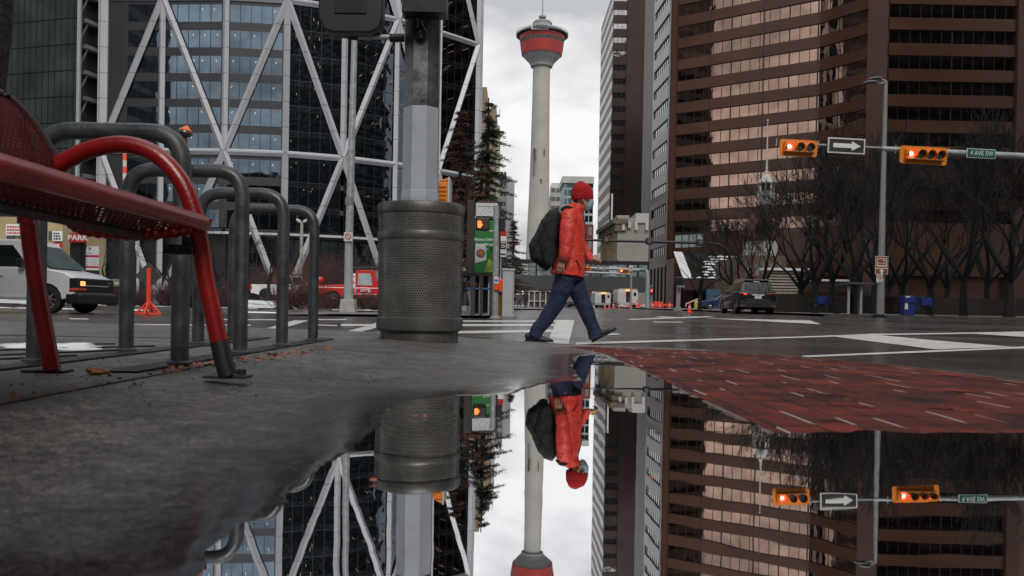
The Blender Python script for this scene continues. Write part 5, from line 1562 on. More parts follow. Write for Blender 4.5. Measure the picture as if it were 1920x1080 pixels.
MB().prism([c + Vector((-h, 0, 0)), c + Vector((0, 0, -h)), c + Vector((h, 0, 0)), c + Vector((0, 0, h))], (0, .012, 0)).build('sign_back', mat('sign_back', (.10, .10, .098), .5, .5, .2, 4), sg)

# ------------------------------------------------------------------ kerb, snow lot
def walk(px0, px1, p0y, p1y, Y0, Y1): pass
SLOT_Z = lambda x, y: road_z(x, y) + .14
def lotz(x, y): return road_z(x, y) + .13
m, n, b = newmat('snow_ground'); N = n.nodes.new; K = n.links.new
tcn = N('ShaderNodeTexCoord'); K(ramp(noise(.55, 7, .65), .40, (.09, .085, .08), .50, (.70, .72, .75)), b.inputs['Base Color']); b.inputs['Roughness'].default_value = .7
bm = N('ShaderNodeBump'); bm.inputs['Strength'].default_value = .5; bm.inputs['Distance'].default_value = .1; K(noise(2.5, 6), bm.inputs['Height']); K(bm.outputs[0], b.inputs['Normal'])
M['snowground'] = m
YK = 34.0
xk = at(712, 580, YK).x
sheet('snow_ground', list(np.linspace(-75, xk, 45)), list(np.linspace(YK + .3, 118, 60)), lotz, M['snowground'])
mb = MB(); X_ = list(np.linspace(-45, xk - 1.2, 30))
for a, b_ in zip(X_[:-1], X_[1:]):
    mb.hexa([(a, YK, road_z(a, YK) - .1), (b_, YK, road_z(b_, YK) - .1), (b_, YK + .3, road_z(b_, YK) - .1), (a, YK + .3, road_z(a, YK) - .1),
             (a, YK, road_z(a, YK) + .17), (b_, YK, road_z(b_, YK) + .17), (b_, YK + .3, road_z(b_, YK) + .17), (a, YK + .3, road_z(a, YK) + .17)])
prop(mb.build('kerb', mat('kerb_concrete', (.15, .14, .13), .8, 0, .3, 2)), kind='structure')
mb = MB(); rnd = random.Random(9)
for k in range(60):
    x = rnd.uniform(-38, xk - 1.2); l = rnd.uniform(.5, 1.8); z = road_z(x, YK)
    mb.b2((x, YK - .02, z + .172), (x + l, YK + .32, z + .20))
    if rnd.random() < .6: mb.ball((x, YK - .2, z + .0), (rnd.uniform(.3, 1.1), .14, .05), 8, 4)
prop(mb.build('snow', M['snow'], smooth=True), 'thin snow lying along the far kerb and gutter on the left', 'snow', kind='stuff')
# far corner pavements
def walk_strip(name, px, mt, h=.12, thick=.35):
    """raised pavement polygon given by picture points on the road"""
    P = [gnd(p[0], p[1], road_z) for p in px]
    mb = MB(); mb.prism([(p.x, p.y, p.z - .3) for p in P], (0, 0, .3 + h)); return prop(mb.build(name, mt), kind='structure')
pv = mat('far_pavement', (.15, .14, .13), .7, 0, .2, .5, rv=.2)
def walk_grid(name, X, Y, h, mt): return sheet(name, X, Y, lambda x, y: road_z(x, y) + h, mt)
walk_grid('pavement', list(np.linspace(-7.5, -.1, 8)), list(np.linspace(25.5, 60, 20)) + [80, 100, 130], .075, pv)
walk_grid('pavement', list(np.linspace(-4.5, 2.5, 8)), [60.5, 80, 100, 125], .09, pv)
walk_grid('pavement', list(np.linspace(12.6, 60, 16)), list(np.linspace(33.6, 128, 24)), .10, pv)
mb = MB()
for a, b_ in zip(range(12, 44, 2), range(14, 46, 2)):
    z = road_z(a, 33.6); mb.hexa([(a + .6, 33.3, z - .2), (b_ + .6, 33.3, z - .2), (b_ + .6, 33.62, z - .2), (a + .6, 33.62, z - .2), (a + .6, 33.3, z + .11), (b_ + .6, 33.3, z + .11), (b_ + .6, 33.62, z + .11), (a + .6, 33.62, z + .11)])
prop(mb.build('kerb', mat('kerb_brown', (.07, .06, .055), .8, 0, .3, 2)), kind='structure')
# planting bed and low wall under the black trees
mb = MB(); mb.b2((14, 46, 0), (60, 46.5, 1.35)); o = mb.build('planter_wall', mat('planter', (.035, .024, .020), .8, 0, .3, 1)); prop(o, 'long low dark planter wall behind the row of bare trees', 'wall')

# ------------------------------------------------------------------ bus-ad totem, pedestrian signal, cabinet
YA = 26.0
gA = .03
k = YA / FPX
tb = at(907, 590, YA)
to = thing('ad_panel', 'dark framed advertising panel with green poster beside the litter bin', 'advertising panel', (tb.x, YA, gA))
fr_ = mat('totem_brown', (.040, .026, .024), .5, 0, .2, 4)
zt, zb = at(905, 376, YA).z, at(900, 512, YA).z
xl, xr = at(879, 450, YA).x, at(938, 450, YA).x
mb = MB(); mb.b2((xl - .06, YA - .08, zb - .03), (xl + .17, YA + .35, zt)); mb.b2((xl + .22, YA, zb - .08), (xr, YA + .2, zb)); mb.b2((xl + .22, YA + .02, zb), (xr, YA + .2, zt - .02)); mb.b2((xr - .04, YA - .02, zb - .06), (xr + .01, YA + .21, zt - .02))
mb.b2((xl + .2, YA - .03, at(905, 409, YA).z - .03), (xr, YA + .01, at(905, 409, YA).z + .03))
mb.build('frame', fr_, to, bevel=.01)
mb = MB()
for px, wd in ((886, .07), (902, .05), (921, .06)):
    x = at(px, 560, YA).x; mb.b2((x - wd, YA + .02, gA), (x + wd, YA + .16, zb - .08))
mb.build('leg', [mat('totem_leg', (.06, .05, .05), .5, 0, .2)], to)
x0, x1 = xl + .19, xr - .05
z0, z1 = zb + .01, at(905, 413, YA).z
po = MB().b2((x0, YA - .02, z0), (x1, YA + .0, z1)).build('poster', mat('poster_green', (.012, .17, .035), .5, 0, .12, .8), to)
text('Delicious Delivere', .118, ((x0 + x1) / 2 - .06, YA - .026, z1 - .60), M['letter'], po, bold=.002, sx=.86)
text('Every Week', .125, ((x0 + x1) / 2 - .06, YA - .026, z1 - .76), M['letter'], po, bold=.002, sx=.9)
MB().b2(((x0 + x1) / 2 - .13, YA - .025, z1 - .90), ((x0 + x1) / 2 + .13, YA - .021, z1 - .885)).build('small_print', M['letter'], po)
mb = MB(); mb.prism([(x0 + .02, YA - .026, z0 + .30), (x0 + .38, YA - .026, z0 + .40), (x0 + .34, YA - .026, z0 + .92), (x0 + .02, YA - .026, z0 + .86)], (0, .004, 0)); mb.build('food_box', M['offwhite'], po)
RX = Matrix.Rotation(R(90), 3, 'X')
mb = MB(); mb.lathe([(0, .003), (.135, .003), (.14, 0)], (x0 + .19, YA - .027, z0 + .60), 18, RX); mb.build('bowl', mat('bowl_dark', (.10, .07, .05), .5), po)
mb = MB(); rnd = random.Random(6)
for _ in range(16): a = rnd.uniform(0, 6.28); r = rnd.uniform(0, .09); mb.lathe([(0, .004), (.026, .003), (.028, 0)], (x0 + .19 + math.cos(a) * r, YA - .031, z0 + .60 + math.sin(a) * r), 7, RX)
mb.build('food', mat('food', (.45, .13, .04), .5, 0, .7, 12), po)
mb = MB(); mb.prism([(x0 + .30, YA - .026, z0 + .03), (x1 - .04, YA - .026, z0 + .03), (x1 - .03, YA - .026, z0 + .22), (x0 + .45, YA - .026, z0 + .45)], (0, .003, 0)); mb.build('leafy_board', mat('board_lime', (.25, .38, .07), .5, 0, .4, 5), po)
mb = MB(); mb.lathe([(0, .003), (.07, .003), (.075, 0)], (x0 + .60, YA - .03, z0 + .52), 12, RX); mb.lathe([(0, .003), (.05, .003), (.055, 0)], (x0 + .70, YA - .03, z0 + .60), 12, RX); mb.build('tomato', mat('tomato', (.38, .05, .02), .4), po)
mb = MB()
for _ in range(22):
    a = rnd.uniform(.5, 2.6); l = rnd.uniform(.1, .35); mb.tube([(x0 + .62, YA - .028, z0 + .62), (x0 + .62 + math.cos(a) * l, YA - .028, z0 + .62 + math.sin(a) * l)], .008, 4)
mb.build('herb', mat('herb', (.02, .09, .02), .6), po)
sgn = MB().b2((x0 + .02, YA - .05, at(905, 409, YA).z + .06), (xr - .10, YA - .005, at(905, 381, YA).z)).build('header_sign', M['sign_white'], to)
text('Property Management', .062, ((x0 + xr) / 2 - .08, YA - .055, at(905, 387, YA).z), mat('ink_blue', (.12, .14, .25), .6), sgn, sx=.9)
mb = MB(); 
for q in range(7): a_ = (x0 + .15 + q * .075, YA - .055, at(905, 400, YA).z + .04 * (q % 2) + .03 * q / 2); b__ = (a_[0] + .08, a_[1], a_[2] + (.11 if q % 2 else -.05)); mb.tube([a_, b__], .006, 4)
mb.build('scribble_logo', mat('ink_pale', (.25, .3, .5), .6), sgn)
# parking sign pieces right of the post, behind it
YB2 = 27.5
o, c, w_, h_ = panel('bus_stop_sign', 'red and white bus stop sign partly hidden by the silver signal post', 'sign', 944, 442, 12, 24, YB2, M['sign_white'], M['signred'], .06, I3)
MB().b2((c.x - w_ * .45, YB2 - .03, c.z - h_ * .42), (c.x + w_ * .45, YB2 - .018, c.z - h_ * .05)).build('white_field', M['letter'], o)
MB().tube([(c.x - .08, YB2 + .05, gA), (c.x - .08, YB2 + .05, c.z + .2)], .03, 8).build('post', M['galv'], o)
o, c, w_, h_ = panel('bus_sign', 'small white sign with black rounded bus symbol under the red bus stop sign', 'sign', 943, 468, 13, 28, YB2 - .01, M['sign_white'], M['sign_white'], .06, I3)
MB().b2((c.x - w_ * .42, YB2 - .035, c.z + h_ * .02), (c.x + w_ * .42, YB2 - .025, c.z + h_ * .44)).build('bus_symbol', M['sign_black'], o)
mb = MB(); mb.lathe([(.035, .0), (.035, .004), (.06, .004), (.06, 0)], (c.x, YB2 - .036, c.z + h_ * .23), 14, RX); mb.build('ring', M['letter'], o)
MB().b2((c.x - w_ * .4, YB2 - .035, c.z - h_ * .36), (c.x + w_ * .4, YB2 - .025, c.z - h_ * .26)).build('bar', M['sign_black'], o)
# signal post with lit hand
YP = 24.5
k = YP / FPX
pb = at(928.5, 597, YP)
sp_o = thing('signal_post', 'straight silver post with crossing button standing in front of the green poster', 'signal post', (pb.x, YP, gA - .03))
tz = at(932, 386, YP)
MB().tube([(pb.x, YP, -.05), (tz.x - .02, YP, tz.z)], .088, 14).build('pole', M['galv'], sp_o, True)
MB().lathe([(.17, 0), (.17, .04), (.10, .10)], (pb.x, YP, -.03), 12).build('foot', M['concrete'], sp_o)
c = at(930.5, 537, YP - .12)
MB().box(c, (.13, .07, .23)).build('button_box', M['orange'], sp_o, bevel=.01)
MB().box(c + Vector((0, -.04, .18)), (.13, .02, .20)).build('button_sign', M['sign_white'], sp_o)
MB().box(c + Vector((0, -.052, .17)), (.10, .004, .07)).build('button_sign_blue', mat('blue_sign', (.03, .12, .45), .5), sp_o)
MB().box(at(938.5, 535, YP), (.13, .22, .40)).build('second_button_box', M['orange'], sp_o, bevel=.03)
MB().tube([at(905, 434, YP), at(930, 433, YP)], .02, 8).build('bracket', M['offwhite'], sp_o)
c = at(905, 421, YP - .1)
hd = thing('pedestrian_signal', 'lit orange hand signal in a black box before the green poster', 'traffic signal', c)
MB().box(c, (.40, .16, .36)).build('housing', M['black'], hd, bevel=.03)
MB().box(c + Vector((.09, -.083, 0)), (.17, .01, .26)).build('dark_screen', mat('screen_brown', (.05, .03, .025), .5), hd, bevel=.004)
mb = MB(); hx = c + Vector((-.085, -.095, -.01)); u = .0105
def hb(x0_, z0_, x1_, z1_, r=.016): mb.tube([hx + Vector((x0_, 0, z0_)), hx + Vector((x1_, 0, z1_))], r, 8)
mb.prism([hx + Vector((x, 0, z)) for x, z in ((-.045, -.10), (.035, -.10), (.052, -.03), (.05, .03), (-.055, .03), (-.058, -.04))], (0, -.008, 0))
for x_, t_, tz_ in ((-.045, -.055, .10), (-.016, -.018, .125), (.013, .016, .12), (.040, .050, .095)): hb(x_, .02, t_, tz_, .0125)
hb(.045, -.05, .085, .02, .013)
mb.build('hand_symbol', M['glow_hand'], hd)
c = at(941.5, 421, YP + .1)
hd = thing('pedestrian_signal', 'black signal box seen from the side on the right of the silver post', 'traffic signal', c)
MB().box(c, (.17, .36, .40)).build('housing', M['black'], hd, bevel=.03); MB().tube([c, (tz.x, YP, c.z)], .03, 6).build('bracket', M['black_m'], hd)
# cabinet
YC = 25.5
a, b_ = at(941, 595, YC), at(966, 504, YC)
cb = thing('utility_cabinet', 'tall pale grey metal utility cabinet right of the silver signal post', 'cabinet', ((a.x + b_.x) / 2, YC, gA))
cg = mat('cabinet_grey', (.44, .455, .49), .5, .1, .08, 3)
MB().b2((a.x, YC, gA), (b_.x - .02, YC + .45, b_.z - .06)).build('body', cg, cb, bevel=.01)
MB().b2((a.x - .02, YC - .03, b_.z - .06), (b_.x + .0, YC + .48, b_.z)).build('lid', cg, cb, bevel=.01)
MB().b2((b_.x - .055, YC - .01, gA + .1), (b_.x - .045, YC - .002, b_.z - .1)).build('door_gap', M['black'], cb)
MB().b2((a.x - .08, YC - .1, gA - .1), (b_.x + .1, YC + .6, gA + .02)).build('plinth', M['concrete'], cb)
c = at(937.5, 570, 26.6); o = thing('newspaper_box', 'narrow orange and blue newspaper box squeezed between silver post and cabinet', 'newspaper box', (c.x, 26.6, gA))
zb = at(938, 594, 26.6).z
mb = MB(); mb.b2((c.x - .12, 26.5, gA), (c.x + .22, 26.9, at(938, 553, 26.6).z)); mb.build('body', mat('box_orange', (.70, .28, .03), .5, 0, .1), o, bevel=.01)
mb = MB(); mb.b2((c.x - .13, 26.48, at(938, 553, 26.6).z), (c.x + .23, 26.92, at(938, 541, 26.6).z)); mb.build('top', mat('box_blue', (.03, .10, .42), .5), o, bevel=.01)
# glass bus shelter behind the totem
sh_ = thing('bus_shelter', 'glass bus shelter with blue stripe seen under the green poster', 'bus shelter', at(895, 590, 31))
mb = MB()
for px in (882, 899, 916, 925): p0, p1 = at(px, 588, 31), at(px, 515, 31); mb.b2((p0.x - .03, 31, p0.z), (p0.x + .03, 31.06, p1.z))
mb.build('post', M['galv'], sh_)
mb = MB(); p0, p1 = at(874, 588, 31), at(926, 515, 31); mb.b2((p0.x, 31.02, p0.z + .1), (p1.x, 31.04, p1.z)); mb.build('pane', clear_glass('shelter_glass', (.75, .8, .8), .12), sh_)
mb = MB(); z = at(900, 541, 31).z; mb.b2((p0.x, 30.98, z - .03), (p1.x, 31.0, z + .03)); mb.build('stripe', mat('stripe_blue', (.04, .14, .35), .5), sh_)
mb = MB(); mb.b2((p0.x - .3, 30.6, p1.z), (p1.x + .2, 32, p1.z + .1)); mb.build('roof', M['black_m'], sh_)

# ------------------------------------------------------------------ right side street furniture
def box_thing(name, label, cat, px, pyb, Y, w_, d_, h_, mt, part='body'):
    b0_ = gb(px, Y); o = thing(name, label, cat, b0_)
    MB().b2((b0_.x - w_ / 2, Y - d_ / 2, b0_.z), (b0_.x + w_ / 2, Y + d_ / 2, b0_.z + h_)).build(part, mt, o, bevel=.02)
    return o, b0_
blue = mat('box_blue_dark', (.010, .025, .17), .45, 0, .1)
o, c = box_thing('newspaper_box', 'blue newspaper box between the lamp post and the black tree trunks', 'newspaper box', 1701, 597, 35, .42, .42, .55, blue, 'lower_body')
MB().b2((c.x - .23, 34.75, c.z + .5), (c.x + .23, 35.25, c.z + .82)).build('head', blue, o, bevel=.03)
MB().b2((c.x - .22, 34.73, c.z + .25), (c.x - .10, 34.76, c.z + .5)).build('label_panel', M['sign_white'], o); MB().b2((c.x - .21, 34.72, c.z + .74), (c.x - .02, 34.755, c.z + .80)).build('top_label', M['sign_white'], o)
def bike(px, pyb, Y, label, flip=1):
    b0_ = gb(px, Y); o = thing('bicycle', label, 'bicycle', b0_)
    RX = Matrix.Rotation(R(90), 3, 'X'); W = []
    for s_ in (-1, 1):
        c = b0_ + Vector((s_ * .5, 0, .33)); W.append(c)
        mb = MB(); mb.lathe([(.30, -.02), (.34, -.02), (.34, .02), (.30, .02), (.30, -.02)], c, 20, RX); wh_ = mb.build('wheel', M['rubber'], o, True)
    mb = MB(); bb = b0_ + Vector((-.05, 0, .3)); st = b0_ + Vector((-.2 * flip, 0, .78)); hd_ = b0_ + Vector((.38 * flip, 0, .75))
    for p, q in ((W[0], bb), (bb, st), (W[0], st), (st, hd_), (bb, hd_), (hd_, W[1])): mb.tube([p, q], .03, 6)
    mb.build('frame', blue, o)
    mb = MB(); mb.b2((b0_.x + .2 * flip - .22, Y - .2, b0_.z + .45), (b0_.x + .2 * flip + .22, Y + .2, b0_.z + .78)); mb.build('basket', blue, o)
    mb = MB(); mb.tube([hd_, hd_ + Vector((0, 0, .2))], .02, 6); mb.tube([hd_ + Vector((0, -.25, .22)), hd_ + Vector((0, .25, .22))], .02, 6); mb.build('handlebar', M['black_m'], o); MB().box(st + Vector((0, 0, .05)), (.24, .12, .05)).build('saddle', M['black'], o)
bike(1725, 592, 36.5, 'blue share bicycle parked right of the blue newspaper box')
bike(1548, 588, 38, 'blue share bicycle parked among tree trunks right of the dark SUV', -1)
sh_ = thing('bus_shelter', 'slim bus shelter with pale posts left of the brown sign post', 'bus shelter', at(1612, 594, 36))
for px in (1591, 1614, 1625):
    p0, p1 = at(px, 594, 36), at(px, 536, 36); MB().b2((p0.x - .045, 36 + (.8 if px == 1625 else 0), p0.z), (p0.x + .045, 36.08 + (.8 if px == 1625 else 0), p1.z)).build('post', mat('shelter_post', (.34, .35, .35), .5, .2), sh_)
p0, p1 = at(1585, 536, 36), at(1634, 532, 36); MB().b2((p0.x, 35.7, p1.z - .04), (p1.x, 37.2, p1.z + .04)).build('roof', mat('shelter_roof', (.06, .065, .065), .6), sh_)
p0, p1 = at(1592, 594, 36), at(1630, 538, 36); MB().b2((p0.x, 36.03, p0.z + .15), (p1.x, 36.045, p1.z)).build('pane', clear_glass('shelter_glass2', (.6, .65, .65), .06), sh_)
o, c = box_thing('sign_cabinet', 'small dark blue box on the pavement at the door of the brown tower', 'cabinet', 1337, 572, 92, 1.5, .6, 2.2, mat('cab_blue', (.04, .10, .16), .5, 0, .3))
o, c = box_thing('hydrant', 'yellow hydrant at the foot of the small bare tree', 'hydrant', 1306, 583, 66, .34, .34, .50, mat('hydrant_yellow', (.55, .50, .06), .5, 0, .2, 6))
MB().lathe([(.2, 0), (.19, .08), (.10, .18), (.0, .2)], (c.x, 66, c.z + .50), 12).build('cap', mat('hydrant_yellow2', (.5, .46, .06), .5), o, True)
o = thing('signal_post', 'grey post with a black signal box at the corner of the brown tower', 'signal post', gb(1271, 62))
c = o.location
MB().tube([c, (at(1273, 525, 62).x, 62, at(1273, 525, 62).z)], .16, 10).build('pole', M['galv'], o, True); MB().lathe([(.34, 0), (.24, .2), (.17, .3)], c, 10).build('base', M['concrete'], o)
p = at(1273, 527, 61.6); MB().box(p, (.62, .4, .62)).build('signal_box', M['black'], o, bevel=.05); MB().box(at(1277, 537, 61.6), (.5, .3, .12)).build('bracket', M['galv'], o)
YR = 84
o = thing('signal_post', 'small red lit pedestrian signal beside the far mast pole', 'traffic signal', at(1221, 580, YR))
MB().tube([o.location, at(1221, 535, YR)], .07, 8).build('pole', M['galv'], o); MB().box(at(1221.5, 546, YR - .1), (.42, .3, .62)).build('housing', M['black'], o, bevel=.04); MB().box(at(1222, 545, YR - .28), (.17, .02, .26)).build('lit_symbol', M['glow_red'], o); MB().box(at(1220.5, 539, YR - .1), (.5, .05, .14)).build('street_plate', M['green_sign'], o)

# handrail and steps at the brown tower
mb = MB(); mb.tube([at(1286, 570, 100), at(1308, 561, 100), at(1308, 574, 100)], .10, 6); mb.tube([at(1286, 570, 100), at(1286, 575, 100)], .08, 6); o = mb.build('handrail', pale); prop(o, 'thin pale stair handrail in front of the dark entrance grille', 'handrail')

# cones and barriers at the far road works
def cone(px, pyb, Y, h, label, group='orange traffic cones at the road works'):
    b0_ = gb(px, Y); o = thing('traffic_cone', label, 'traffic cone', b0_, group)
    MB().b2((b0_.x - h * .28, Y - h * .28, b0_.z), (b0_.x + h * .28, Y + h * .28, b0_.z + .04)).build('base', M['cone'], o)
    MB().lathe([(h * .2, .04), (h * .13, h * .4)], b0_, 12).build('lower_cone', M['cone'], o, True)
    MB().lathe([(h * .13, h * .4), (h * .10, h * .6)], b0_, 12).build('white_collar', M['sign_white'], o, True)
    MB().lathe([(h * .10, h * .6), (h * .04, h), (0, h)], b0_, 12).build('upper_cone', M['cone'], o, True)
    return o
cone(1293, 586, 46, .62, 'lone orange traffic cone on the road left of the yellow hydrant')
cone(1224, 582, 92, .72, 'orange cone under the left half of the red barrier')
cone(1237, 582, 92, .62, 'small orange cone under the middle of the red barrier')
cone(1255, 583, 92, .80, 'orange cone under the right end of the red barrier')
cone(1150, 578.5, 96, .8, 'orange cone just right of the left white truck')
cone(1161, 579, 97, .55, 'small orange cone between the two white trucks')
cone(1194, 580, 95, .95, 'tall orange cone at the right white truck\'s corner')
cone(1178, 579.5, 94, .7, 'orange cone in front of the right white truck')
cone(1142, 578.5, 94, .5, 'lowest orange cone in front of the left white truck')
cone(1134, 578, 98, .6, 'orange cone left of the left white truck\'s cab side')
o = thing('barrier', 'long red-orange plastic barrier board beside the far mast pole', 'barrier', at(1236, 581, 92.5))
p0, p1 = at(1211, 569, 92.5), at(1262, 572, 92.5); MB().b2((p0.x, 92.5, p1.z - .13), (p1.x, 92.62, p1.z + .13)).build('board', M['cone'], o)
MB().b2((at(1228, 570, 92).x, 92.4, p1.z - .25), (at(1244, 570, 92).x, 92.7, p1.z + .38)).build('sign_board', M['cone'], o)
mb = MB()
for px in (1214, 1258): mb.b2((at(px, 570, 92).x - .12, 92.45, p1.z - .75), (at(px, 570, 92).x + .12, 92.7, p1.z))
mb.build('support', M['cone'], o)
for i, (px, wpx, hp, Yv) in enumerate(((1173, 16, 9, 95.6), (1204, 8, 7, 96))):
    b0_ = gb(px, Yv); o = thing('barricade', ['tangle of red and white barricade boards before the right white truck', 'small red barricade right of the right white truck'][i], 'barricade', b0_)
    rnd = random.Random(i + 3); mb = MB(); mb2 = MB(); kk = Yv / FPX
    for j in range(7):
        x = b0_.x + rnd.uniform(-wpx, wpx) * kk / 2; z = b0_.z + rnd.uniform(.15, hp * kk)
        (mb if j % 2 else mb2).box((x, Yv - .05 * j, z), (rnd.uniform(.5, 1.2), .05, .14), Matrix.Rotation(rnd.uniform(-.5, .5), 3, 'Y'))
    mb.build('red_board', M['cone'], o); mb2.build('white_board', M['sign_white'], o)

# ------------------------------------------------------------------ vehicles
def wheel(parent, c, r, w_, ang, rimm=None, side=-1):
    Mz = Matrix.Rotation(ang, 3, 'Z') @ Matrix.Rotation(R(90), 3, 'X')
    t = MB().lathe([(r * .62, -w_ / 2), (r * .96, -w_ / 2), (r, -w_ * .35), (r, w_ * .35), (r * .96, w_ / 2), (r * .62, w_ / 2)], c, 28, Mz).build('wheel', M['rubber'], parent, True)
    Cn = Vector(c)
    for sd in (-1, 1):
        o_ = Mz @ Vector((0, 0, sd * w_ * .38)); mb = MB()
        mb.lathe([(r * .64, sd * w_ * .40), (r * .60, sd * w_ * .30), (r * .56, sd * w_ * .22), (0, sd * w_ * .18)], c, 24, Mz)
        mb.mi = 1
        for k in range(7):
            a = 2 * math.pi * k / 7; d1 = Vector((math.cos(a), math.sin(a), 0))
            p0 = Cn + Mz @ (d1 * r * .08 + Vector((0, 0, sd * w_ * .32))); p1 = Cn + Mz @ (d1 * r * .58 + Vector((0, 0, sd * w_ * .30)))
            mb.tube([p0, p1], [r * .10, r * .065], 5)
        mb.lathe([(r * .16, sd * w_ * .25), (r * .15, sd * w_ * .40), (0, sd * w_ * .42)], c, 12, Mz)
        mb.lathe([(r * .64, sd * w_ * .40), (r * .60, sd * w_ * .44), (r * .56, sd * w_ * .40)], c, 24, Mz)
        mb.build('rim', [M['black_m'], rimm or M['chrome']], t, True)
    return t
def car_body(lower, upper, W, axles, wr, place, paint, parent, tumble=.13, glass_inset=.012, pillars=(), name='body'):
    """lower: side outline (x,z) of the body, upper: greenhouse outline; x forward, drawn in a local frame and put in place by `place`"""
    T_ = lambda x, y, z: place @ Vector((x, y, z))
    def shell(out, ys, ins, nm, mt, par, crown=0.0):
        mb = MB(); k = len(out); cx_ = sum(p[0] for p in out) / k; cz_ = sum(p[1] for p in out) / k
        for y, s_ in zip(ys, ins):
            for x, z in out:
                dx, dz = cx_ - x, cz_ - z; l = math.hypot(dx, dz) + 1e-6
                mb.v.append(T_(x + dx / l * s_, y, z + dz / l * s_))
        for j in range(len(ys) - 1):
            for i in range(k):
                i2 = (i + 1) % k; a = j * k; mb.f.append((a + i, a + i2, a + k + i2, a + k + i)); mb.m.append(0)
        mb.f.append(tuple(reversed(range(k)))); mb.f.append(tuple(range((len(ys) - 1) * k, len(ys) * k))); mb.m += [0, 0]
        return mb.build(nm, mt, par, True, hard=35)
    h = W / 2
    bd = shell(lower, [-h, -h + .03, -h + .10, h - .10, h - .03, h], [.07, .025, .0, .0, .025, .07], name, paint, parent)
    return bd
def place_m(p, ang): return Matrix.Translation(p) @ Matrix.Rotation(ang, 4, 'Z')

def arch(x, r, z0, n=8, up=True):
    return [(x + math.cos(math.pi * k / n) * r, z0 + math.sin(math.pi * k / n) * r) for k in range(n + 1)]

def greenhouse(parent, T_, base, top, hb_, ht, roofm, glassm, mid=None):
    """base (x0,x1,z) and top (x0,x1,z): a tapered cabin; glass sides with pillars and a roof panel"""
    bx0, bx1, bz = base; tx0, tx1, tz = top
    B = [(bx0, -hb_, bz), (bx1, -hb_, bz), (bx1, hb_, bz), (bx0, hb_, bz)]
    Tt = [(tx0, -ht, tz), (tx1, -ht, tz), (tx1, ht, tz), (tx0, ht, tz)]
    mb = MB(); mb.hexa([T_(*p) for p in B + Tt]); g = mb.build('cabin', roofm, parent, bevel=.04)
    def face(i, u0, u1, v0, v1, nm, o_=.012):
        j = (i + 1) % 4
        b0v, b1v, t0v, t1v = Vector(B[i]), Vector(B[j]), Vector(Tt[i]), Vector(Tt[j])
        f = lambda u, v: b0v.lerp(b1v, u).lerp(t0v.lerp(t1v, u), v)
        n_ = (b1v - b0v).cross(t0v - b0v).normalized() * o_
        pts = [f(u0, v0) + n_, f(u1, v0) + n_, f(u1, v1) + n_, f(u0, v1) + n_]
        MB().prism([T_(*p) for p in pts], (place_rot(T_) @ (n_ * -.4))).build(nm, glassm, g)
    return g, face
def place_rot(T_):
    o0 = T_(0, 0, 0); return Matrix((T_(1, 0, 0) - o0, T_(0, 1, 0) - o0, T_(0, 0, 1) - o0)).transposed()

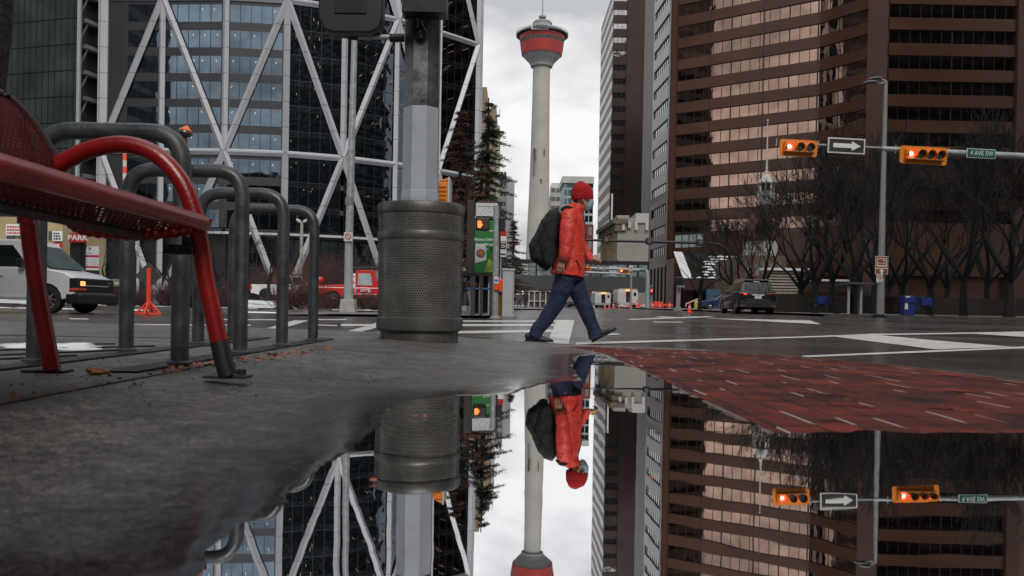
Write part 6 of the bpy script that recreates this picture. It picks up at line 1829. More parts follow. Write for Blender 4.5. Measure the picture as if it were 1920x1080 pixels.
# dark SUV from behind
def suv():
    Y = 40.0; b0_ = gb(1421, Y); W = 1.84
    zg_ = b0_.z
    loc = Vector((b0_.x, Y, zg_)); ang = R(90 - 2)
    P4 = place_m(loc, ang); T_ = lambda x, y, z: (P4 @ Vector((x, y, z)))
    o = thing('parked_car', 'dark grey SUV seen from behind with its left tail light lit', 'car', loc)
    paint = mat('suv_grey', (.014, .015, .016), .28, .2, .1, 3, coat=.4)
    low = [(0, .48), (-.02, .62), (0, .95), (.12, 1.08), (1.2, 1.10), (3.05, 1.05), (4.2, .92), (4.5, .72), (4.52, .40)]
    low += [(4.15, .26)] + [(3.74 + math.cos(a) * .38, .34 + math.sin(a) * .38) for a in [math.pi * q / 8 for q in range(0, 9)]] + [(3.3, .24), (1.3, .24)]
    low += [(.88 + math.cos(a) * .38, .34 + math.sin(a) * .38) for a in [math.pi * q / 8 for q in range(0, 9)]] + [(.3, .30), (.08, .36)]
    TM = lambda v: T_(*v)
    bd = car_body(low, None, W, None, None, P4, paint, o)
    g, face = greenhouse(o, T_, (.10, 3.25, 1.06), (.42, 2.35, 1.66), .83, .62, paint, M['carglass'])
    face(3, .10, .90, .10, .88, 'rear_window')
    face(2, .04, .30, .12, .85, 'side_window'); face(2, .33, .58, .12, .85, 'side_window'); face(2, .62, .90, .12, .80, 'side_window')
    face(0, .04, .30, .12, .85, 'side_window'); face(0, .62, .90, .12, .8, 'side_window'); face(0, .33, .58, .12, .85, 'side_window'); face(1, .06, .94, .1, .92, 'windscreen')
    mb = MB(); mb.hexa([T_(*p) for p in ((.28, -.58, 1.64), (.50, -.58, 1.64), (.50, .58, 1.64), (.28, .58, 1.64), (.30, -.56, 1.68), (.50, -.56, 1.70), (.50, .56, 1.70), (.30, .56, 1.68))]); mb.build('roof_spoiler', paint, o)
    for s_ in (-1, 1): MB().tube([T_(.5, s_ * .55, 1.70), T_(2.2, s_ * .55, 1.71)], .018, 6).build('roof_rail', M['galv'], o)
    # rear details
    rr = lambda x, y, z, a, b_, c: None
    def rb(y0, y1, z0, z1, mt, nm, x0=-.045, x1=.05, par=None):
        mb = MB(); mb.hexa([T_(*p) for p in ((x0, y0, z0), (x1, y0, z0), (x1, y1, z0), (x0, y1, z0), (x0, y0, z1), (x1, y0, z1), (x1, y1, z1), (x0, y1, z1))]); return mb.build(nm, mt, par or o, bevel=.012)
    rb(-.88, .88, .32, .60, mat('suv_trim', (.012, .012, .013), .5), 'bumper', -.07, .2)
    rb(-.60, .60, .62, .70, M['black_m'], 'tailgate_recess', -.035, .1)
    rb(-.17, .17, .74, .87, M['sign_white'], 'licence_plate', -.05, .02); rb(-.30, .30, .90, .93, M['chrome'], 'tailgate_trim', -.045, .02)
    rb(.40, .90, .90, 1.02, mat('tail_dark', (.14, .012, .012), .25, coat=.5), 'tail_light', -.03, .28); rb(.55, .70, .93, .99, M['glow_tail'], 'lit_lamp', -.05, .1)
    rb(-.90, -.40, .90, 1.02, mat('tail_dark2', (.14, .012, .012), .25, coat=.5), 'tail_light', -.03, .28)
    rb(.60, .85, .38, .42, mat('refl', (.25, .02, .02), .3), 'reflector', -.08, .1); rb(-.85, -.60, .38, .42, mat('refl', (.25, .02, .02), .3), 'reflector', -.08, .1)
    rb(-.14, .16, 1.545, 1.585, M['letter'], 'rear_sticker', .30, .40)
    for y in (-.80, .80): rb(y - .12 * (y < 0), y + .12 * (y > 0), 1.05, 1.16, paint, 'mirror', 2.75, 2.95)
    mb = MB(); 
    for s_ in (-1, 1): mb.hexa([T_(*p) for p in ((.30, s_ * .925 - .01, .22), (4.3, s_ * .925 - .01, .22), (4.3, s_ * .925 + .01, .22), (.30, s_ * .925 + .01, .22), (.30, s_ * .925 - .01, .38), (4.3, s_ * .925 - .01, .38), (4.3, s_ * .925 + .01, .38), (.3, s_ * .925 + .01, .38))])
    for x in (.88, 3.74):
        for s_ in (-1, 1): wheel(o, T_(x, s_ * .80, .345), .355, .24, ang)
suv()
def low_car(px, pyb, Y, ang, label, col, L_=4.4, W=1.8, hh=1.42, lamp=False, name='parked_car'):
    b0_ = gb(px, Y); P4 = place_m(b0_, ang); T_ = lambda x, y, z: (P4 @ Vector((x - L_ / 2, y, z)))
    o = thing(name, label, 'car', b0_); paint = mat('car_paint', col, .3, .2, .08, 3, coat=.6)
    s = L_ / 4.4
    low = [(0, .45), (0, .78), (.1, .90), (1.0, .95), (3.0, .90), (4.1, .78), (4.38, .62), (4.4, .35), (4.05, .22)]
    low += [(3.52 + math.cos(a) * .36, .30 + math.sin(a) * .36) for a in [math.pi * q / 7 for q in range(8)]] + [(3.1, .2), (1.25, .2)]
    low += [(.85 + math.cos(a) * .36, .30 + math.sin(a) * .36) for a in [math.pi * q / 7 for q in range(8)]] + [(.3, .25)]
    low = [(x * s, z) for x, z in low]
    car_body(low, None, W, None, None, P4 @ Matrix.Translation((-L_ / 2, 0, 0)), paint, o)
    g, face = greenhouse(o, T_, (.35 * s, 3.15 * s, .90), (.95 * s, 2.35 * s, hh), W / 2 - .06, W / 2 - .26, paint, M['carglass'])
    for i in (0, 2): face(i, .08, .48, .1, .86, 'side_window'); face(i, .52, .90, .1, .86, 'side_window')
    face(1, .06, .94, .08, .92, 'windscreen'); face(3, .08, .92, .1, .9, 'rear_window')
    for x in (.85 * s, 3.52 * s):
        for s_ in (-1, 1): wheel(o, T_(x, s_ * (W / 2 - .11), .31), .32, .2, ang)
    for s_ in (-1, 1):
        c = T_(4.36 * s, s_ * .62, .66); MB().box(c, (.12, .26, .10), Matrix.Rotation(ang, 3, 'Z')).build('headlight', M['offwhite'], o, bevel=.02)
        c = T_(.03, s_ * .62, .76); MB().box(c, (.10, .28, .12), Matrix.Rotation(ang, 3, 'Z')).build('tail_light', mat('tl', (.3, .015, .015), .3), o, bevel=.02)
    return o
low_car(1352, 582, 80, R(180), 'dark blue hatchback parked behind the dark SUV', (.025, .045, .13))
rnd = random.Random(21)
for i, (px, pyb, Y, lb, col) in enumerate(((1062, 574, 150, 'small white car queuing far down the street between the man\'s legs', (.6, .6, .6)),
      (1076, 574.5, 128, 'small silver car far down the street between the man\'s legs', (.35, .37, .38)),
      (1050, 575, 160, 'tiny dark car far down the street right of the man\'s rear leg', (.05, .05, .06)))):
    low_car(px, pyb, Y, R(90), lb, col)
def work_truck(px0, px1, pyt, pyb, Y, label):
    a, b_ = at(px0, pyt, Y), gb(px1, Y); cx_ = (a.x + b_.x) / 2; w_ = b_.x - a.x; h_ = a.z - b_.z; z = b_.z
    o = thing('work_truck', label, 'truck', (cx_, Y, z)); wm_ = mat('truck_white', (.62, .62, .61), .45, 0, .08, 2)
    mb = MB(); mb.b2((a.x, Y, z + .55), (a.x + w_ * .40, Y + 5, z + h_ * .93)); mb.build('side_box', wm_, o, bevel=.05)
    mb = MB(); mb.b2((a.x + w_ * .66, Y, z + .55), (b_.x, Y + 5, z + h_ * .90)); mb.build('side_box', wm_, o, bevel=.05)
    MB().b2((a.x + w_ * .35, Y + .5, z + .5), (a.x + w_ * .7, Y + 5, z + h_ * .86)).build('interior', mat('truck_dark', (.06, .035, .03), .7, 0, .4, 2), o)
    MB().b2((a.x + .1, Y + .1, z + h_ * .90), (b_.x - .1, Y + 5, z + h_)).build('roof', mat('truck_roof', (.5, .35, .28), .6), o, bevel=.05)
    MB().b2((a.x + w_ * .38, Y - .05, z + h_ * .86), (a.x + w_ * .68, Y + .1, z + h_ * .97)).build('beacon', M['glow_amber'], o)
    MB().b2((a.x, Y - .1, z + .35), (b_.x, Y + .3, z + .58)).build('bumper', M['galv'], o)
    MB().b2((a.x + w_ * .78, Y - .03, z + h_ * .62), (a.x + w_ * .90, Y + .02, z + h_ * .80)).build('door_window', M['carglass'], o)
    mb = MB()
    for r_ in range(4):
        for c in range(2): mb.b2((a.x + w_ * (.08 + .15 * c), Y - .03, z + h_ * (.32 + .13 * r_)), (a.x + w_ * (.18 + .15 * c), Y + .0, z + h_ * (.34 + .13 * r_)))
    mb.build('latch', M['galv'], o)
    for s_ in (.14, .86): wheel(o, (a.x + w_ * s_, Y + .8, z + .42), .45, .3, R(90))
work_truck(1116, 1145, 547, 578, 100, 'white boxy work truck with open back just right of the man')
work_truck(1159, 1196, 541, 579, 99, 'larger white boxy work truck with open back and lit beacon beside the mast pole')

# white van at the left
def van():
    Y = 23.7; ang = R(-2); p0 = gb(178, Y); zg_ = road_z(p0.x, Y)
    P4 = place_m(Vector((p0.x, Y, zg_)), ang); T_ = lambda x, y, z: P4 @ Vector((x, y, z))
    o = thing('van', 'white van with lit headlight driving right, seen behind the bench legs', 'van', (p0.x - 2, Y + 1, zg_))
    paint = mat('van_white', (.60, .62, .65), .35, 0, .05, 1, coat=.4)
    ar = lambda xc, r: [(xc + math.cos(a) * r, .38 + math.sin(a) * r) for a in [math.pi * q / 8 for q in range(9)]]
    low = [(-5.4, .40), (-5.4, 1.22), (-1.2, 1.24), (-.80, 1.22), (-.30, 1.12), (-.05, .99), (0, .55), (-.20, .42)] + ar(-.78, .46) + [(-1.5, .36), (-3.5, .36)] + ar(-4.2, .44)
    car_body(low, None, 1.98, None, None, P4, paint, o)
    g, face = greenhouse(o, T_, (-5.4, -.80, 1.18), (-5.3, -1.62, 2.02), .97, .84, paint, M['carglass'])
    face(0, .71, .90, .10, .80, 'side_window'); face(0, .40, .67, .10, .80, 'side_window'); face(0, .05, .37, .10, .80, 'side_window')
    vg = mat('van_screen', (.06, .09, .085), .08, 0, .3, 1.5)
    MB().prism([T_(*p) for p in ((-.775, -.90, 1.25), (-.775, .90, 1.25), (-1.60, .78, 1.96), (-1.60, -.78, 1.96))], P4.to_3x3() @ Vector((.012, 0, .012))).build('windscreen', vg, g)
    def fb(x0, y0, z0, x1, y1, z1, mt, nm, bv=.01):
        return MB().hexa([T_(*p) for p in ((x0, y0, z0), (x1, y0, z0), (x1, y1, z0), (x0, y1, z0), (x0, y0, z1), (x1, y0, z1), (x1, y1, z1), (x0, y1, z1))]).build(nm, mt, o, bevel=bv)
    fb(-.30, -1.0, .26, .14, 1.0, .56, M['black'], 'bumper', .05); fb(-.1, -.95, .60, .05, .95, .98, M['black'], 'grille', .03)
    fb(-.06, -.60, .76, .062, .60, .79, M['galv'], 'grille_bar', .005); fb(-.18, -1.0, .60, .02, -.6, .97, M['black'], 'headlight_frame')
    fb(-.02, -.86, .76, .065, -.60, .90, M['glow_amber'], 'headlight', .03); fb(-.16, -1.01, .63, .06, -.55, .70, mat('side_lamp', (.60, .07, .02), .3), 'turn_light')
    fb(-.02, .60, .74, .065, .86, .90, M['lens_dark2'], 'headlight', .03)
    fb(-3.4, -1.02, .36, -1.3, -.98, .44, mat('van_sill', (.3, .31, .33), .5), 'sill'); fb(-2.32, -.995, .45, -2.30, -.985, 1.2, M['black'], 'door_gap', 0); fb(-1.22, -.995, .75, -1.20, -.985, 1.2, M['black'], 'door_gap', 0); fb(-2.22, -1.02, .98, -2.04, -.985, 1.02, M['galv'], 'handle')
    fb(-1.55, -1.18, 1.24, -1.40, -1.0, 1.48, M['black'], 'mirror', .03)
    for x in (-.78, -4.2):
        for s_ in (-1, 1): wheel(o, T_(x, s_ * .86, .37), .37, .26, ang)
van()
# white pickup and red truck in the snowy lot
def pickup(px, pyb, Y, label):
    b0_ = at(px, pyb, Y); zg_ = lotz(b0_.x, Y); P4 = place_m(Vector((b0_.x, Y, zg_)), 0); T_ = lambda x, y, z: P4 @ Vector((x, y, z))
    o = thing('pickup_truck', label, 'pickup truck', (b0_.x, Y, zg_)); paint = mat('pickup_white', (.6, .6, .6), .4, 0, .04, 1, coat=.3)
    low = [(0, .55), (0, 1.18), (2.0, 1.20), (5.3, 1.16), (5.65, .95), (5.7, .5), (5.3, .42)] + [(4.6 + math.cos(a) * .5, .42 + math.sin(a) * .5) for a in [math.pi * q / 8 for q in range(9)]] + [(3.9, .42), (1.8, .42)] + [(1.05 + math.cos(a) * .5, .42 + math.sin(a) * .5) for a in [math.pi * q / 8 for q in range(9)]] + [(.4, .48)]
    car_body(low, None, 2.0, None, None, P4, paint, o)
    g, face = greenhouse(o, T_, (1.95, 4.3, 1.16), (2.2, 3.6, 1.85), .92, .78, paint, M['carglass'])
    face(0, .08, .48, .1, .88, 'side_window'); face(0, .52, .92, .1, .88, 'side_window'); face(3, .08, .92, .1, .9, 'rear_window'); face(1, .08, .92, .1, .9, 'windscreen')
    MB().b2(T_(-.04, -1.01, .80), T_(.12, -.8, 1.12)).build('tail_light', mat('tl3', (.4, .02, .02), .3), o)
    mb = MB()
    for k in range(9): mb.b2(T_(2.1 + k * .2, -.8, 1.88), T_(2.2 + k * .2, .8, 1.94))
    mb.build('light_bar', mat('bar_blue', (.06, .09, .25), .4), o)
    for x in (1.05, 4.6):
        for s_ in (-1, 1): wheel(o, T_(x, s_ * .86, .40), .42, .28, 0, M['black_m'])
pickup(477, 562, 62, 'white pickup truck parked on the snow behind the bike rack')
def red_truck():
    Y = 47; b0_ = at(710, 580, Y); zg_ = lotz(b0_.x, Y); P4 = place_m(Vector((b0_.x, Y, zg_)), 0); T_ = lambda x, y, z: P4 @ Vector((x, y, z))
    o = thing('utility_truck', 'red utility truck with white lettering behind the hedge left of the litter bin', 'truck', (b0_.x, Y, zg_)); paint = M['red']
    # cab faces right; back body to the left
    zt = at(700, 508, Y).z - zg_; zb_ = .45
    x = lambda px: at(px, 560, Y).x - b0_.x
    g, face = greenhouse(o, T_, (x(668), x(714), 1.05), (x(672), x(706), zt), .98, .88, paint, mat('truck_glass', (.30, .37, .37), .15, 0, .15, 2))
    face(0, .16, .78, .10, .80, 'side_window', .02); face(1, .08, .92, .1, .9, 'windscreen')
    low = [(x(590), .5), (x(590), zt * .54), (x(612), zt * .56), (x(664), zt * .60), (x(668), 1.1), (x(716), 1.08), (x(740), .98), (x(748), .5)] + [(x(726) + math.cos(a) * .42, .42 + math.sin(a) * .42) for a in [math.pi * q / 8 for q in range(9)]] + [(x(690), .42), (x(650), .42)] + [(x(630) + math.cos(a) * .42, .42 + math.sin(a) * .42) for a in [math.pi * q / 8 for q in range(9)]]
    car_body(low, None, 2.1, None, None, P4, paint, o)
    mb = MB(); mb.b2(T_(x(600), -1.075, .98), T_(x(716), -1.055, 1.02)); mb.b2(T_(x(665), -1.075, .64), T_(x(712), -1.055, .67)); mb.build('white_line', M['letter'], o)
    RX = Matrix.Rotation(R(90), 3, 'X')
    c = T_(x(686), -1.07, .85); mb = MB(); mb.lathe([(.40, 0), (.40, .012), (.44, .012), (.44, 0)], c, 28, Matrix.Diagonal((1, 1, .42)) @ RX); mb.build('oval_logo', M['letter'], o)
    text('OTT\'S', .19, c + Vector((.12, -.015, .0)), M['letter'], o, bold=.004)
    c = T_(x(667), -1.09, 1.35); MB().b2((c.x - .24, c.y - .01, c.z - .3), (c.x + .17, c.y + .02, c.z + .45)).build('price_board', M['sign_white'], o)
    text('99', .30, c + Vector((-.02, -.015, -.08)), M['signred'], o, bold=.006); MB().box(c + Vector((0, -.015, .28)), (.25, .01, .07)).build('price_bar', M['signred'], o)
    mb = MB(); p = T_(x(640), 0, zt + .2); mb.tube([T_(x(664), -.5, zt + .12), T_(x(720), -.5, zt + .18)], .05, 6); mb.tube([T_(x(664), -.9, zt + .05), T_(x(716), -.9, zt + .10)], .03, 6); mb.build('ladder_rack', M['black_m'], o)
    mb = MB(); p = T_(x(601), -.3, zt * .72); mb.ball(p, (.22, .2, .18)); mb.tube([p, p - Vector((0, 0, .6))], .06, 6); mb.build('beacon', M['red'], o, True)
    for xx in (x(726), x(630)):
        for s_ in (-1, 1): wheel(o, T_(xx, s_ * .92, .40), .40, .28, 0)
red_truck()
# parking pay board and red PARK sign at the left
YQ = 45
o, c, w_, h_ = panel('parking_board', 'black and white parking tariff board behind the van bonnet', 'sign', 168.5, 484, 35, 46, YQ, mat('board_grey', (.3, .3, .31), .6), M['sign_white'], .03, I3)
mb = MB(); mb.box(c + Vector((0, -.022, h_ * .08)), (w_ * .96, .006, h_ * .09)); mb.box(c + Vector((0, -.022, -h_ * .36)), (w_ * .96, .006, h_ * .08)); mb.build('red_band', M['signred'], o)
mb = MB()
for r_ in range(4):
    for s_ in (-1, 1): mb.box(c + Vector((s_ * w_ * .23, -.022, h_ * (-.04 - .075 * r_))), (w_ * .36, .004, .02))
mb.build('small_print', mat('grey_ink', (.25, .22, .22), .6), o)
text('P', .24, c + Vector((0, -.022, h_ * .36)), M['sign_black'], o, bold=.008); MB().box(c + Vector((0, -.022, h_ * .20)), (.30, .004, .03)).build('small_name', M['sign_black'], o)
MB().box(c + Vector((0, .02, -h_ * .5 - .35)), (w_ * .98, .1, .7)).build('pedestal', M['black'], o)
o, c, w_, h_ = panel('park_sign', 'red sign with white letters PARK partly hidden by the bench seat', 'sign', 146, 446, 34, 17, YQ - .3, M['signred'], M['signred'], .02, I3)
text('PARK', .40, c + Vector((0, -.022, 0)), M['letter'], o, bold=.012, sx=1.1); MB().b2((c.x - .07, YQ - .1, -.0), (c.x + .07, YQ, c.z)).build('post', M['black'], o)
MB().b2((c.x - .55, YQ - .05, 0), (c.x + .3, YQ + .02, c.z - .2)).build('pillar', M['black'], o)
o, c, w_, h_ = panel('hotel_sign', 'dark low banner with pale yellow letters just behind the front of the van', 'sign', 219, 530, 28, 13, 60, mat('banner_grey', (.25, .3, .32), .6), mat('banner_teal', (.10, .13, .13), .6), .03, I3)
text('Metro', .36, c + Vector((0, -.022, 0)), mat('banner_yellow', (.55, .5, .15), .6), o)
MB().tube([c - Vector((.4, 0, 0)), (c.x - .4, c.y, c.z - 2)], .05, 6).build('post', M['black_m'], o)
# street banners/bollards in the lot
for i, (px, lb) in enumerate(((367, 'black bollard on the snow left of the leaning bench leg'), (419, 'black post among the hedge between bike rack legs'))):
    b0_ = at(px, 582, 36); o = thing('bollard', lb, 'bollard', b0_); MB().tube([b0_, b0_ + Vector((0, 0, .95))], .07, 10).build('post', M['black'], o, True); MB().ball(b0_ + Vector((0, 0, .95)), .08, 8, 6).build('cap', M['black'], o, True)
# ------------------------------------------------------------------ trees and shrubs
def branch_tree(rnd, H, r0, vase=.55, depth=6, spread=.42, nlimb=5, twig_n=3, fork=.28, minr=.006):
    """returns trunk MB and crown MB of a leafless tree at the origin"""
    tk, cr = MB(), MB()
    def grow(p, d, L_, r, lev, mb):
        n = 3; pts = [p]; rs = [r]; q = p.copy(); dd_ = d.copy()
        for i in range(n):
            dd_ = (dd_ + Vector((rnd.gauss(0, .10), rnd.gauss(0, .10), rnd.gauss(.03, .06)))).normalized()
            q = q + dd_ * L_ / n; pts.append(q.copy()); rs.append(r * (1 - .40 * (i + 1) / n))
        m_ = tk if lev <= 2 else cr
        m_.tube(pts, rs, 8 if lev < 2 else (5 if lev < 4 else 3), lev < 1)
        if lev >= depth: return
        k = 2 if lev < 2 else rnd.choice([2, 3, 3]) if lev < depth - 1 else twig_n
        for j in range(k):
            a = rnd.uniform(0, 6.28); tilt_ = rnd.uniform(spread * .5, spread * 1.25)
            side = dd_.cross(Vector((math.cos(a), math.sin(a), .2))).normalized()
            nd = (dd_ * math.cos(tilt_) + side * math.sin(tilt_)); nd.z = max(nd.z, -.05) + .12; nd.normalize()
            at_ = pts[-1] if j < 2 or lev > 3 else pts[rnd.choice([1, 2])]
            if lev >= 3 and j >= 2: at_ = pts[rnd.choice([1, 2])]
            grow(at_, nd, L_ * rnd.uniform(.62, .85), max(minr, rs[-1] * rnd.uniform(.55, .78)), lev + 1, mb)
    h0 = H * fork
    tk.tube([(0, 0, -.15), (0, 0, .25), (rnd.uniform(-.05, .05), 0, h0 * .6), (rnd.uniform(-.1, .1), rnd.uniform(-.1, .1), h0)], [r0 * 1.4, r0 * 1.08, r0 * .92, r0 * .62], 10)
    a0 = rnd.uniform(0, 6.28)
    for i in range(nlimb):
        a = a0 + 6.28 * i / nlimb + rnd.uniform(-.4, .4); t = vase * rnd.uniform(.35, 1.0)
        d = Vector((math.cos(a) * math.sin(t), math.sin(a) * math.sin(t), math.cos(t)))
        grow(Vector((rnd.uniform(-.04, .04), 0, h0 * rnd.uniform(.72, .97))), d, H * .24, r0 * rnd.uniform(.55, .72), 1, tk)
    return tk, cr
def make_tree(name, rnd, H, r0, **kw):
    tk, cr = branch_tree(rnd, H, r0, **kw)
    o = thing(name, 'x', 'tree', (0, 0, 0)); tk.build('trunk', M['bark'], o, True); cr.build('crown', kw.get('m') or M['twig'], o); return o
def put(proto, used, px, pyb, Y, s, rz, label, group, zf=None):
    b0_ = at(px, pyb, Y); z = (zf(b0_.x, Y) if zf else b0_.z)
    o = proto if not used.get(proto.name) else copy_tree(proto)
    used[proto.name] = True
    o.location = (b0_.x, Y, z); o.rotation_euler = (0, 0, rz); o.scale = (s[0], s[0], s[1]) if isinstance(s, tuple) else (s, s, s)
    o['label'] = label; o['group'] = group; return o
used = {}
PT = [make_tree('bare_tree', random.Random(k), 8.9, .17, vase=.70, nlimb=6, depth=7, spread=.36, fork=.20, minr=.010, twig_n=2) for k in (101, 202, 303)]
gl_ = 'bare black trees along the right pavement'
wz = lambda x, y: road_z(x, y) + .1
for px, Y, s, rz, k, lb in (
        (1892, 36, (1.15, 1.05), .3, 0, 'bare tree with the thickest trunk at the right edge of the photo'),
        (1806, 39, (1.0, 1.0), 1.9, 1, 'bare tree second from the right edge, forked like a Y'),
        (1743, 42, (1.0, .98), 2.8, 2, 'bare tree just right of the blue share bicycle'),
        (1690, 45, (1.05, 1.0), 4.0, 0, 'bare tree directly behind the blue newspaper box'),
        (1638, 41, (.95, 1.0), .9, 1, 'bare tree immediately behind the street lamp post'),
        (1600, 37, (.9, .96), 5.1, 2, 'bare tree whose trunk rises through the slim bus shelter'),
        (1560, 44, (1.0, 1.0), 3.3, 1, 'bare tree left of the slim bus shelter'),
        (1528, 40, (.9, .92), 1.2, 0, 'bare tree by the second blue share bicycle'),
        (1502, 47, (1.05, .88), 4.6, 2, 'bare tree at the right end of the pale lattice wall'),
        (1425, 50, (1.0, .80), 2.2, 1, 'bare tree directly behind the roof of the dark SUV'),
        (1388, 54, (1.0, .72), 5.8, 0, 'bare tree behind the left side of the dark SUV'),
        (1775, 52, (1.2, 1.15), .2, 2, 'taller bare tree set back between the second and third trees from the right edge'),
        (1850, 50, (1.2, 1.1), 3.9, 1, 'taller bare tree set back left of the thickest trunk'),
        (1665, 55, (1.25, 1.15), 2.0, 2, 'taller bare tree set back between the lamp post and the newspaper box'),
        (1950, 42, (1.15, 1.05), 1.1, 2, 'bare tree whose branches hang in from beyond the right edge')):
    put(PT[k], used, px, 590, Y, s, rz, lb, gl_, wz)
ps = make_tree('bare_tree', random.Random(17), 6.0, .16, vase=.75, nlimb=5, depth=5, spread=.5, twig_n=3)
put(ps, used, 1312, 590, 60, (1.0, .86), .5, 'small bare tree in front of the dark entrance of the brown tower', 'small bare trees', wz)
pq = [make_tree('bare_tree', random.Random(k), 6.2, .12, vase=.85, nlimb=4, depth=5, spread=.55, twig_n=3, minr=.008) for k in (31, 42)]
gq = 'small bare trees on the snowy lot'
for px, Y, s, rz, k, lb in ((405, 48, (1.0, .95), .4, 0, 'small bare tree on the snow between the first and second loop of the bike rack'),
        (318, 56, (1.1, .9), 2.4, 1, 'small bare tree behind the leg of the nearest bike rack loop'),
        (503, 60, (1.2, .88), 1.4, 1, 'small bare tree behind the white pickup truck bed'),
        (196, 62, (1.1, .75), 3.9, 0, 'small bare tree behind the bonnet of the white van'),
        (600, 64, (1.2, .62), 5.2, 0, 'small bare tree behind the red beacon of the utility truck'),
        (688, 66, (1.2, .62), 2.9, 1, 'small bare tree behind the red truck cab, beside the slim pole')):
    put(pq[k], used, px, 575, Y, s, rz, lb, gq, lotz)
# reddish shrubs
def shrub(rnd, w_, h_, n_):
    mb = MB()
    for _ in range(n_):
        x, y = rnd.uniform(-w_, w_), rnd.uniform(-.45, .45)
        p = Vector((x, y, -.03)); d = Vector((rnd.gauss(0, .35), rnd.gauss(0, .35), 1)).normalized(); L_ = h_ * rnd.uniform(.55, 1.05)
        pts = [p]; 
        for _k in range(3):
            d = (d + Vector((rnd.gauss(0, .2), rnd.gauss(0, .2), 0))).normalized(); p = p + d * L_ / 3; pts.append(p)
        mb.tube(pts, [.008, .007, .006, .004], 3, False)
        for q in (1, 2, 2, 3):
            d2 = (d + Vector((rnd.gauss(0, .8), rnd.gauss(0, .8), rnd.gauss(.1, .3)))).normalized(); mb.tube([pts[q], pts[q] + d2 * rnd.uniform(.15, .38)], [.005, .003], 3, False)
    return mb
sh0 = [thing('shrub', 'x', 'shrub', (0, 0, 0)) for _ in range(2)]
for i, o in enumerate(sh0): shrub(random.Random(50 + i), 1.0, 1.05, 420).build('twigs', M['redtwig'], o); shrub(random.Random(60 + i), .9, .5, 60).build('inner_stems', M['twig'], o)
lbs = [(222, 36.5, 'reddish leafless shrub right in front of the van bumper'), (255, 37.5, 'reddish leafless shrub left of the orange sign post'), (325, 36.2, 'reddish leafless shrub between orange sign post and nearest rack leg'),
       (385, 36.4, 'reddish leafless shrub right of the leaning red bench leg'), (418, 37, 'reddish leafless shrub behind the second rack loop'), (565, 36.2, 'reddish leafless shrub between the last two bike rack legs'),
       (610, 36.3, 'reddish leafless shrub hiding the rear wheel of the red truck'), (634, 36.6, 'reddish leafless shrub just left of the concrete pole block'), (688, 36.2, 'reddish leafless shrub right of the concrete pole block'),
       (708, 36.8, 'reddish leafless shrub touching the left side of the litter bin')]
for i, (px, Y, lb) in enumerate(lbs):
    p = sh0[i % 2]; b0_ = at(px, 585, Y); o = p if i < 2 else copy_tree(p); o.location = (b0_.x, Y, lotz(b0_.x, Y)); o.rotation_euler = (0, 0, (i * 1.3) % 3); s = .85 + .12 * (i % 3)
    if i in (0, 1, 4): s *= .8
    if i >= 6: s *= .72
    o.scale = (s, s, s); o['label'] = lb; o['group'] = 'leafless shrubs along the snowy kerb'
# taller tangled reddish bushes further back
sb = thing('shrub', 'tall tangled reddish bush behind the red truck beacon', 'shrub', (0, 0, 0)); shrub(random.Random(71), 1.3, 2.6, 380).build('twigs', M['redtwig'], sb)
for i, (px, Y, s, lb) in enumerate(((590, 58, 1.3, 'tall tangled reddish bush left of the red beacon'), (628, 57, 1.4, 'tall tangled reddish bush left of the slim pole, above the red truck'), (690, 60, 1.1, 'tall tangled reddish bush right of the slim pole'), (470, 64, 1.1, 'tall tangled reddish bush left of the white pickup tailgate'), (515, 68, 1.2, 'tall tangled reddish bush at the foot of the white lattice V'))):
    o = sb if i == 0 else copy_tree(sb); b0_ = at(px, 570, Y); o.location = (b0_.x, Y, lotz(b0_.x, Y)); o.rotation_euler = (0, 0, i * 1.1); o.scale = (s, s, s); o['label'] = lb; o['group'] = 'tall reddish bushes in the snowy lot'

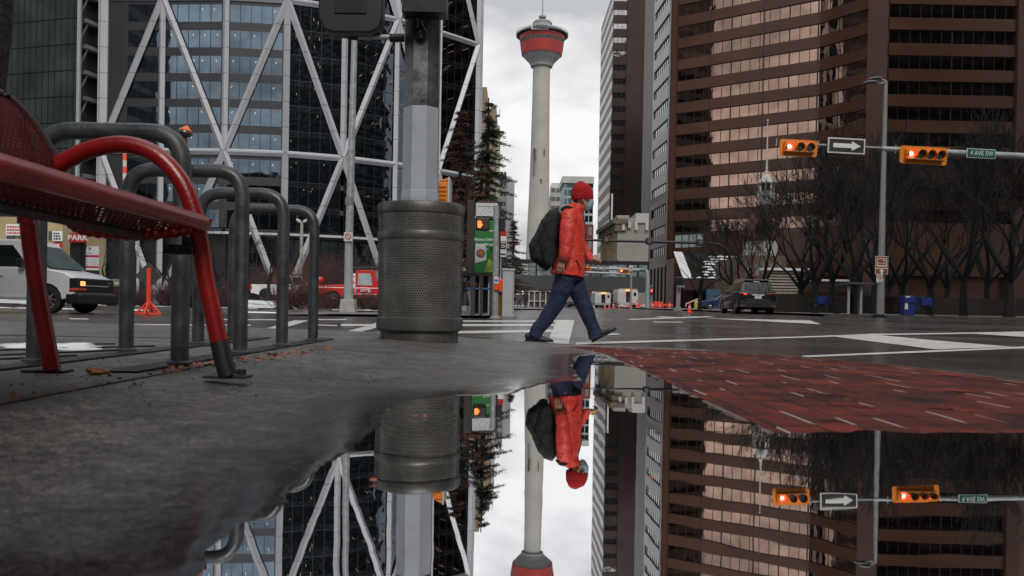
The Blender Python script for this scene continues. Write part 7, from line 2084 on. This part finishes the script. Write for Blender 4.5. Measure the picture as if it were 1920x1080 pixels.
# conifers
def conifer(rnd, H, rad, zlow, dens, droop, needle, m_, name, label, loc, topbare=.0, lean=0.0, gap=.25):
    o = thing(name, label, 'tree', loc)
    L0 = Vector(loc)
    tk = MB(); tk.tube([L0 + Vector((0, 0, -.2)), L0 + Vector((lean * .3, 0, H * .4)), L0 + Vector((lean, 0, H))], [.20, .13, .02], 8); tk.build('trunk', M['bark'], o, True)
    br, fo = MB(), MB(); z = zlow
    while z < H - .1:
        u = (z - zlow) / (H - zlow); R_ = rad * (1 - u) ** .8 * rnd.uniform(.65, 1.15) + .12
        for j in range(rnd.choice([3, 4, 5]) if u < .85 else 3):
            if rnd.random() < gap: continue
            a = rnd.uniform(0, 6.28); r = R_ * rnd.uniform(.6, 1.1)
            p0 = L0 + Vector((lean * z / H, 0, z)); pts = [p0]; n_ = 6
            for k in range(1, n_ + 1):
                t = k / n_; pts.append(p0 + Vector((math.cos(a) * r * t, math.sin(a) * r * t, droop * (-(t * 1.3) ** 1.4 * r * .35) + r * .10 * t * t * 2)))
            br.tube(pts, [.03 * (1 - .8 * k / n_) * (1 - u * .5) for k in range(n_ + 1)], 4, False)
            for k in range(1, n_ + 1):
                c = pts[k]; wd = needle * (1.15 - .5 * k / n_) * (1.0 - .35 * u)
                for q in range(dens * 2):
                    ax = Vector((rnd.gauss(0, 1), rnd.gauss(0, 1), rnd.gauss(-.15, .28))).normalized()
                    l = wd * rnd.uniform(.35, .95); s_ = ax.cross(Vector((rnd.gauss(0, 1), rnd.gauss(0, 1), rnd.gauss(0, 1)))).normalized() * l * .09
                    cc = c + Vector((rnd.gauss(0, .05), rnd.gauss(0, .05), rnd.gauss(0, .03))) + (pts[k - 1] - c) * rnd.random()
                    e = cc + ax * l
                    fo.poly([cc, cc + ax * l * .4 + s_, e, cc + ax * l * .4 - s_])
        z += rnd.uniform(.14, .30) * (1.0 + .2 * (1 - u))
    br.build('branches', M['twig'], o); fo.build('needles', m_, o); return o
ngreen = mat('spruce_needles', (.030, .040, .027), .75, 0, .45, 1.2)
nbrown = mat('dead_needles', (.085, .036, .022), .85, 0, .5, 1.0)
YG2 = 34
b0_ = at(909, 590, YG2)
conifer(random.Random(5), at(906, 182, YG2).z - .1, 2.5, 1.4, 20, .9, .34, ngreen, 'spruce', 'dark green ragged spruce standing behind the advertising panel', (b0_.x, YG2, .08), gap=.30)
YG3 = 38
b0_ = at(858, 590, YG3)
conifer(random.Random(8), at(860, 205, YG3).z - .1, 2.7, 1.4, 15, .7, .36, nbrown, 'spruce', 'dead rust-brown spruce behind the thick signal pole', (b0_.x, YG3, .08), gap=.30)
b0_ = at(898, 590, 31.5)
conifer(random.Random(12), at(898, 290, 31.5).z - .1, 2.1, 1.2, 15, .6, .30, nbrown, 'spruce', 'shorter dead brown conifer mixed into the green spruce', (b0_.x, 31.5, .08), gap=.35)
b0_ = at(960, 590, 72)
conifer(random.Random(14), 7.5, 2.2, 1.5, 8, .6, .5, mat('brown_crown', (.075, .045, .032), .85, 0, .4, 1), 'spruce', 'brownish bushy tree under the spruce just left of the man\'s backpack', (b0_.x, 72, .4), gap=.3)

# ------------------------------------------------------------------ people far away
def far_person(px, pyb, Y, label, c_top, c_leg, stride=.18):
    b0_ = gb(px, Y); o = thing('person', label, 'person', b0_)
    P = lambda x, z, y=0: b0_ + Vector((x, y, z))
    mb = MB()
    for s_ in (-1, 1): mb.loft([(P(s_ * .08, .92), .09, .09), (P(s_ * stride * .6, .48), .065, .065), (P(s_ * stride, .05), .05, .06), (P(s_ * stride, .0), .05, .10)], 10)
    mb.build('trousers', c_leg, o, True)
    mb = MB(); mb.loft([(P(0, .80), .17, .13), (P(0, 1.1), .19, .14), (P(0, 1.38), .22, .14), (P(0, 1.48), .10, .09)], 12)
    for s_ in (-1, 1): mb.loft([(P(s_ * .21, 1.42), .06, .06), (P(s_ * .27, 1.12), .05, .05), (P(s_ * .24, .86), .04, .04)], 8)
    mb.build('coat', c_top, o, True)
    mb = MB(); mb.loft([(P(0, 1.46), .05, .05), (P(0, 1.55), .06, .07), (P(0, 1.66), .08, .095), (P(0, 1.74), .07, .08), (P(0, 1.78), .03, .03)], 12)
    mb.build('head', mat('skin_far', (.35, .2, .14), .6), o, True)
dk = mat('dark_cloth', (.02, .02, .022), .8, 0, .2)
far_person(985, 577, 82, 'small distant person in black standing left of the man\'s rear leg', dk, dk, .10)
far_person(973, 577.5, 95, 'tiny distant walker just right of the grey utility cabinet', mat('dim_cloth', (.08, .07, .07), .8), dk)

# ------------------------------------------------------------------ the man
YM = 9.0
def mp_(px, py, y=0.0): p = at(px, py, YM); return Vector((p.x, YM + y, p.z))
man = thing('person', 'man in a red jacket, red knitted hat and blue mask striding to the right', 'person', (mp_(1070, 600).x, YM, -.08))
skin = mat('skin', (.42, .215, .15), .5, 0, .12, 14)
k = YM / FPX                                    # metres per picture pixel
def limb(pts, seg=14, mb=None):                 # (px, py, y, ra, rb)
    mb = mb or MB(); return mb.loft([(mp_(a, b_, c), d, e) for a, b_, c, d, e in pts], seg)
def remesh(o, vs, sm=4, disp=None):
    r = o.modifiers.new('r', 'REMESH'); r.mode = 'VOXEL'; r.voxel_size = vs; r.use_smooth_shade = True
    s = o.modifiers.new('s', 'SMOOTH'); s.factor = .5; s.iterations = sm
    if disp:
        for amp_, sc_2 in disp:
            t = bpy.data.textures.new('folds', 'CLOUDS'); t.noise_scale = sc_2; t.noise_depth = 2
            d = o.modifiers.new('d', 'DISPLACE'); d.texture = t; d.strength = amp_; d.mid_level = .5; d.texture_coords = 'LOCAL'
    return o
# body: head, neck, trunk, arms, hands, legs in one surface
mb = MB()
hc = mp_(1094, 373)                              # head centre
Mh = Matrix.Rotation(R(12), 3, 'Y')
def hp(x, y, z): return hc + Mh @ Vector((x, y, z))
mb.ball(hp(-.012, 0, .02), (.098, .076, .105), 20, 14)
mb.loft([(hp(.02, 0, .03), .075, .066), (hp(.028, 0, -.03), .068, .060), (hp(.042, 0, -.085), .048, .045), (hp(.050, 0, -.112), .028, .028)], 16)
mb.loft([(hp(.075, 0, .025), .012, .012), (hp(.100, 0, -.010), .015, .016), (hp(.108, 0, -.028), .016, .019), (hp(.088, 0, -.036), .012, .015)], 10)     # nose
for s_ in (-1, 1):
    mb.ball(hp(-.005, s_ * .076, -.012), (.018, .012, .032), 10, 8)                                                   # ears
    mb.ball(hp(.080, s_ * .030, .014), (.013, .015, .011), 8, 6)                                                      # eyes
mb.loft([(hp(.083, -.03, -.062), .008, .006), (hp(.094, 0, -.060), .010, .008), (hp(.083, .03, -.062), .008, .006)], 8, (0, 0, 1))
limb([(1088, 385, 0, .058, .058), (1080, 398, 0, .065, .062), (1074, 408, 0, .09, .12)], 14, mb)
limb([(1075, 405, 0, .085, .15), (1074, 440, 0, .11, .15), (1072, 480, 0, .11, .14), (1066, 520, 0, .11, .15)], 16, mb)
limb([(1063, 402, -.17, .05, .05), (1058, 445, -.215, .045, .045), (1053, 487, -.23, .030, .033)], 12, mb)
limb([(1082, 402, .17, .05, .05), (1088, 448, .20, .045, .045), (1112, 486, .20, .030, .032)], 12, mb)
# near hand hanging: palm, four curled fingers, thumb
def hand(mb, W, D, N, Sd, s=1.0, curl=.5):
    """W wrist point, D direction of the fingers, N palm-side normal (towards the body), Sd direction of the thumb side"""
    D, N, Sd = D.normalized(), N.normalized(), Sd.normalized()
    mb.loft([(W - D * .02, .026, .020), (W + D * .02, .036, .020), (W + D * .055, .043, .019), (W + D * .088, .040, .015)], 12, Sd.cross(D))
    for i, (o_, l, r) in enumerate(((.037, .074, .0090), (.0125, .082, .0095), (-.0125, .076, .0090), (-.036, .060, .0080))):
        a = W + D * (.082 - abs(o_) * .15) + Sd * o_
        d = (D + Sd * o_ * 3).normalized(); pts = [a - d * .02, a]
        c_ = 0
        for j, f in enumerate((.42, .32, .26)):
            c_ += curl * (1.0 + .25 * i) * (.8 if j == 0 else .6)
            dn = d * math.cos(c_) + N * math.sin(c_); pts.append(pts[-1] + dn * l * f * s)
        mb.tube(pts, [r * 1.05, r * 1.08, r, r * .95, r * .72], 8)
    a = W + D * .018 + Sd * .030
    mb.tube([a, a + (Sd * .8 + D * .5 + N * .3) * .026, a + (Sd * .8 + D * 1.2 + N * .7) * .036, a + (Sd * .55 + D * 2.0 + N * 1.1) * .036], [.014, .0135, .0115, .0085], 8)
W1_ = mp_(1052, 489, -.235); hand(mb, W1_, mp_(1046, 516, -.235) - W1_, Vector((.35, .9, 0)), Vector((1, -.25, .35)), 1.0, .20)
W2_ = mp_(1112, 486, .20); hand(mb, W2_, Vector((.75, .0, .10)), Vector((-.1, .2, -1)), Vector((.1, -1, .25)), 1.0, 1.0)
# legs under the trousers
limb([(1060, 520, -.06, .09, .10), (1038, 578, -.05, .06, .06), (1003, 626, -.05, .042, .045), (1001, 636, -.05, .04, .045)], 12, mb)
limb([(1074, 520, .07, .09, .10), (1098, 578, .06, .06, .06), (1116, 624, .06, .042, .045), (1120, 634, .06, .04, .045)], 12, mb)
body = mb.build('body', skin, man, True); remesh(body, .0048, 1)
# beanie
red_knit = mat('knit_red', (.42, .008, .010), .9, 0, .12, 12)
n = red_knit.node_tree; tc = n.nodes.new('ShaderNodeTexCoord'); wv = n.nodes.new('ShaderNodeTexWave'); wv.inputs['Scale'].default_value = 42; wv.inputs['Distortion'].default_value = 1.5; n.links.new(tc.outputs['Object'], wv.inputs['Vector'])
bm = n.nodes.new('ShaderNodeBump'); bm.inputs['Strength'].default_value = .6; bm.inputs['Distance'].default_value = .004; n.links.new(wv.outputs['Fac'], bm.inputs['Height']); n.links.new(bm.outputs[0], n.nodes['Principled BSDF'].inputs['Normal'])
mb = MB(); Mh2 = Matrix.Rotation(R(-2), 3, 'Y')
def bp_(x, y, z): return hc + Mh2 @ Vector((x, y, z))
mb.loft([(bp_(-.012, 0, -.004), .112, .090), (bp_(-.012, 0, .025), .118, .096), (bp_(-.012, 0, .07), .119, .098), (bp_(-.014, 0, .115), .108, .090), (bp_(-.014, 0, .15), .085, .072), (bp_(-.010, 0, .175), .052, .045), (bp_(-.004, 0, .187), .022, .02)], 28)
bn_ = mb.build('beanie', red_knit, man, True); remesh(bn_, .007, 4, [(.010, .06)])
mb = MB(); mb.loft([(bp_(-.012, 0, -.010), .114, .092), (bp_(-.012, 0, .000), .121, .098), (bp_(-.012, 0, .040), .122, .100), (bp_(-.012, 0, .046), .116, .095)], 28); mb.build('brim', red_knit, bn_, True)
# hair at the nape
MB().loft([(hp(-.085, 0, .02), .03, .065), (hp(-.082, 0, -.03), .024, .058), (hp(-.072, 0, -.062), .012, .045)], 14).build('hair', mat('hair', (.02, .015, .012), .7), man, True)
# mask
mk = mat('mask_blue', (.26, .44, .52), .7, 0, .08, 20)
mb = MB(); mb.loft([(hp(.078, 0, .008), .030, .058), (hp(.082, 0, -.02), .040, .063), (hp(.078, 0, -.055), .042, .060), (hp(.066, 0, -.095), .034, .047), (hp(.056, 0, -.112), .018, .032)], 18)
ms_ = mb.build('face_mask', mk, man, True)
mb = MB()
for s_ in (-1, 1): mb.tube([hp(.075, s_ * .060, -.01), hp(.03, s_ * .079, .0), hp(-.005, s_ * .086, .012)], .003, 5); mb.tube([hp(.065, s_ * .055, -.075), hp(.03, s_ * .075, -.05), hp(-.005, s_ * .086, -.02)], .003, 5)
mb.build('ear_loop', M['sign_white'], ms_)
# jacket
jm = mat('jacket_red', (.66, .050, .030), .50, 0, .08, 7)
n = jm.node_tree; tc = n.nodes.new('ShaderNodeTexCoord'); z = n.nodes.new('ShaderNodeTexNoise'); z.inputs['Scale'].default_value = 13; z.inputs['Detail'].default_value = 4; z.inputs['Distortion'].default_value = 1.6
mpp = n.nodes.new('ShaderNodeMapping'); mpp.inputs['Scale'].default_value = (1, 1, 2.2); mpp.inputs['Rotation'].default_value = (0, .5, 0); n.links.new(tc.outputs['Object'], mpp.inputs[0]); n.links.new(mpp.outputs[0], z.inputs['Vector'])
bm = n.nodes.new('ShaderNodeBump'); bm.inputs['Strength'].default_value = .45; bm.inputs['Distance'].default_value = .016; n.links.new(z.outputs['Fac'], bm.inputs['Height']); n.links.new(bm.outputs[0], n.nodes['Principled BSDF'].inputs['Normal'])
mb = MB()
limb([(1064, 517, 0, .185, .185), (1066, 500, 0, .180, .185), (1070, 478, 0, .155, .180), (1072, 455, 0, .145, .178), (1071, 430, 0, .152, .190), (1071, 410, 0, .140, .195), (1073, 397, 0, .105, .160), (1078, 389, 0, .078, .095)], 28, mb)
limb([(1072, 400, -.13, .06, .06), (1064, 408, -.185, .080, .068), (1062, 430, -.215, .083, .070), (1060, 452, -.228, .078, .066), (1058, 472, -.238, .070, .060), (1056, 485, -.242, .060, .052), (1055, 489, -.242, .055, .048)], 18, mb)
limb([(1076, 400, .13, .06, .06), (1080, 410, .185, .075, .068), (1085, 432, .21, .075, .066), (1090, 452, .215, .070, .062), (1099, 469, .21, .060, .054), (1108, 481, .205, .050, .046), (1111, 485, .20, .046, .043)], 18, mb)
jk = mb.build('jacket', jm, man, True); remesh(jk, .0095, 4, [(.018, .10), (.008, .035)])
mb = MB(); limb([(1079, 398, 0, .085, .088), (1081, 393, 0, .083, .083), (1084, 386, 0, .080, .078), (1085, 384, 0, .070, .068)], 22, mb); cl_ = mb.build('collar', jm, jk, True); remesh(cl_, .007, 2, [(.006, .04)])
mb = MB(); limb([(1055.5, 484, -.242, .064, .056), (1054.5, 491, -.242, .062, .053)], 18, mb); mb.build('cuff', mat('cuff_dark_red', (.26, .025, .016), .6), jk, True)
mb = MB(); mb.tube([mp_(1092, 400, -.07), mp_(1097, 430, -.06), mp_(1096, 470, -.05), mp_(1098, 512, -.05)], .004, 5); mb.build('zip', M['black_m'], jk)
mb = MB(); mb.tube([mp_(1078, 488, -.178), mp_(1088, 506, -.168)], .006, 6); mb.build('pocket_flap', mat('cuff_dark_red2', (.22, .02, .014), .6), jk)
# trousers
tm = mat('trousers_navy', (.009, .018, .055), .75, 0, .3, 6, .5, 16)
mb = MB()
limb([(1066, 505, 0, .135, .155), (1066, 525, 0, .135, .155)], 22, mb)
limb([(1061, 515, -.06, .115, .105), (1052, 545, -.06, .108, .098), (1038, 576, -.055, .088, .085), (1022, 600, -.05, .078, .075), (1008, 618, -.05, .074, .070), (1001, 633, -.05, .078, .074)], 20, mb)
limb([(1073, 515, .07, .115, .105), (1084, 545, .07, .105, .098), (1098, 577, .065, .085, .083), (1107, 600, .06, .075, .073), (1114, 619, .06, .072, .069), (1119, 634, .06, .076, .072)], 20, mb)
tr_ = mb.build('trousers', tm, man, True); remesh(tr_, .0095, 3, [(.022, .11), (.010, .04)])
# shoes
shm = mat('shoe_black', (.014, .013, .013), .45, 0, .2, 20)
def shoe(heel, toe, y, up=0.0):
    h = mp_(*heel, y); t = mp_(*toe, y); d = (t - h); Ln = d.length; d.normalize(); u = Vector((-d.z, 0, d.x))
    if u.z < 0: u = -u
    f = lambda a, z: h + d * Ln * a + u * z
    mb = MB(); mb.loft([(f(-.02, .045), .022, .026), (f(.03, .052), .042, .038), (f(.18, .060), .052, .042), (f(.36, .055), .048, .042), (f(.55, .042), .036, .046), (f(.78, .034), .028, .048), (f(.94, .028), .021, .038), (f(1.01, .024), .010, .02)], 16)
    o_ = mb.build('shoe', shm, man, True); remesh(o_, .006, 2)
    mb = MB(); prof = [(-.02, .030), (.06, .040), (.3, .040), (.5, .044), (.75, .050), (.95, .040), (1.02, .018)]
    pts = [f(a, .004) + Vector((0, -w_, 0)) for a, w_ in prof] + [f(a, .004) + Vector((0, w_, 0)) for a, w_ in reversed(prof)]
    mb.prism(pts, u * .020); mb.build('sole', M['rubber'], o_, bevel=.003)
shoe((985, 640.5), (1036, 643.5), -.05)
shoe((1113, 643), (1157, 619), .06)
# backpack: a thing of its own
pm = mat('pack_black', (.009, .009, .012), .8, 0, .35, 16, .5, 60)
c = mp_(1024, 445)
bpk = thing('backpack', 'black backpack on the back of the man in the red jacket', 'backpack', c)
mb = MB()
limb([(1034, 499, 0, .07, .12), (1029, 493, 0, .112, .145), (1025, 470, 0, .135, .155), (1025, 445, 0, .133, .155), (1033, 420, 0, .110, .150), (1041, 404, 0, .080, .135), (1046, 396, 0, .04, .09)], 26, mb)
bd_ = mb.build('main_bag', pm, bpk, True); remesh(bd_, .010, 5, [(.030, .12), (.012, .05)])
mb = MB(); limb([(1016, 492, -.01, .05, .10), (1008, 482, -.01, .085, .12), (1004, 460, -.01, .075, .12), (1009, 444, -.01, .05, .10)], 20, mb); q_ = mb.build('front_pocket', pm, bpk, True); remesh(q_, .010, 4, [(.02, .08)])
mb = MB(); mb.tube(spline([mp_(1050, 398, -.155), mp_(1058, 392, -.168), mp_(1068, 393, -.170), mp_(1076, 402, -.17), mp_(1075, 420, -.19), mp_(1064, 440, -.20)][:5], 5), .016, 8); mb.build('strap', pm, bpk, True)
mb = MB(); mb.tube([mp_(1040, 403, -.02), mp_(1036, 393, 0), mp_(1044, 390, .0), mp_(1048, 397, .02)], .008, 6); mb.build('handle', pm, bpk, True)
mb = MB(); mb.tube([mp_(1002, 470, -.135), mp_(1010, 445, -.14), mp_(1024, 425, -.145)], .004, 5); mb.build('zip', M['black'], bpk)
# something small and yellow at the far wrist
o = thing('held_item', 'small yellowish object held in the man\'s far hand', 'small object', mp_(1120, 480, .17)); MB().lathe([(.0, -.02), (.016, -.02), (.018, .022), (.0, .022)], o.location, 14).build('yellow_cover', mat('cover_yellow', (.55, .38, .10), .6), o, True)
